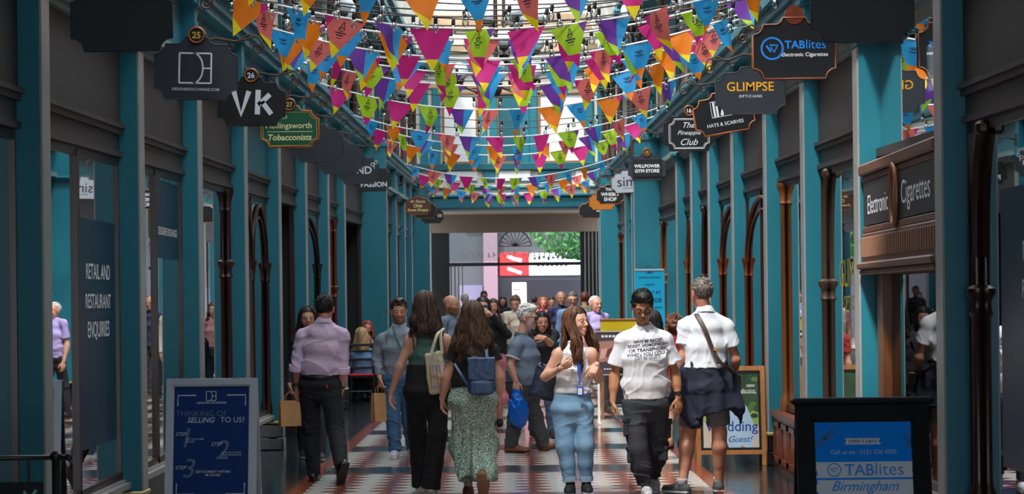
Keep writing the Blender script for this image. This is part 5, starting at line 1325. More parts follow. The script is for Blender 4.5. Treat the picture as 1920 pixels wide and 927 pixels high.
# 1 man in the white slogan shirt
Y8 = footY(1212, 927) - .18
c8 = person('man in white slogan t-shirt and dark cargo trousers looking down', Y8, 1208, 1.74, 0, True, (176, 120, 84), near=True,
    J=dict(hc=(1204, 576, -.05), nb=(1207, 612), sa=(1168, 637), sb=(1246, 635), ea=(1152, 706, .04), wa=(1149, 754, -.02), eb=(1266, 700, .05), wb=(1272, 746, -.02), pa=(1189, 765), pb=(1233, 765), ka=(1196, 842, -.08), kb=(1232, 838, .12), aa=(1211, None, -.04), ab=(1226, 893, .40)),
    head=dict(pitch=24, sc=1.07, eyes='down', beard=.25, browcol=(28, 22, 20)), W=(.160, .160, .158, .118, .112, .116),
    hair=H_short((24, 21, 22), 'black', n=620, ln=.050, vol=1.2, A=(-.088, .080), B=(.075, -.06), top=.010, comb=(.95, -.15, .25), lift=.12),
    hands=dict(a=dict(d=A_(.02, -.1, -1), curl=.35), b=dict(d=A_(0, -.12, -1), n=A_(-.5, .85, 0), t=A_(-.85, -.5, 0), curl=.28)),
    top=dict(mat=WHITEC, hem=(1210, 749), slv=.70, sr=(.070, .086), off=.016, loose=.020, amp=.008, wl=.11, seed=5, neck=.0),
    bottom=dict(mat=cloth('charcoal_cargo', (48, 50, 58), bump=.2, bscale=90), r=(.108, .095, .062), rm=.086, amp=.012, seed=4, end=-.015),
    shoes=(mat('white_black_trainer', (196, 196, 200), rough=.6, vary=.5, vscale=40), WSOLE), feet=dict(a=A_(.05, -1, 0), b=A_(.1, -.8, -.6)))
mb = MB(); n_ = c8['j']['nb']; mb.tube([n_ + A_(.064 * math.cos(a), -.006 + .058 * math.sin(a), .016 + .022 * math.sin(a)) for a in np.linspace(0, 2 * PI, 25)], .008, 6, cap=False); mb.build('neckband', WHITEC, c8['t'], smooth=True)
glasses(c8, SIGNBK2, glass_mat('brown_lens', (.74, .62, .58), ior=1.4))
wrist_band(c8, 'b', BLACKP)
m = MB()
for i, s in enumerate(('WHY BE RACIST,', 'SEXIST, HOMOPHOBIC', 'OR TRANSPHOBIC', 'WHEN YOU COULD', 'JUST BE QUIET?')):
    o = loc(c8, 1217 + (0, 0, 0, 0, -3)[i], 640 + i * 8.0, -.17); put_text(m, s, (o[0], 0, o[2]), h=.030, U=(.995, 0, .085), W=(-.06, 0, 1), bold=.022, shear=.08)
# lay the print on the shirt
tee = [q for q in c8['t'].children if q.name.startswith('shirt')][0]
from mathutils.bvhtree import BVHTree
def lay(mb, obj, off=.0025, far=-1.0, d=(0, 1, 0), cutlen=None):
    bv = BVHTree.FromPolygons([v.co for v in obj.data.vertices], [tuple(p.vertices) for p in obj.data.polygons]); out = []
    for v in mb.v:
        q = Vector(v); st = q - Vector(d) * 1.0; h = bv.ray_cast(st, Vector(d))
        out.append(tuple((h[0] - Vector(d) * off) if h[0] is not None else q))
    mb.v = out
lay(m, tee); m.build('slogan_print', mat('print_ink', (44, 44, 50), rough=.8), tee)
# cargo pockets
tr = [q for q in c8['t'].children if q.name.startswith('trousers')][0]
for (px, py, w, h, sg) in ((1180, 800, .10, .17, -1), (1186, 852, .09, .15, -1), (1247, 803, .08, .17, 1), (1242, 850, .07, .13, 1)):
    o = loc(c8, px, py, -.03 if sg < 0 else .12); M = Model(); R = np.array([nrm(A_(.85, -sg * -.5 if False else (.45 * -sg), 0)), nrm(A_(.45 * sg, .85, 0)), A_(0, 0, 1)])
    M.box(o + A_(sg * .0, -.055, 0), R, (w / 2 + .01, .026, h / 2), .02); M.box(o + A_(sg * .003, -.060, h * .36), R, (w / 2 + .014, .028, h * .15), .012, .006)
    to_obj('cargo_pocket', M.mesh(.006, disp=folds(int(px), .004, .06)), tr.data.materials[0], tr)
# 2 woman in jeans
Y7 = footY(1090, 927)
c7 = person('young woman in white sleeveless top and pale blue jeans wearing a blue lanyard', Y7, 1080, 1.6, 4, False, (222, 168, 142), near=True,
    J=dict(hc=(1081, 604), nb=(1079, 643), sa=(1048, 662), sb=(1108, 662), ea=(1021, 708, -.02), wa=(1053, 690, -.20), eb=(1123, 712, .02), wb=(1119, 684, -.19), pa=(1054, 772), pb=(1092, 772), ka=(1060, 838, -.04), kb=(1097, 836, -.03), aa=(1069, None, -.05), ab=(1099, None, .02)),
    head=dict(fa=48, pitch=-2, roll=2, sc=1.02, browcol=(70, 44, 30)), W=(.160, .138, .135, .114, .10, .105), arm=.88,
    hair=H_long((82, 50, 30), 'brunette', 520, .48, 4, front=.085, wave=.011, rad=.0052, face=57, widen=.35, part=.3, cap=dict(A=(-.084, .067), B=(.02, -.09))),
    hands=dict(a=dict(d=A_(.78, -.35, .42), n=A_(.2, .9, .5), t=A_(-.35, -.2, .9), fist=[1.1, 1.15, 1.2, 1.2], thumb=.4), b=dict(d=A_(-.48, -.30, -.80), n=A_(.1, .85, -.45), t=A_(-.8, .3, .4), fist=[.12, .5, .65, .75], spread=.6)),
    top=dict(kind='tank', mat=cloth('white_blouse', (232, 230, 232), bump=.2, bscale=50), hem=(1078, 738), off=.012, loose=.012, amp=.007, wl=.07, seed=9, hr=.045, hz=.12, strap=.62),
    bottom=dict(mat=denim('light_denim', (128, 168, 200)), r=(.096, .080, .054), rm=.066, waist=(1075, 731), amp=.0024, seed=6, end=-.025, belt=None, off=.010),
    shoes=(mat('black_canvas', (26, 26, 30), rough=.7), WSOLE), feet=dict(a=A_(-.12, -1, 0), b=A_(.08, -1, 0)))
for q in 'ab':     # turned-up cuffs
    k_, a_ = c7['j']['k' + q], c7['j']['a' + q]; d = nrm(a_ - k_); e_ = a_ - d * .025; mb = MB(); mb.tube([e_ - d * .045, e_ - d * .044, e_ - d * .002, e_], [.050, .060, .061, .05], 18); mb.build('turned_up_cuff', denim('pale_denim', (166, 196, 218)), c7['t'], smooth=True, sharp=40)
LANY = mat('blue_lanyard', (20, 84, 190), rough=.6)
pth = spline([loc(c7, 1065, 646, .03), loc(c7, 1070, 655, -.10), loc(c7, 1082, 674, -.15), loc(c7, 1086, 700, -.165), loc(c7, 1087, 722, -.165)], 24)
ln = ribbon(pth, .014, .002, A_(1, 0, 0)).build('lanyard', LANY, c7['t'])
pth = spline([loc(c7, 1093, 646, .03), loc(c7, 1091, 655, -.10), loc(c7, 1088, 674, -.152), loc(c7, 1087, 700, -.167)], 20)
ribbon(pth, .014, .002, A_(1, 0, 0)).build('lanyard_strap', LANY, ln)
o = loc(c7, 1088, 734, -.17); mb = MB(); mb.bev(tuple(o - A_(.028, .003, .04)), tuple(o + A_(.028, .003, .04)), .003); mb.build('pass_holder', LANY, ln); mb = MB(); mb.bev(tuple(o - A_(.02, .006, .03)), tuple(o + A_(.016, -.003, .025)), .001); mb.build('pass_card', WHITE, ln)
wrist_band(c7, 'a', mat('hair_tie', (40, 26, 22)), 'bracelet', .10, .026, .003, False)
mb = MB(); mb.sphere(tuple(c7['f'].w(-.083, .012, -.036)), .005, 8, 6); mb.build('earring', mat('gold_stud', (230, 200, 130), rough=.3, metal=.8), c7['t'])
# 3 man in the white polo
Y9 = footY(1348, 928) + .15
c9 = person('grey-haired man in white polo and shorts with navy jumper tied round waist', Y9, 1325, 1.86, 180, True, (198, 138, 112), near=True,
    J=dict(hc=(1315, 551), nb=(1322, 583), sa=(1286, 610), sb=(1361, 610), ea=(1281, 668, .0), wa=(1263, 712, .06), eb=(1380, 674, .02), wb=(1373, 704, .17), pa=(1302, 745), pb=(1343, 745), ka=(1291, 814, .05), kb=(1349, 812, -.02), aa=(1279, None, -.05), ab=(1347, None, .06)),
    head=dict(fa=202, sc=1.07, pitch=2), W=(.165, .155, .158, .122, .118, .120), leg_bare=(.085, .062, .060, .040),
    hair=H_short((112, 104, 98), 'grey_brown', ln=.022, vol=.5, A=(-.080, .070), B=(.082, -.070)),
    hands=dict(a=dict(d=A_(-.2, .1, -1), curl=.5), b=dict(d=A_(0, .4, -.9), curl=.9)),
    top=dict(mat=cloth('white_pique', (226, 230, 238), bump=.1, bscale=200), hem=(1325, 690), slv=.62, sr=(.072, .076), off=.015, loose=.016, amp=.006, wl=.12, seed=12, collar=cloth('white_collar', (226, 230, 238))),
    bottom=dict(kind='shorts', mat=cloth('grey_marl', (112, 110, 108), vary=.1, vscale=30), r=(.112, .100, 0), end=.80, amp=.004, waist=(1325, 700)),
    shoes=(mat('grey_suede', (74, 76, 78), rough=.8), WSOLE, False), feet=dict(a=A_(-.72, .62, 0), b=A_(.05, 1, 0)))
for q in 'ab':
    a_ = c9['j']['a' + q]; mb = MB(); mb.tube([a_ + A_(0, 0, -.03), a_ + A_(0, 0, .025), a_ + A_(0, 0, .045)], [.046, .044, .047], 14); mb.build('sock', cloth('pale_sock', (190, 186, 196)), c9['t'], smooth=True)
NAVY = cloth('navy_jumper', (30, 34, 56), bump=.15, bscale=70)
M = Model(); p0 = (c9['j']['pa'] + c9['j']['pb']) / 2
top_ = loc(c9, 1324, 679); low = loc(c9, 1345, 775)
M.loft([A_(top_[0], 0, top_[2]), A_(p0[0] + .005, -.01, p0[2] + .08), A_(low[0] - .04, -.03, low[2])], [.185, .200, .205], [.140, .155, .15], c9['U'], c9['V'], .05, flat0=True, flat1=True)
M.cone(loc(c9, 1283, 690, .02), loc(c9, 1270, 750, -.02), .05, .075, .06); M.cone(loc(c9, 1270, 750, -.02), loc(c9, 1303, 795, -.09), .075, .05, .05)
M.cone(loc(c9, 1368, 700, .0), loc(c9, 1384, 765, -.02), .05, .06, .06); M.cone(loc(c9, 1384, 765, -.02), loc(c9, 1390, 796, -.02), .05, .018, .04)
def dsp(x, y, z):
    u = np.clip((top_[2] - z) / .5, 0, 1); ph = np.arctan2(y, x - p0[0]); return -.012 * u * np.cos(8 * ph + 3 * u)
f1 = folds(21, .006, .14)
to_obj('tied_jumper', M.mesh(.007, disp=lambda x, y, z: dsp(x, y, z) + f1(x, y, z)), NAVY, c9['t'])
# his cross-body bag
BRNL = mat('brown_leather', (62, 42, 34), rough=.5)
pt0 = [loc(c9, 1301, 588, .02), loc(c9, 1308, 592, -.10), loc(c9, 1322, 618, -.17), loc(c9, 1335, 652, -.185), loc(c9, 1349, 678, -.20), loc(c9, 1366, 692, -.17), loc(c9, 1378, 704, -.02), loc(c9, 1377, 712, .10)]
rt = c9['root']; bg = thing('crossbody_bag', 'brown leather crossbody bag hanging off the white polo man', 'bag', tuple(rt))
ribbon(spline(pt0, 42), .034, .004, A_(1, 0, .3)).build('strap', BRNL, bg)
o = loc(c9, 1343, 655, -.197); mb = MB(); mb.bev(tuple(o - A_(.024, .004, .016)), tuple(o + A_(.024, .004, .016)), .003); mb.build('buckle', mat('brass_buckle', (196, 160, 96), rough=.35, metal=.8), bg)
o = loc(c9, 1376, 722, .18); M = Model(); M.box(o, np.eye(3), (.05, .11, .09), .02); to_obj('pouch', M.mesh(.008), BRNL, bg)
# 4 woman in the green tank top
Y4 = footY(800, 927)
c4 = person('woman from behind in green tank top and black flared trousers', Y4, 800, 1.74, 180, False, (214, 160, 134), near=True,
    J=dict(hc=(797, 575), nb=(801, 614), sa=(770, 637), sb=(835, 637), ea=(751, 686, .0), wa=(733, 738, .06), eb=(853, 690, .0), wb=(848, 742, .05), pa=(780, 738), pb=(819, 738), ka=(783, 815, .12), kb=(821, 815, -.06), aa=(789, None, .20), ab=(808, None, -.06)),
    head=dict(fa=183, sc=1.02), W=(.180, .150, .148, .125, .105, .108), arm=.90,
    hair=H_long((74, 54, 44), 'dark_brown', 460, .31, 7, wave=.014, rad=.0058, face=40, widen=.35, back=.15),
    hands=dict(a=dict(d=A_(-.05, .12, -1), curl=.4), b=dict(curl=.4)),
    top=dict(kind='tank', mat=cloth('green_rib', (72, 108, 98), bump=.15, bscale=120), hem=(800, 689), off=.010, loose=.004, amp=.004, wl=.12, seed=31, hr=.070, hz=.15, strap=.45),
    bottom=dict(mat=BLKC, r=(.102, .084, .088), rm=.080, waist=(800, 684), amp=.004, seed=17, end=.035),
    shoes=(mat('cream_trainer', (206, 200, 190), rough=.6), WSOLE), feet=dict(a=A_(-.05, 1, 0), b=A_(.05, 1, 0)))
for q, x0, x1 in (('a', 770, 775), ('b', 829, 822)):
    ribbon(spline([loc(c4, x0 + 3, 622, .0), loc(c4, x0 + 1, 622, -.07), loc(c4, x1, 640, -.12), loc(c4, x1 + 1, 656, -.13)], 14), .012, .003, A_(1, 0, 0)).build('bra_strap', BLKC, c4['t'])
# her tote bag
tb = thing('tote_bag', 'cream canvas tote bag with a printed panel on the shoulder of the green top woman', 'bag', tuple(c4['root']))
CANV = cloth('natural_canvas', (214, 200, 172), bump=.2, bscale=120)
o = loc(c4, 817, 700, -.17); M = Model(); R = np.array([nrm(A_(.93, -.30, .12)), nrm(A_(.3, .93, 0)), nrm(A_(-.10, .0, 1))])
M.box(o, R, (.085, .04, .185), .03); to_obj('body', M.mesh(.007, disp=folds(41, .008, .12)), CANV, tb)
for dx, dy in ((-.045, -.03), (.05, .01)):
    ribbon(spline([loc(c4, 831, 616, .03), loc(c4, 830, 618, -.07), o + A_(dx * .3 + .03, dy - .01, .33), o + A_(dx + .01, dy - .03, .17)], 20), .025, .004, A_(1, 0, 0)).build('handle', CANV, tb)
mb = MB(); W_ = R[2]; U_ = R[0]; c_ = o + U_ * .012 - W_ * .03 - R[1] * .047
for i in range(4): rect(mb, tuple(c_ + U_ * (-.045 + i * .03)), .016, .20, tuple(U_), tuple(W_), i % 2)
for i in range(3): rect(mb, tuple(c_ + W_ * (-.08 + i * .08) - R[1] * .001), .10, .014, tuple(U_), tuple(W_), (i + 1) % 2)
mb.build('printed_panel', [mat('ochre_print', (190, 140, 70)), mat('lilac_print', (170, 160, 196))], tb)
# 5 woman in the floral skirt
Y5 = footY(878, 934)
FLOR = bpy.data.materials.new('floral_cotton'); FLOR.use_nodes = True
def _flor():
    nt = FLOR.node_tree; N = nt.nodes; L = nt.links; b = N['Principled BSDF']; b.inputs['Roughness'].default_value = .85
    tc = N.new('ShaderNodeTexCoord'); v = N.new('ShaderNodeTexVoronoi'); v.inputs['Scale'].default_value = 95; L.new(tc.outputs['Object'], v.inputs['Vector'])
    r = N.new('ShaderNodeValToRGB'); L.new(v.outputs['Distance'], r.inputs[0]); e = r.color_ramp.elements
    e[0].position = .0; e[0].color = (*lin((232, 236, 226)), 1); e[1].position = .62; e[1].color = (*lin((106, 138, 116)), 1)
    q = r.color_ramp.elements.new(.34); q.color = (*lin((226, 236, 226)), 1); q = r.color_ramp.elements.new(.46); q.color = (*lin((150, 180, 158)), 1)
    L.new(r.outputs[0], b.inputs['Base Color'])
_flor()
c5 = person('woman from behind with long wavy hair, black t-shirt and green floral long skirt', Y5, 887, 1.68, 180, False, (212, 156, 130), near=True,
    J=dict(hc=(886, 594), nb=(888, 632), sa=(856, 657), sb=(922, 657), ea=(838, 706, .0), wa=(829, 748, .05), eb=(936, 706, .0), wb=(936, 742, .05), pa=(868, 750), pb=(906, 750), ka=(872, 832, .10), kb=(900, 832, .10), aa=(878, None, .08), ab=(908, 894, -.24)),
    head=dict(fa=182, sc=1.03), W=(.178, .160, .155, .128, .115, .115), arm=1.0, leg_bare=(.08, .055, .052, .036),
    hair=H_long((86, 64, 48), 'chestnut', 560, .42, 11, wave=.020, rad=.0060, face=38, widen=.85, back=.30),
    hands=dict(a=dict(d=A_(-.02, .15, -1), curl=.45), b=dict(d=A_(-.02, .1, -1), curl=.4)),
    top=dict(mat=cloth('black_jersey', (30, 29, 32), bump=.1, bscale=60), hem=(888, 728), slv=.42, sr=(.066, .072), off=.012, loose=.008, amp=.005, wl=.09, seed=51),
    bottom=dict(kind='skirt', mat=FLOR, waist=(888, 722), hem=(888, 898), rk=.180, rh=.146, drape='b'),
    shoes=(TAN, mat('tan_sole', (150, 112, 82), rough=.7), False), feet=dict(a=A_(-.05, 1, 0), b=A_(.10, .30, -1)))
# her hair slide
mb = MB(); f5 = c5['f']
for k in range(4): mb.sphere(tuple(f5.w(-.030 - .012 * k, .105 - .012 * k, .085 - .01 * k)), .007, 8, 6)
mb.build('hair_clip', mat('pearl_blue', (150, 190, 210), rough=.25), c5['t'])
# her backpack
bp = thing('backpack', 'small navy leather backpack on the back of the woman in the floral skirt', 'bag', tuple(c5['root']))
NLE = mat('navy_leather', (50, 76, 116), rough=.38, bump=.12, bscale=50)
o = loc(c5, 903, 706, -.21); M = Model(); I3 = np.eye(3); M.box(o, I3, (.115, .055, .150), .04, .0); M.ell(o + A_(0, -.03, -.09), I3, (.112, .05, .065), .04); to_obj('body', M.mesh(.006, disp=folds(61, .004, .09)), NLE, bp)
M = Model(); M.box(o + A_(.0, -.052, .060), I3, (.118, .016, .095), .012); M.box(o + A_(0, -.01, .145), I3, (.116, .05, .016), .014, .02); to_obj('flap', M.mesh(.006, disp=folds(62, .003, .08)), NLE, bp)
M = Model(); M.box(o + A_(.0, -.06, -.095), I3, (.10, .022, .055), .02); to_obj('pocket', M.mesh(.006, disp=folds(63, .003, .08)), NLE, bp)
ribbon(spline([o + A_(-.03, .02, .14), loc(c5, 872, 655, -.13), loc(c5, 862, 640, -.03)], 16), .026, .005, A_(1, 0, 0)).build('strap', NLE, bp)
ribbon(spline([o + A_(.05, .02, .14), loc(c5, 912, 655, -.13), loc(c5, 915, 640, -.03)], 16), .026, .005, A_(1, 0, 0)).build('strap', NLE, bp)
ribbon(spline([o + A_(-.10, -.0, -.10), loc(c5, 866, 705, -.19), loc(c5, 852, 682, -.13)], 16), .020, .005, A_(1, 0, 0)).build('strap', NLE, bp)
# 6 man in the lavender shirt
Y1 = footY(590, 904)
c1 = person('man from behind in lavender shirt with rolled sleeves and black trousers', Y1, 604, 1.74, 180, True, (204, 142, 118), near=True,
    J=dict(hc=(609, 580), nb=(607, 604), sa=(568, 628), sb=(643, 628), ea=(557, 686, .0), wa=(556, 728, .05), eb=(641, 690, .0), wb=(640, 733, .05), pa=(581, 726), pb=(619, 726), ka=(584, 802, .06), kb=(629, 800, -.06), aa=(588, None, .06), ab=(640, 872, -.34)),
    head=dict(fa=178, sc=1.02, pitch=4), W=(.160, .150, .155, .122, .112, .118),
    hair=H_short((32, 27, 27), 'near_black', vol=1.0, A=(-.085, .066), B=(.080, -.052), top=.008),
    hands=dict(a=dict(d=A_(0, .1, -1), curl=.5), b=dict(d=A_(-.12, .1, -1), curl=.55)),
    top=dict(mat=cloth('lavender_poplin', (196, 172, 196), bump=.12, bscale=50), hem=(600, 704), slv=1.12, sr=(.072, .066), cuff=.070, off=.014, loose=.022, amp=.010, wl=.14, seed=71, collar=cloth('lavender_collar', (202, 178, 202))),
    bottom=dict(mat=cloth('black_denim', (20, 21, 26), bump=.15, bscale=100), r=(.108, .088, .068), rm=.076, waist=(600, 703), amp=.006, seed=19, end=.03, belt=mat('black_leather', (16, 16, 18), rough=.4)),
    shoes=(mat('black_shoe_leather', (20, 19, 20), rough=.3), DSOLE, False), feet=dict(a=A_(0, 1, 0), b=A_(-.25, .45, -.85)))
for q in 'ab':
    e_, w_ = c1['j']['e' + q], c1['j']['w' + q]; d = nrm(w_ - e_); p = e_ + (w_ - e_) * .10; mb = MB(); mb.tube([p - d * .035, p - d * .03, p + d * .025, p + d * .032], [.070, .076, .078, .066], 16); mb.build('rolled_cuff', cloth('lavender_collar', (202, 178, 202)), c1['t'], smooth=True, sharp=50)
wrist_band(c1, 'b', BLACKP); wrist_band(c1, 'a', BLACKP)
mb = MB(); o = loc(c1, 613, 725, -.16); mb.bev(tuple(o - A_(.006, .002, .014)), tuple(o + A_(.006, .002, .014)), .001); mb.build('pocket_tab', mat('red_tab', (200, 40, 60)), c1['t'])
# 7 man in the grey jumper
Y3 = footY(740, 859)
c3 = person('bearded man in grey jumper and jeans walking with a paper bag', Y3, 750, 1.76, 3, True, (208, 148, 122), near=True,
    J=dict(hc=(748, 584), nb=(748, 612), sa=(717, 637), sb=(780, 637), ea=(706, 674, .02), wa=(712, 708, -.08), eb=(787, 680, .02), wb=(783, 722, -.03), pa=(733, 714), pb=(764, 714), ka=(737, 786, -.06), kb=(767, 786, .10), aa=(741, None, -.08), ab=(773, None, .30)),
    head=dict(fa=6, pitch=7, sc=1.06, eyes='down', beard=.45, browcol=(66, 46, 36)), W=(.160, .152, .158, .12, .112, .116),
    hair=H_short((66, 46, 36), 'brown', vol=1.0, A=(-.082, .072), B=(.075, -.06), top=.010, rec=1),
    hands=dict(a=dict(d=A_(.02, -.1, -1), curl=1.0), b=dict(curl=.5)),
    top=dict(mat=cloth('grey_knit', (132, 142, 154), bump=.25, bscale=160), hem=(748, 704), slv=1.88, sr=(.072, .060), cuff=.044, off=.016, loose=.012, amp=.007, wl=.12, seed=81, collar=cloth('grey_collar', (150, 158, 168))),
    bottom=dict(mat=denim('mid_denim', (62, 100, 136)), r=(.104, .086, .066), rm=.074, amp=.008, seed=23, end=.015),
    shoes=(mat('grey_trainer', (190, 188, 196), rough=.6), WSOLE), feet=dict(a=A_(-.08, -1, 0), b=A_(.08, -1, -.1)))
ribbon(spline([loc(c3, 737, 612, .03), loc(c3, 738, 616, -.09), loc(c3, 745, 636, -.165), loc(c3, 752, 655, -.175)], 16), .014, .002, A_(1, 0, 0)).build('lanyard', mat('green_lanyard', (16, 110, 96), rough=.6), c3['t'])
# 8 elderly man in profile
Y6 = footY(975, 848)
c6 = person('elderly man with white hair in grey polo shirt carrying a blue plastic bag', Y6, 982, 1.68, 72, True, (210, 156, 134), near=True,
    J=dict(hc=(990, 596), nb=(979, 630), sa=(970, 648, -.17), sb=(986, 645, .16), ea=(957, 684, -.21), wa=(967, 714, -.23), eb=(985, 692, .2), wb=(1003, 716, .18), pa=(974, 732, -.08), pb=(982, 732, .08), ka=(966, 786, -.10), kb=(1004, 782, .10), aa=(959, None, -.10), ab=(1019, 834, .10)),
    head=dict(fa=74, pitch=6, sc=1.08, beard=.55, browcol=(190, 186, 180)), W=(.172, .180, .175, .150, .165, .150),
    hair=H_short((206, 204, 200), 'white', ln=.04, comb=(0, .8, .1), vol=1.2, A=(-.070, .075), B=(.085, -.075), top=.01),
    hands=dict(a=dict(d=A_(.05, 0, -1), curl=1.0, n=A_(0, 1, 0), t=A_(1, 0, 0)), b=dict(curl=.5)),
    top=dict(mat=cloth('blue_grey_pique', (112, 126, 146), bump=.15, bscale=160), hem=(980, 722), slv=.66, sr=(.076, .080), off=.015, loose=.016, amp=.006, wl=.12, seed=91, belly=.03, collar=cloth('navy_collar', (70, 80, 104))),
    bottom=dict(mat=cloth('dark_grey_wool', (66, 68, 72)), r=(.112, .090, .080), rm=.082, amp=.006, seed=29, end=.02),
    shoes=(TAN, DSOLE, False), feet=dict(a=A_(1, -.25, 0), b=A_(.88, -.2, .40)))
glasses(c6, SIGNBK2, glass_mat('dark_lens', (.3, .3, .3), ior=1.5))
for q in 'a':
    s_, e_ = c6['j']['sa'], c6['j']['ea']; p = s_ + (e_ - s_) * .645; d = nrm(e_ - s_); mb = MB(); mb.tube([p - d * .006, p + d * .006], .082, 20); mb.build('sleeve_trim', WHITE, c6['t'], smooth=True, sharp=40)
# ---- what they carry
def paper_bag(label, top, w, d, h, rz, name='paper_bag'):
    t = thing('paper_bag', label, 'bag', tuple(top), rz=rz, group='brown paper carrier bags'); KR_ = mat('kraft_paper', (186, 138, 90), rough=.8, vary=.08, vscale=12, bump=.35, bscale=16)
    b = MB(); z1, z0 = -.085, -.085 - h; x, y = w / 2, d / 2
    vs = [(-x, -y, z0), (x, -y, z0), (x, 0, z0), (x, y, z0), (-x, y, z0), (-x, 0, z0), (-x, -y * .55, z1), (x, -y * .55, z1), (x * .82, 0, z1), (x, y * .55, z1), (-x, y * .55, z1), (-x * .82, 0, z1)]
    b.raw(vs, [(0, 1, 7, 6), (1, 2, 8, 7), (2, 3, 9, 8), (3, 4, 10, 9), (4, 5, 11, 10), (5, 0, 6, 11), (5, 4, 3, 2, 1, 0), (6, 7, 8, 9, 10, 11)]); b.build('body', KR_, t)
    for s in (-1, 1):
        ribbon(spline([(-x * .45, s * y * .55, z1 - .02), (-x * .4, s * y * .5, z1 + .05), (0, s * .006, .004), (x * .4, s * y * .5, z1 + .05), (x * .45, s * y * .55, z1 - .02)], 20), .012, .003, A_(0, 1, 0)).build('handle', KR_, t)
    return t
h3 = c3['j']['wa'] + c3['root'] + A_(.0, -.01, -.085); paper_bag('crumpled brown paper bag held by the man in the grey jumper', h3, .17, .12, .30, .5)
# blue carrier bag
hb_ = c6['j']['wa'] + c6['root'] + A_(.01, 0, -.09); cb = thing('plastic_bag', 'bright blue plastic carrier bag held by the elderly man', 'bag', tuple(hb_))
BLU = mat('blue_polythene', (8, 116, 224), rough=.28, trans=.35, bump=.3, bscale=22); M = Model()
M.ell(A_(.02, 0, -.285), np.eye(3), (.115, .085, .150), 0); M.cone(A_(.01, 0, -.19), A_(-.035, .0, -.02), .07, .018, .06); M.cone(A_(.03, 0, -.19), A_(.03, .0, -.02), .07, .018, .06); M.cone(A_(-.05, 0, -.19), A_(-.085, 0, -.14), .04, .012, .04)
to_obj('body', M.mesh(.006, disp=folds(101, .012, .07, 6, axis=(.4, .1, .6))), BLU, cb)
# dark shoulder bag of the woman in jeans
sb = thing('shoulder_bag', 'dark navy shoulder bag under the arm of the woman in jeans', 'bag', tuple(c7['root'])); o = loc(c7, 1025, 718, .10)
NB = mat('navy_bag', (34, 48, 72), rough=.45, bump=.1, bscale=40); M = Model(); R = np.array([nrm(A_(.95, .1, -.25)), A_(0, 1, 0), nrm(A_(.25, 0, .95))]); M.box(o, R, (.125, .05, .155), .04); to_obj('body', M.mesh(.008, disp=folds(103, .006, .1)), NB, sb)
ribbon(spline([o + A_(-.06, -.02, .15), loc(c7, 1036, 665, -.02), loc(c7, 1046, 644, .0), loc(c7, 1046, 646, .07), o + A_(.06, .05, .14)], 24), .022, .004, A_(.6, .6, 0)).build('strap', NB, sb)
# ================================================================== THE PEOPLE BEHIND
def H_far(col, nm, n, L, seed=3, **kw): return H_long(col, nm, n, L, seed, cap=dict(A=(-.085, .070), B=(.03, -.09)), **kw)
SKL, SKM, SKT = (216, 160, 136), (196, 140, 112), (150, 102, 76)
def far(label, foot_px, head_px, Y, fa, male, top, bottom, hair, skin=SKL, J=None, head=None, shoes=None, W=None, hands=None, feet=None, leg_bare=None, H=None):
    hx, hy = head_px; h = H or (CAM_Z - ((hx - VPX) * SR + (hy - VPY) * CR) * Y / F_PX)
    return person(label, Y, foot_px, h, fa, male, skin, J=J, head=head, near=False, top=top, bottom=bottom, hair=hair, shoes=shoes or (mat('dark_shoe', (36, 34, 36), rough=.6), DSOLE), W=W, hands=hands, feet=feet, leg_bare=leg_bare)
JN = lambda: dict(mat=denim('dark_denim', (52, 66, 96)), amp=.006)
DKT = lambda: dict(mat=cloth('dark_trouser', (40, 40, 46)), amp=.006)
NAVYJ = cloth('navy_jacket', (30, 36, 58))
cA = far('dark-haired woman in navy jacket half hidden behind the man in the lavender shirt', 584, (577, 574), 21.8, 8, False, dict(mat=NAVYJ, slv=1.9, sr=(.062, .052), cuff=.042, hem=(578, 745), amp=.005), DKT(), H_far((26, 20, 22), 'raven', 260, .34, wave=.006, rad=.007, face=50, widen=.2), SKM,
    J=dict(hc=(577, 598), nb=(577, 626), sa=(558, 640), sb=(600, 640), ea=(548, 690, .03), wa=(543, 722, -.06)), hands=dict(a=dict(d=A_(0, -.1, -1), curl=1.0)), shoes=(mat('navy_canvas', (36, 40, 60)), WSOLE), head=dict(sc=1.02))
hA = cA['j']['wa'] + cA['root'] + A_(0, -.02, -.085); paper_bag('upright brown paper bag held low by the woman in the navy jacket', hA, .22, .13, .27, .35)
cB = far('bald bearded man in grey-blue shirt facing sideways behind the woman in the green tank top', 846, (842, 551), 24.4, 62, True, dict(mat=cloth('slate_shirt', (116, 130, 152)), slv=.7, amp=.005), JN(), lambda t, f, h: None, SKM, head=dict(beard=.6, browcol=(70, 50, 40)))
cC = far('woman in black jacket over a pink dress raising one arm to shade her face', 930, (905, 559), 27.4, 0, False, dict(mat=cloth('black_jacket', (24, 25, 28)), slv=1.9, sr=(.066, .058), cuff=.046, hem=(915, 690), amp=.006), dict(kind='skirt', mat=cloth('pink_cotton', (206, 120, 132)), hem=(925, 758), rk=.20, rh=.21, waist=(915, 660)), H_far((70, 50, 40), 'mid_brown', 160, .2), SKL,
    J=dict(hc=(905, 576), sb=(926, 606), eb=(952, 628, -.12), wb=(918, 588, -.22), ka=(922, 742, 0), kb=(938, 742, 0), aa=(924, None, 0), ab=(938, None, .1)), hands=dict(b=dict(d=A_(-.8, 0, .5), n=A_(0, .8, -.5), t=A_(.4, -.4, -.8))), head=dict(sc=1.03), leg_bare=(.075, .05, .048, .036), shoes=(mat('black_sandal', (26, 24, 26)), DSOLE, False))
glasses(cC, SIGNBK2, mat('mirror_blue', (70, 150, 200), rough=.1, metal=.8))
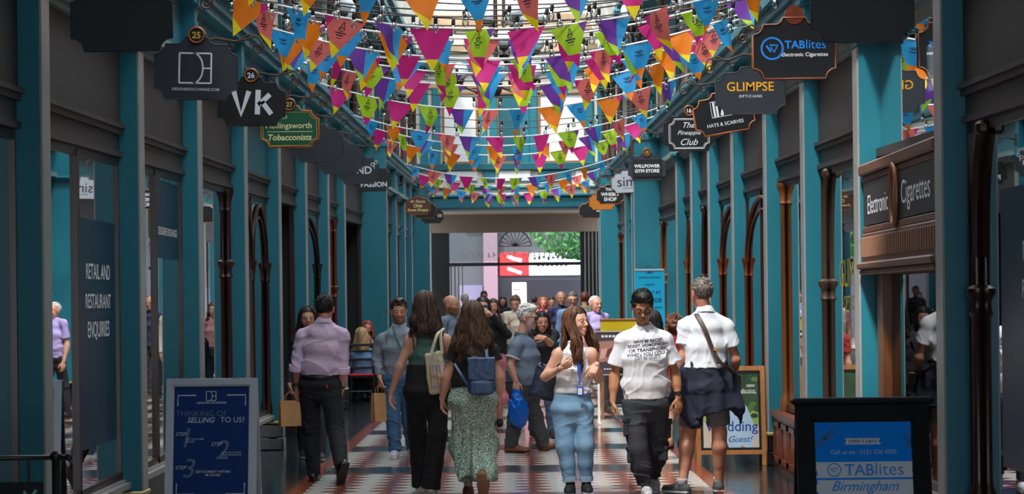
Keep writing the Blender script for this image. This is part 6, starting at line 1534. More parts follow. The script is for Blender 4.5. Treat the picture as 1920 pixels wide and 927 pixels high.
far('woman with long brown hair in a dusty pink top walking towards the viewer', 926, (925, 560), 36.0, 5, False, dict(mat=cloth('dusty_pink', (196, 140, 140)), slv=.5), DKT(), H_far((84, 60, 44), 'brown_far', 240, .36, face=48, widen=.4), SKL)
far('woman in a cream blazer with tied-back hair looking down at her hands', 968, (968, 553), 34.0, -8, False, dict(mat=cloth('cream_blazer', (226, 216, 194)), slv=1.9, sr=(.062, .054), cuff=.044, hem=(968, 700), amp=.005), JN(), H_short((110, 78, 50), 'honey', n=150, ln=.05, comb=(0, .9, .1), vol=1.1), SKL, J=dict(ea=(950, 634, .0), wa=(954, 606, -.22)), hands=dict(a=dict(d=A_(.3, -.3, .6), curl=.9)), head=dict(pitch=14))
far('dark-haired woman in black top, arm across her chest, behind the elderly man', 1016, (1013, 583), 25.0, 12, False, dict(mat=cloth('black_top', (34, 36, 40)), slv=1.1, sr=(.064, .056), cuff=.052), JN(), H_far((30, 24, 24), 'black_far', 240, .30, face=48), SKM, J=dict(eb=(1034, 648, -.08), wb=(1022, 634, -.22)), hands=dict(b=dict(d=A_(-.9, -.2, .1), curl=.5)))
far('person with orange hair in a bright pink top far down the arcade', 1020, (1018, 557), 46.0, 0, False, dict(mat=cloth('bright_pink', (232, 120, 130)), slv=.6), DKT(), H_far((196, 120, 60), 'ginger', 140, .2), (236, 150, 140))
far('balding man in a navy polo shirt standing among the far group', 1053, (1053, 545), 36.5, 10, True, dict(mat=cloth('navy_polo', (40, 44, 78)), slv=.7), DKT(), lambda t, f, h: None, SKM, head=dict(browcol=(90, 76, 66)))
cI = far('grey-haired man with glasses in a steel blue long-sleeved shirt', 1075, (1075, 546), 32.0, 0, True, dict(mat=cloth('steel_blue', (100, 128, 164)), slv=1.9, sr=(.070, .060), cuff=.046), JN(), H_short((98, 92, 88), 'iron_grey', n=200, vol=.8), SKM)
glasses(cI, SIGNBK2, glass_mat('clear_lens', (.8, .8, .8), ior=1.5))
far('man from behind in an olive green t-shirt in the far group', 1098, (1098, 547), 39.0, 180, True, dict(mat=cloth('olive_tee', (110, 116, 88)), slv=.7), DKT(), H_short((90, 50, 34), 'auburn', n=160), SKM)
far('elderly balding man in pale lilac polo shirt, right of the far group', 1117, (1119, 553), 30.5, 32, True, dict(mat=cloth('lilac_polo', (176, 160, 216)), slv=.7, belly=.04, loose=.016), DKT(), H_short((216, 210, 204), 'white_fringe', n=160, ln=.02, vol=-.6, A=(-.02, .07), B=(.085, -.07)), SKL)
far('man with black hair and dark coat far off by the exit, left of centre', 909, (909, 545), 52.0, 0, True, dict(mat=cloth('dark_coat', (36, 36, 44)), slv=1.9, sr=(.07, .06), cuff=.05), DKT(), H_short((22, 20, 20), 'black_off', n=100), SKT)
far('person in dark top far off, in front of the white poster panel', 944, (944, 556), 54.0, 0, False, dict(mat=cloth('dark_top', (32, 32, 40)), slv=1.5), DKT(), H_far((30, 24, 24), 'black_far2', 100, .3), SKM)
far('man in a navy coat far off beside the gate bars at the exit', 1036, (1038, 556), 50.0, 4, True, dict(mat=cloth('ink_coat', (26, 30, 52)), slv=1.9, sr=(.07, .06), cuff=.05), DKT(), H_short((40, 30, 26), 'dk', n=100), SKM)
far('person in a grey sweatshirt far off in the middle of the exit', 1003, (1002, 555), 56.0, 178, True, dict(mat=cloth('mid_grey', (120, 120, 126)), slv=1.9, sr=(.07, .06), cuff=.05), DKT(), H_short((60, 46, 38), 'bn', n=100), SKL)
far('silver-haired person in white shirt just behind the woman with long wavy hair', 873, (872, 549), 44.0, 180, True, dict(mat=cloth('white_far', (214, 214, 218)), slv=.7), DKT(), H_short((190, 184, 178), 'silver', n=100), SKL)
cN = far('short woman with curly brown hair in a red top, between the two men in white', 1266, (1266, 592), 23.0, 180, False, dict(mat=cloth('brick_red', (150, 34, 42)), slv=.6), dict(kind='shorts', mat=cloth('grey_short', (96, 92, 96)), r=(.10, .09, 0), end=.8), H_short((112, 70, 46), 'curly_brown', n=320, ln=.05, lift=.5, vol=1.5, curly=1), SKL, leg_bare=(.078, .056, .052, .038), shoes=(mat('tan_sandal', (140, 90, 60)), DSOLE, False))
cO = far('dark-haired woman in black almost hidden behind the man in the slogan shirt', 1206, (1222, 588), 21.0, 170, False, dict(mat=cloth('black_blouse', (28, 26, 32)), slv=1.9, sr=(.06, .05), cuff=.042), DKT(), H_far((32, 26, 26), 'espresso', 220, .26), SKM, J=dict(hc=(1222, 606)))
hb2 = thing('handbag', 'black leather handbag showing beside the right arm of the man in the slogan shirt', 'bag', tuple(A_(*P(1160, 726, 20.8)))); M = Model(); M.box(A_(0, 0, -.02), np.eye(3), (.085, .05, .16), .03); to_obj('body', M.mesh(.009), mat('black_bag_leather', (30, 34, 44), rough=.35), hb2)
ribbon(spline([(.06, -.02, .12), (.10, .0, .26), (.17, .05, .38), (.24, .08, .44)], 16), .022, .005, A_(0, 1, 0)).build('strap', mat('black_bag_leather', (30, 34, 44)), hb2)
# two women seated at the left
YQ = 34.6
cP = far('seated woman from behind with blonde hair in a denim shirt on the slatted chair', 678, (676, 612), YQ, 172, False, dict(mat=denim('chambray', (112, 148, 190)), slv=1.7, sr=(.07, .062), cuff=.054, hem=(678, 708), loose=.02), dict(mat=cloth('dark_legging', (44, 38, 44)), r=(.09, .07, .05)), H_far((176, 146, 108), 'blonde', 240, .30, wave=.008, face=45, widen=.3), SKL, H=1.62,
    J=dict(hc=(678, 630), nb=(680, 650), sa=(662, 662), sb=(700, 662), ea=(656, 690, .1), wa=(664, 702, .30), eb=(706, 690, .1), wb=(700, 702, .3), pa=(671, 709), pb=(689, 709), ka=(670, 707, .42), kb=(692, 707, .42), aa=(668, None, .30), ab=(694, None, .5)), feet=dict(a=A_(0, 1, 0), b=A_(0, 1, 0)))
far('seated red-haired woman facing the viewer, leaning on her hand', 692, (690, 600), 36.0, 12, False, dict(mat=cloth('dark_grey_top', (44, 46, 58)), slv=1.9, sr=(.062, .054), cuff=.044), DKT(), H_far((150, 70, 36), 'red', 220, .22, face=48, widen=.3), (206, 140, 128), H=1.62,
    J=dict(hc=(688, 616), nb=(694, 636), sa=(676, 650), sb=(712, 650), eb=(704, 682, -.22), wb=(697, 640, -.18), ea=(672, 684, -.1), wa=(682, 690, -.3), pa=(685, 700), pb=(701, 700), ka=(684, 700, -.36), kb=(702, 700, -.36), aa=(684, None, -.30), ab=(702, None, -.36)), hands=dict(b=dict(d=A_(-.4, .2, .8), curl=.9)), head=dict(roll=-14, sc=1.02))
# ================================================================== BOARDS, POSTERS, FURNITURE
def a_board(name, label, c, w, h, frame_m, face_m, fw=.05, lean=.16, rz=0.0, legs=0.0, depth=.03, top=0.0, cat='a-board', inner=None):
    """folding pavement board: two leaves that lean together, frame round a poster, hinge at the top; returns thing and the front face axes"""
    t = thing(name, label, cat, (c[0], c[1], 0), rz=rz); fr = None
    for s in (-1, 1):
        W_ = A_(0, -s * -lean if False else s * lean, 1.0); W_ = nrm(W_) * (1); bot = A_(0, -s * -(-lean * h) if False else -s * lean * h, 0)
        U_ = A_(1, 0, 0); D_ = nrm(np.cross(U_, W_)) * 1.0
        g = MB(); x = w / 2
        def bar(a0, a1, b0, b1, dd=depth, m=0, mb=g, off=0.0):
            vs = []
            for dv in (-dd / 2 + off, dd / 2 + off):
                for (a, b) in ((a0, b0), (a1, b0), (a1, b1), (a0, b1)): vs.append(bot + U_ * a + W_ * b + D_ * dv)
            mb.raw(vs, [(0, 3, 2, 1), (4, 5, 6, 7), (0, 1, 5, 4), (1, 2, 6, 5), (2, 3, 7, 6), (3, 0, 4, 7)], m)
        bar(-x, -x + fw, 0, h); bar(x - fw, x, 0, h); bar(-x + fw, x - fw, h - fw, h); bar(-x + fw, x - fw, legs, legs + fw)
        # chamfer strips round the poster
        q = fw * (.55 if inner else .25); g0 = g; g = MB() if inner else g
        bar = (lambda f_, g_: (lambda a0, a1, b0, b1, dd=depth, m=0, mb=None, off=0.0: f_(a0, a1, b0, b1, dd, m, mb or g_, off)))(bar, g)
        bar(-x + fw, -x + fw + q, legs + fw, h - fw, depth * .7); bar(x - fw - q, x - fw, legs + fw, h - fw, depth * .7); bar(-x + fw, x - fw, h - fw - q, h - fw, depth * .7); bar(-x + fw, x - fw, legs + fw, legs + fw + q, depth * .7)
        fo = g0.build('frame', frame_m, t)
        if inner: g.build('inner_frame', inner, t)
        p = MB(); bar(-x + fw, x - fw, legs + fw, h - fw, depth * .3, 0, p); po = p.build('poster', face_m, t)
        if s > 0: fr = (po, bot, U_, W_, D_, depth * .15 + .0015)
    if top:
        m = MB(); m.bev((-w / 2 - .02, -.05, h * .985), (w / 2 + .02, .05, h * .985 + top), .01); m.build('cap_rail', frame_m, t)
    hg = MB(); hg.tube([(-w * .3, 0, h * .985), (-w * .22, 0, h * .985)], .012, 8); hg.tube([(w * .22, 0, h * .985), (w * .3, 0, h * .985)], .012, 8); hg.build('hinge', IRON, t)
    return t, fr
class Face:
    def __init__(s, fr): s.o, s.bot, s.U, s.W, s.D, s.off = fr; s.sg = -1 if (s.D @ A_(0, -1, 0)) < 0 else 1
    def at(s, a, b, e=0.0): return s.bot + s.U * a + s.W * b + s.D * s.sg * (s.off + e)
    def text(s, mb, body, a, b, e=.001, **k): put_text(mb, body, tuple(s.at(a, b, e)), U=tuple(s.U), W=tuple(s.W), **k)
    def line(s, mb, pts, w, e=.001, m=0): line2d(mb, pts, w, O=tuple(s.at(0, 0, e)), U=tuple(s.U), W=tuple(s.W), m=m)
    def poly(s, mb, pts, e=.0005, m=0): mb.raw([tuple(s.at(a, b, e)) for a, b in pts], [tuple(range(len(pts)))], m)
    def ring(s, mb, a, b, r0, r1, e=.001, m=0): ring2d(mb, tuple(s.at(a, b, e)), r0, r1, U=tuple(s.U), W=tuple(s.W), m=m)
# 1 the designer exchange board
YD = 14.2; sD = F_PX / YD; xD = (P(392, 820, YD)).x
SILV = mat('brushed_silver', (172, 180, 188), rough=.4, metal=.3)
tD, fD = a_board('pavement_sign', 'silver framed pavement board with navy poster about selling in three steps', (xD, YD + .18), .645, 1.155, SILV, mat('navy_poster', (12, 46, 104), rough=.5, spec=.2), fw=.045, lean=.15, rz=-.03)
Fc = Face(fD); PG = mat('pale_print', (186, 196, 208), rough=.6); PD = mat('dim_print', (84, 104, 134), rough=.6)
mb = MB(); t2 = 1.155
def YY(py): return t2 - (py - 710) / 262.0 * 1.0
def XX(px): return (px - 392) / 262.0
m_ = MB(); x0, x1, z0, z1 = XX(382), XX(400), YY(751), YY(734)
for pts in ([(x0, z0), (x0, z1)], [(x1, z0), (x1, z1)], [(x0, z0), (x1, z0)], [(x0, z1), (x1, z1)], [(XX(392), (z0 + z1) / 2), (x1, (z0 + z1) / 2)]): Fc.line(m_, pts, .005)
Fc.line(m_, [(XX(388) + .02 * math.cos(a), (z0 + z1) / 2 + (z1 - z0) / 2 * math.sin(a)) for a in np.linspace(-PI / 2, PI / 2, 12)], .005)
m_.build('emblem', PG, fD[0])
for sx in (1, -1):
    for (pyc, sy) in ((741, -1), (924, 1)):
        xc = XX(392 + sx * 63); yc = YY(pyc); m_ = MB(); Fc.line(m_, [(xc - sx * .13, yc), (xc, yc), (xc, yc + sy * .075)], .008); m_.build('corner_bracket', PG, fD[0])
for (s_, px, py, kw) in (('DESIGNER EXCHANGE', 392, 755, dict(w=.21, bold=.01)), ('SELLING', 373, 787, dict(h=.038, shear=.3, bold=.01)), ('TO US?', 431, 787, dict(h=.038)), ('STEP', 336, 813, dict(h=.026, shear=.35)), ('STEP', 403, 832, dict(h=.026, shear=.35)), ('STEP', 337, 875, dict(h=.026, shear=.35)),
    ('GET YOUR FREE\nQUOTE', 362, 825, dict(w=.125, align='LEFT')), ('SEND TO US WITH\nFREE POSTAGE OR', 430, 850, dict(w=.14)), ('GET PAYMENT WITHIN\n48 HOURS', 396, 886, dict(w=.245, bold=.01)), ('DESIGNEREXCHANGE.COM', 392, 926, dict(w=.27, bold=.01))):
    m_ = MB(); Fc.text(m_, s_, XX(px), YY(py), **kw); m_.build('lettering', PG, fD[0])
m_ = MB(); Fc.text(m_, 'THINKING OF', XX(373), YY(775), h=.040, m=0); 
m_.build('faint_lettering', PD, fD[0])
for n_, px, py in (('1', 347, 820), ('2', 413, 842), ('3', 352, 876)): m_ = MB(); Fc.text(m_, n_, XX(px), YY(py), h=.135, shear=.2, e=.0006); m_.build('faint_number', PD, fD[0])
# 2 the electronic cigarette shop board
YT = 10.2; xT = P(1629, 860, YT).x; tT, fT = a_board('pavement_sign', 'black wooden pavement board with bright blue electronic cigarette shop poster', (xT, YT + .2), .68, 1.13, mat('black_wood', (12, 13, 16), rough=.6, spec=.15, vary=.2, vscale=20), mat('blue_poster', (0, 136, 244), rough=.7, spec=.15), fw=.075, lean=.16, top=.035)
Fc = Face(fT); h2 = 1.13; k = YT / F_PX
def YY(py): return h2 - (py - 745) * k
def XX(px): return (px - 1629) * k
WB = mat('white_brush', (206, 216, 226), rough=.6); m_ = MB()
def brush(y0, y1, x0, x1, seed):
    r = random.Random(seed); L = [(x0 + r.uniform(-.006, .012), y0 + (y1 - y0) * i / 5) for i in range(6)]; R_ = [(x1 + r.uniform(-.012, .006), y1 + (y0 - y1) * i / 5) for i in range(6)]; Fc.poly(m_, R_ + L, .0008)
brush(YY(886), YY(856), XX(1537), XX(1724), 1); brush(YY(920), YY(890), XX(1537), XX(1724), 2); brush(YY(823), YY(811), XX(1595), XX(1661), 3); m_.build('brush_panels', WB, fT[0])
m_ = MB(); Fc.text(m_, 'TAB', XX(1620), YY(871), h=.060, bold=.02, e=.0015); Fc.text(m_, 'lites', XX(1677), YY(870), h=.064, e=.0015); Fc.text(m_, 'Birmingham', XX(1630), YY(905), w=.345, shear=.45, bold=.012, e=.0015)
Fc.ring(m_, XX(1572), YY(871), .030, .036, e=.0015); c_ = (XX(1572), YY(871)); r = .036
Fc.line(m_, [(c_[0] - r * .5, c_[1] + r * .25), (c_[0] - r * .12, c_[1] - r * .3)], r * .16, .0015); Fc.line(m_, [(c_[0] - r * .2, c_[1] + r * .28), (c_[0] + r * .5, c_[1] + r * .28), (c_[0] + r * .16, c_[1] - r * .32), (c_[0] - r * .13, c_[1] + r * .1)], r * .15, .0015)
m_.build('blue_lettering', mat('poster_blue_ink', (0, 132, 226), rough=.5), fT[0])
m_ = MB(); Fc.text(m_, 'Call us on : 0121 236 4705', 0, YY(837), w=.335); m_.build('phone_lettering', PG, fT[0])
m_ = MB(); Fc.text(m_, 'OPEN 7 DAYS', XX(1628), YY(817), w=.145, bold=.02, e=.0015); m_.build('dark_lettering', mat('poster_dark_ink', (16, 56, 96), rough=.5), fT[0]); m_ = MB(); Fc.line(m_, [(XX(1538), YY(824)), (XX(1572), YY(792))], .006); Fc.line(m_, [(XX(1542), YY(828)), (XX(1576), YY(796))], .006); Fc.line(m_, [(XX(1553), YY(812)), (XX(1560), YY(806))], .02)
m_.build('pen_drawing', mat('poster_dark_ink'), fT[0]); m_ = MB()
for i in range(4): Fc.line(m_, [(XX(1706 + i * 4), YY(800 + i * 3)), (XX(1712 + i * 3), YY(826 + i * 2)), (XX(1720), YY(815))], .003)
m_.build('hand_drawing', mat('poster_dark_ink'), fT[0])
# 3 the wedding guest board
YWd = footY(1418, 873); xW = P(1371, 780, YWd).x; OAKL = mat('light_oak', (170, 112, 62), rough=.45, vary=.2, vscale=10, stretch=(4, 4, .6))
tW, fW = a_board('pavement_sign', 'oak framed pavement board with a wedding guest fashion poster', (xW, YWd + .12), .70, 1.0, OAKL, mat('poster_green', (58, 84, 58), rough=.35, vary=.5, vscale=5), fw=.045, lean=.13, legs=.11, inner=BLACKP)
Fc = Face(fW); k = YWd / F_PX
def YY(py): return 1.0 - (py - 687) * k
def XX(px): return (px - 1371) * k
m_ = MB(); Fc.poly(m_, [(XX(1317), YY(848)), (XX(1424), YY(848)), (XX(1424), YY(800)), (XX(1317), YY(790))], .0004, 0)
Fc.poly(m_, [(XX(1317), YY(790)), (XX(1424), YY(800)), (XX(1424), YY(775)), (XX(1400), YY(765)), (XX(1317), YY(770))], .0004, 1)
for i in range(26):
    r = random.Random(i); cx, cy = r.uniform(1350, 1420), r.uniform(700, 785); Fc.poly(m_, [(XX(cx + 7 * math.cos(a)), YY(cy + 5 * math.sin(a))) for a in np.linspace(0, 2 * PI, 7)[:-1]], .0004 + i * 1e-5, 2 + i % 2)
m_.build('background_print', [mat('print_path', (206, 190, 176)), mat('print_grass', (150, 176, 84)), mat('print_leaf', (84, 122, 60)), mat('print_leaf_dark', (38, 62, 44))], fW[0])
m_ = MB(); Fc.poly(m_, [(XX(a), YY(b)) for a, b in ((1364, 848), (1360, 800), (1362, 760), (1378, 748), (1392, 750), (1402, 764), (1418, 806), (1410, 836), (1398, 846), (1390, 838), (1382, 848))], .0010, 0); Fc.poly(m_, [(XX(a), YY(b)) for a, b in ((1384, 848), (1390, 836), (1402, 842), (1398, 848))], .0014, 1); Fc.poly(m_, [(XX(a), YY(b)) for a, b in ((1358, 848), (1360, 826), (1370, 848))], .0014, 2)
m_.build('figure_print', [mat('print_shirt', (170, 200, 222)), mat('print_hand', (196, 130, 100)), mat('print_navy', (40, 52, 88))], fW[0])
m_ = MB(); Fc.text(m_, 'NEW', XX(1410), YY(724), h=.026, bold=.02, e=.002); Fc.text(m_, 'Collection', XX(1400), YY(733), w=.195, shear=.4, e=.002); [Fc.line(m_, [(XX(1381 + i * 5), YY(737.5)), (XX(1384.5 + i * 5), YY(737.5))], .010, .002) for i in range(8)]; m_.build('white_lettering', WHITE, fW[0])
m_ = MB(); Fc.text(m_, 'Wedding', XX(1372), YY(803), w=.53, e=.002, bold=.006); Fc.text(m_, 'Stylish', XX(1346), YY(789), h=.07, shear=.3, e=.002); Fc.text(m_, 'Guest!', XX(1389), YY(824), w=.24, shear=.4, e=.002); m_.build('blue_lettering', mat('poster_royal', (24, 62, 148), rough=.5), fW[0])
# 4 roll-up banner
YR = 31.0; bR = P(1220, 700, YR); tb_ = thing('roll_up_banner', 'tall turquoise roll-up banner with a seaside print standing on the right', 'banner', (bR.x, YR, 0))
hR = P(1220, 505, YR).z; wR = 56 * YR / F_PX
mb = MB(); mb.bev((-wR / 2 - .02, -.10, 0), (wR / 2 + .02, .10, .09), .02); mb.build('base', SILV, tb_)
mb = MB(); mb.tube([(0, .03, .08), (0, .03, hR - .02)], .012, 8); mb.build('pole', SILV, tb_)
mb = MB(); mb.bev((-wR / 2, -.012, hR - .03), (wR / 2, .02, hR), .006); mb.build('top_rail', SILV, tb_)
mb = MB(); mb.box((-wR / 2, -.004, .09), (wR / 2, .0, hR - .03)); cl = mb.build('banner_cloth', mat('turquoise_print', (0, 164, 210), rough=.4), tb_)
mb = MB(); rr_ = random.Random(3); mb.raw([(-wR / 2, -.006, .09), (wR / 2, -.006, .09), (wR / 2, -.006, 1.25), (.05, -.006, 1.0), (-wR / 2, -.006, .75)], [(0, 1, 2, 3, 4)], 0)
st = [(.05 + (.10 if i % 2 == 0 else .042) * math.cos(PI / 2 + i * PI / 5), .62 + (.10 if i % 2 == 0 else .042) * math.sin(PI / 2 + i * PI / 5)) for i in range(10)]; mb.raw([(a, -.008, b) for a, b in st], [tuple(range(10))], 1)
rect(mb, (0, -.007, .16), wR, .12, m=2); ring2d(mb, (.12, -.008, 1.42), 0.02, .055, m=3); mb.build('beach_print', [mat('sand_print', (232, 196, 130)), mat('starfish_print', (226, 92, 66)), WHITE, mat('red_badge', (206, 40, 70))], cl)
mb = MB(); put_text(mb, 'A DAY AT', (.02, -.008, 1.80), w=.30, bold=.02); put_text(mb, 'SEASIDE', (.03, -.008, 1.68), w=.30, bold=.02)
for (zz, n__, w__) in ((1.57, 6, .05), (1.5, 3, .05), (1.92, 4, .03), (2.03, 9, .03)): [rect(mb, ((i - (n__ - 1) / 2) * w__ * 1.25, -.008, zz), w__, .014) for i in range(n__)]
mb
ring2d(mb, (0, -.008, 2.16), .045, .052); line2d(mb, [(-.05, 2.10), (.05, 2.10)], .008, (0, -.008, 0)); line2d(mb, [(0, 2.10), (0, 2.2)], .006, (0, -.008, 0)); mb.build('lettering', mat('navy_print', (14, 60, 96)), cl)
# 5 poster stand and yellow sign in front of it
YPs = 27.5; kp = YPs / F_PX; c_ = P(1150, 660, YPs); ps = thing('poster_stand', 'framed food poster on a white-legged stand behind the man in slogan shirt', 'poster', (c_.x, YPs, 0))
z0, z1 = P(1150, 702, YPs).z, P(1150, 624, YPs).z; w_ = 66 * kp
mb = MB(); mb.box((-w_ / 2, -.01, z0), (w_ / 2, .01, z1)); po = mb.build('poster', mat('poster_dark', (74, 66, 72), rough=.4), ps)
mb = MB()
for (a0, a1, b0, b1) in ((-w_ / 2 - .02, -w_ / 2, z0 - .02, z1 + .02), (w_ / 2, w_ / 2 + .02, z0 - .02, z1 + .02), (-w_ / 2, w_ / 2, z1, z1 + .02), (-w_ / 2, w_ / 2, z0 - .02, z0)): mb.bev((a0, -.018, b0), (a1, .018, b1), .004)
mb.build('frame', mat('taupe_frame', (150, 140, 140), rough=.5), ps)
mb = MB()
for s in (-1, 1): mb = MB(); mb.tube([(s * w_ * .42, 0, z0), (s * w_ * .42, 0, .03)], .018, 8); mb.tube([(s * w_ * .42, -.22, .02), (s * w_ * .42, .22, .02)], .018, 8); mb.build('leg', WHITE, ps)
mb = MB(); mb.raw([(-w_ * .45, -.012, z0 + .16), (w_ * .45, -.012, z0 + .2), (w_ * .45, -.012, z1 - .1), (-w_ * .45, -.012, z1 - .12)], [(0, 1, 2, 3)], 0)
for i in range(5): q = -w_ * .4 + i * w_ * .17; mb.raw([(q, -.014 - i * .0005, z0 + .2 + .03 * (i % 2)), (q + .13, -.014 - i * .0005, z0 + .24), (q + .16, -.014 - i * .0005, z0 + .36 + .03 * (i % 3)), (q + .03, -.014 - i * .0005, z0 + .34)], [(0, 1, 2, 3)], 1 + i % 2)
[rect(mb, (-w_ * .3 + i * .05, -.014, z1 - .05), .035, .03, m=3) for i in range(7)]; [rect(mb, (-w_ * .25 + i * .04, -.014, z0 + .07), .028, .015, m=3) for i in range(7)]; mb.build('print', [mat('print_tan', (170, 120, 110)), mat('print_pink', (214, 160, 150)), mat('print_brown', (110, 60, 52)), WHITE], po)
yb = thing('barrier_sign', 'yellow topped wooden notice board behind the framed food poster', 'sign', (P(1170, 650, 28.6).x, 28.6, 0)); kk = 28.6 / F_PX
z1 = P(1160, 602, 28.6).z; mb = MB(); mb.bev((-.33, -.02, z1 - .30), (.33, .02, z1), .006); mb.build('board', mat('yellow_board', (238, 206, 28), rough=.5), yb)
mb = MB(); mb.bev((-.34, -.03, z1), (.34, .03, z1 + .03), .006); mb.build('top_rail', OAKL, yb)
mb = MB()
for s in (-1, 1): mb = MB(); mb.bev((s * .31 - .02, -.025, 0), (s * .31 + .02, .025, z1 - .29), .004); mb.build('leg', OAKL, yb)
# 6 the slatted chair and the cafe table
cx = P(676, 700, 34.3); ch = thing('cafe_chair', 'black ladder-back cafe chair with red seat pad at the left wall', 'chair', (cx.x, 34.35, 0), rz=.06); BW = mat('black_lacquer', (20, 22, 28), rough=.35)
for sx in (-1, 1):
    mb = MB(); mb.tube([(sx * .21, -.20, 0), (sx * .21, -.17, .46), (sx * .215, -.235, 1.0)], [.018, .019, .016], 8); mb.build('leg', BW, ch, smooth=True)
    mb = MB(); mb.tube([(sx * .21, .22, 0), (sx * .20, .20, .45)], [.017, .018], 8); mb.build('leg', BW, ch, smooth=True)
for z, yy in ((.60, -.19), (.74, -.205), (.88, -.22), (.985, -.232)):
    mb = MB(); mb.bev((-.205, yy - .010, z - .022), (.205, yy + .010, z + .022), .006); mb.build('back_slat', BW, ch)
mb = MB(); mb.bev((-.225, -.21, .43), (.225, .22, .455), .01); mb.build('seat', BW, ch)
mb = MB(); mb.bev((-.22, -.215, .456), (.22, .215, .492), .014); mb.build('seat_pad', mat('red_pad', (190, 30, 44), rough=.7), ch)
mb = MB(); mb.tube([(-.2, -.18, .2), (.2, -.18, .2)], .012, 6); mb.tube([(-.2, .21, .2), (.2, .21, .2)], .012, 6); mb.build('stretcher', BW, ch)
c2_ = P(692, 700, 36.1); ch2 = thing('cafe_chair', 'black cafe chair under the red-haired woman at the left wall', 'chair', (c2_.x, 36.15, 0), rz=PI)
for q in list(ch.children): dup_child(q, ch2)
c3_ = P(706, 700, 35.3); tbq = thing('cafe_table', 'small round black pedestal table beside the two seated women', 'table', (c3_.x + .28, 35.3, 0))
mb = MB(); mb.lathe((0, 0, 0), [(.26, .71), (.27, .72), (.27, .74), (.26, .75)], 24); mb.build('table_top', BW, tbq, smooth=True, sharp=40); mb = MB(); mb.lathe((0, 0, 0), [(.2, 0), (.19, .02), (.04, .05), (.03, .1), (.03, .71)], 16); mb.build('pedestal', BW, tbq, smooth=True, sharp=40)
# 7 cafe barrier at the bottom left corner
bb = P(105, 860, 8.8); cb_ = thing('cafe_barrier', 'black post and rail cafe barrier with a dark canvas panel, bottom left corner', 'barrier', (bb.x, 8.8, 0)); zt = P(105, 852, 8.8).z
for x in (0, -.72):
    mb = MB(); mb.lathe((x, 0, 0), [(.15, 0), (.15, .015), (.03, .03), (.019, .05), (.019, zt - .03), (.026, zt - .02), (.026, zt), (.012, zt + .012)], 14); mb.build('post', BLACKP, cb_, smooth=True, sharp=40)
mb = MB(); mb.tube([(-.72, 0, zt - .015), (.05, 0, zt - .015)], .011, 8); mb.sphere((.055, 0, zt - .015), .016, 10, 8); mb.build('rail', BLACKP, cb_, smooth=True); mb = MB(); mb.tube([(-.72, 0, .14), (0, 0, .14)], .009, 8); mb.build('rail', BLACKP, cb_, smooth=True)
mb = MB()
for i in range(3): mb.tube([(-.12 - i * .22, 0, zt - .02), (-.12 - i * .22, 0, zt - .13)], .006, 6)
mb.build('hanger', BLACKP, cb_); mb = MB(); mb.bev((-.66, -.006, .16), (-.055, .006, zt - .12), .004); pn = mb.build('canvas_panel', mat('dark_canvas', (16, 20, 26), rough=.8), cb_)
mb = MB(); o = (-.115, -.008, zt - .18); line2d(mb, [(-.025, .02), (0, -.01), (.03, .025)], .012, o); line2d(mb, [(-.005, .0), (.012, -.02)], .016, o); mb.build('bird_mark', mat('pale_teal_print', (120, 170, 180)), pn)
# 8 the boxed shop sign on the right
eb = SHOPS[(1, 1)]; y0, y1 = PR[1] + PDEP + .02, PR[2] - .05; zb = 2.03; zt_ = 2.62
es = thing('fascia_sign', 'long wooden box sign reading Electronic Cigarettes over the right-hand shop window', 'sign', (HR + REC, (y0 + y1) / 2, zb)); oy = (y0 + y1) / 2; WDB = mat('walnut', (104, 70, 56), rough=.5, vary=.2, vscale=5, stretch=(6, .6, 6))
sx = -.13; hy = (y1 - y0) / 2
mb = MB(); mb.box((sx + .02, -hy, .06), (.02, hy, .56)); mb.build('box', WDB, es)
mb = MB(); mb.bev((sx - .03, -hy - .02, .52), (.02, hy + .02, .60), .012); mb.bev((sx - .005, -hy, .10), (.02, hy, .15), .008); mb.bev((sx - .005, -hy, .475), (.02, hy, .52), .008); mb.bev((sx - .01, -hy, -.12), (.02, hy, .10), .01); mb.bev((sx - .05, -hy - .02, -.16), (.02, hy + .02, -.11), .012); mb.bev((sx - .03, -hy - .01, -.20), (.02, hy + .01, -.16), .01); mb.build('moulding', WDB, es)
mb = MB(); n_ = 34
for i in range(n_): q = -hy + (i + .5) * 2 * hy / n_; mb.bev((sx - .022, q - .016, -.075), (sx - .005, q + .016, .07), .004)
mb.build('dentil_band', mat('walnut_light', (140, 104, 84), rough=.5), es)
mb = MB(); mb.box((sx - .004, -hy + .05, .155), (sx + .02, hy - .05, .47)); pn = mb.build('panel', mat('slate_panel', (50, 46, 48), rough=.5), es)
mb = MB(); put_text(mb, 'Electronic', (sx - .006, hy * .52, .30), w=.78, U=(0, -1, 0), h=.22, fit=False); put_text(mb, 'Cigarettes', (sx - .006, -hy * .50, .30), w=.92, U=(0, -1, 0)); mb.build('lettering', LETTER, pn)
mb = MB(); mb.tube([(sx - .02, .10 * math.cos(a), .32 + .20 * math.sin(a)) for a in np.linspace(0, 2 * PI, 33)], .02, 8, cap=False); mb.build('oval_frame', mat('copper_oval', (150, 100, 72), rough=.4, metal=.3), es, smooth=True)
mb = MB(); mb.raw([(sx - .012, .095 * math.cos(a), .32 + .19 * math.sin(a)) for a in np.linspace(0, 2 * PI, 33)[:-1]], [tuple(range(32))]); mb.raw([(sx - .014, -.05, .2), (sx - .014, .04, .2), (sx - .014, .05, .42), (sx - .014, -.03, .42)], [(0, 1, 2, 3)], 1); mb.build('oval_picture', [mat('oval_blue', (96, 136, 190)), mat('oval_pink', (196, 140, 130))], es)
mb = MB(); slab(mb, 1, REC - .05, REC + .06, PR[2] - .36, PR[2] - .14, .42, 1.84, slope=False); mb.build('pilaster', OAK, eb)
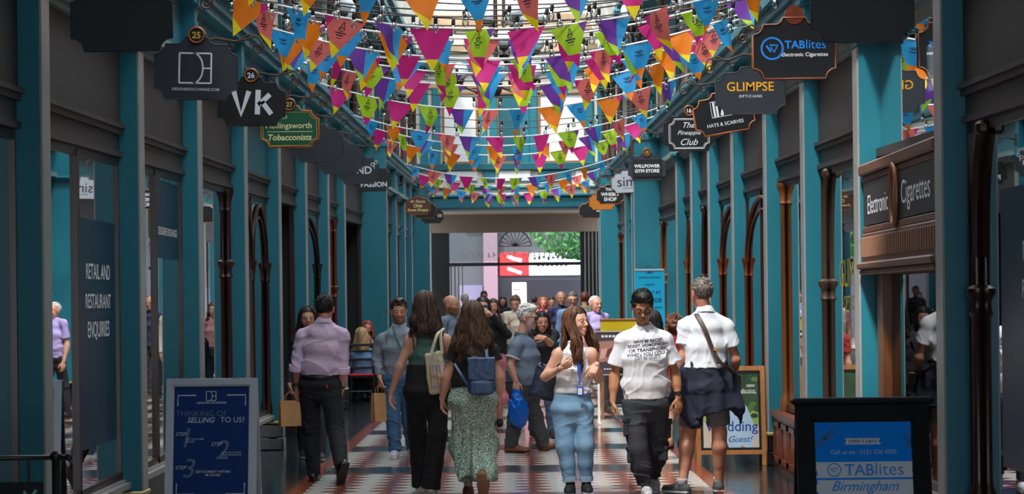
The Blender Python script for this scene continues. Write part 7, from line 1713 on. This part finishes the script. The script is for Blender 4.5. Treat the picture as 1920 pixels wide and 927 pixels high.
# goods in that window
shelf = thing('shop_display', 'small stand of coloured boxes in the dark right-hand shop window', 'display', (HR + REC + .17, PR[2] - .62, .42)); mb = MB(); mb.bev((-.1, -.16, 0), (.1, .16, .90), .01); mb.build('plinth_box', BLACKP, shelf)
mb = MB()
for i in range(3):
    for j_ in range(2): mb.bev((-.095, -.15 + i * .10, .91 + j_ * .11), (-.02, -.06 + i * .10, 1.01 + j_ * .11), .004, (i + j_) % 3)
mb.build('boxes', [mat('pink_box', (206, 60, 110)), mat('white_box', (206, 206, 212)), mat('navy_box', (44, 54, 96))], shelf)
mb = MB(); mb.lathe((-.06, .05, 1.12), [(.02, 0), (.02, .10), (.014, .115), (.014, .14), (.004, .15)], 12); mb.build('vapour_pen', SILV, shelf, smooth=True)
pnt = thing('pennant_garland', 'little yellow, green and blue pennants hung inside the right-hand shop window', 'bunting', (HR + REC + .20, PR[2] - 1.5, 1.86)); mb = MB(); mb.tube([(0, -.6 + 1.2 * t, -.30 * 4 * t * (1 - t)) for t in np.linspace(0, 1, 13)], .005, 5); mb.build('string', SOCK, pnt)
for i, cn_ in enumerate(('blue', 'green', 'yellow', 'orange')):
    yq = -.42 + i * .28; t = (yq + .6) / 1.2; zq = -.30 * 4 * t * (1 - t); mb = MB(); mb.prism([(-.07, 0), (.07, 0), (0, -.30)], -.001, .001, O=(0, yq, zq), U=(0, 1, 0), D=(1, 0, 0)); mb.build('pennant', FM[cn_], pnt)
# 9 vinyl panels behind the glass
def vinyl(side, ya, yb, z0, z1, label, lines, nm='window_poster', m=NAVYV):
    x = spx(side, REC + .010); t = thing(nm, label, 'poster', (x, (ya + yb) / 2, z0)); mb = MB(); mb.box((-.002, -(yb - ya) / 2, 0), (.002, (yb - ya) / 2, z1 - z0)); p = mb.build('vinyl', m, t)
    U_ = (0, 1, 0) if side < 0 else (0, -1, 0); mb = MB(); 
    for (s_, a, b, w_) in lines: put_text(mb, s_, (-side * .004, a, b), w=w_, U=U_, bold=.012)
    mb.build('lettering', LETTER, p); return t
y0, y1 = PL[1] + PDEP, PL[2]; ym = (y0 + y1) / 2
vinyl(-1, ym + .1, y1 - .12, .72, 2.25, 'navy retail and restaurant enquiries panel in the left window nearest the viewer', [('RETAIL AND', 0, 1.18, .80), ('RESTAURANT', 0, .98, .84), ('ENQUIRIES', 0, .78, .72), ])
y0, y1 = PR[0] + PDEP, PR[1]
vinyl(1, y0 + .2, y1 - .75, .72, 2.25, 'navy retail and restaurant enquiries panel in the right window nearest the viewer', [('RETAIL AND', 0, 1.18, .80), ('RESTAURANT', 0, .98, .84), ('ENQUIRIES', 0, .78, .72)])
y0, y1 = PL[2] + PDEP, PL[3]; ym = (y0 + y1) / 2
vinyl(-1, ym + .06, y1 - .12, 2.05, 2.68, 'navy designer exchange panel in the upper part of a left window', [('DESIGNER EXCHANGE', 0, .22, .9)])
y0, y1 = PR[3 - 1] + PDEP, PR[3]
gt = thing('window_lettering', 'faint yellow optician lettering on the right window glass', 'lettering', (spx(1, REC + .010), (y0 + y1) / 2, 1.75)); mb = MB(); put_text(mb, 'GLIMPSE', (0, -.2, .12), w=1.2, U=(0, -1, 0)); put_text(mb, 'OPTICIANS', (0, -.2, -.12), w=.8, U=(0, -1, 0)); mb.build('letters', mat('yellow_vinyl', (170, 160, 60)), gt)
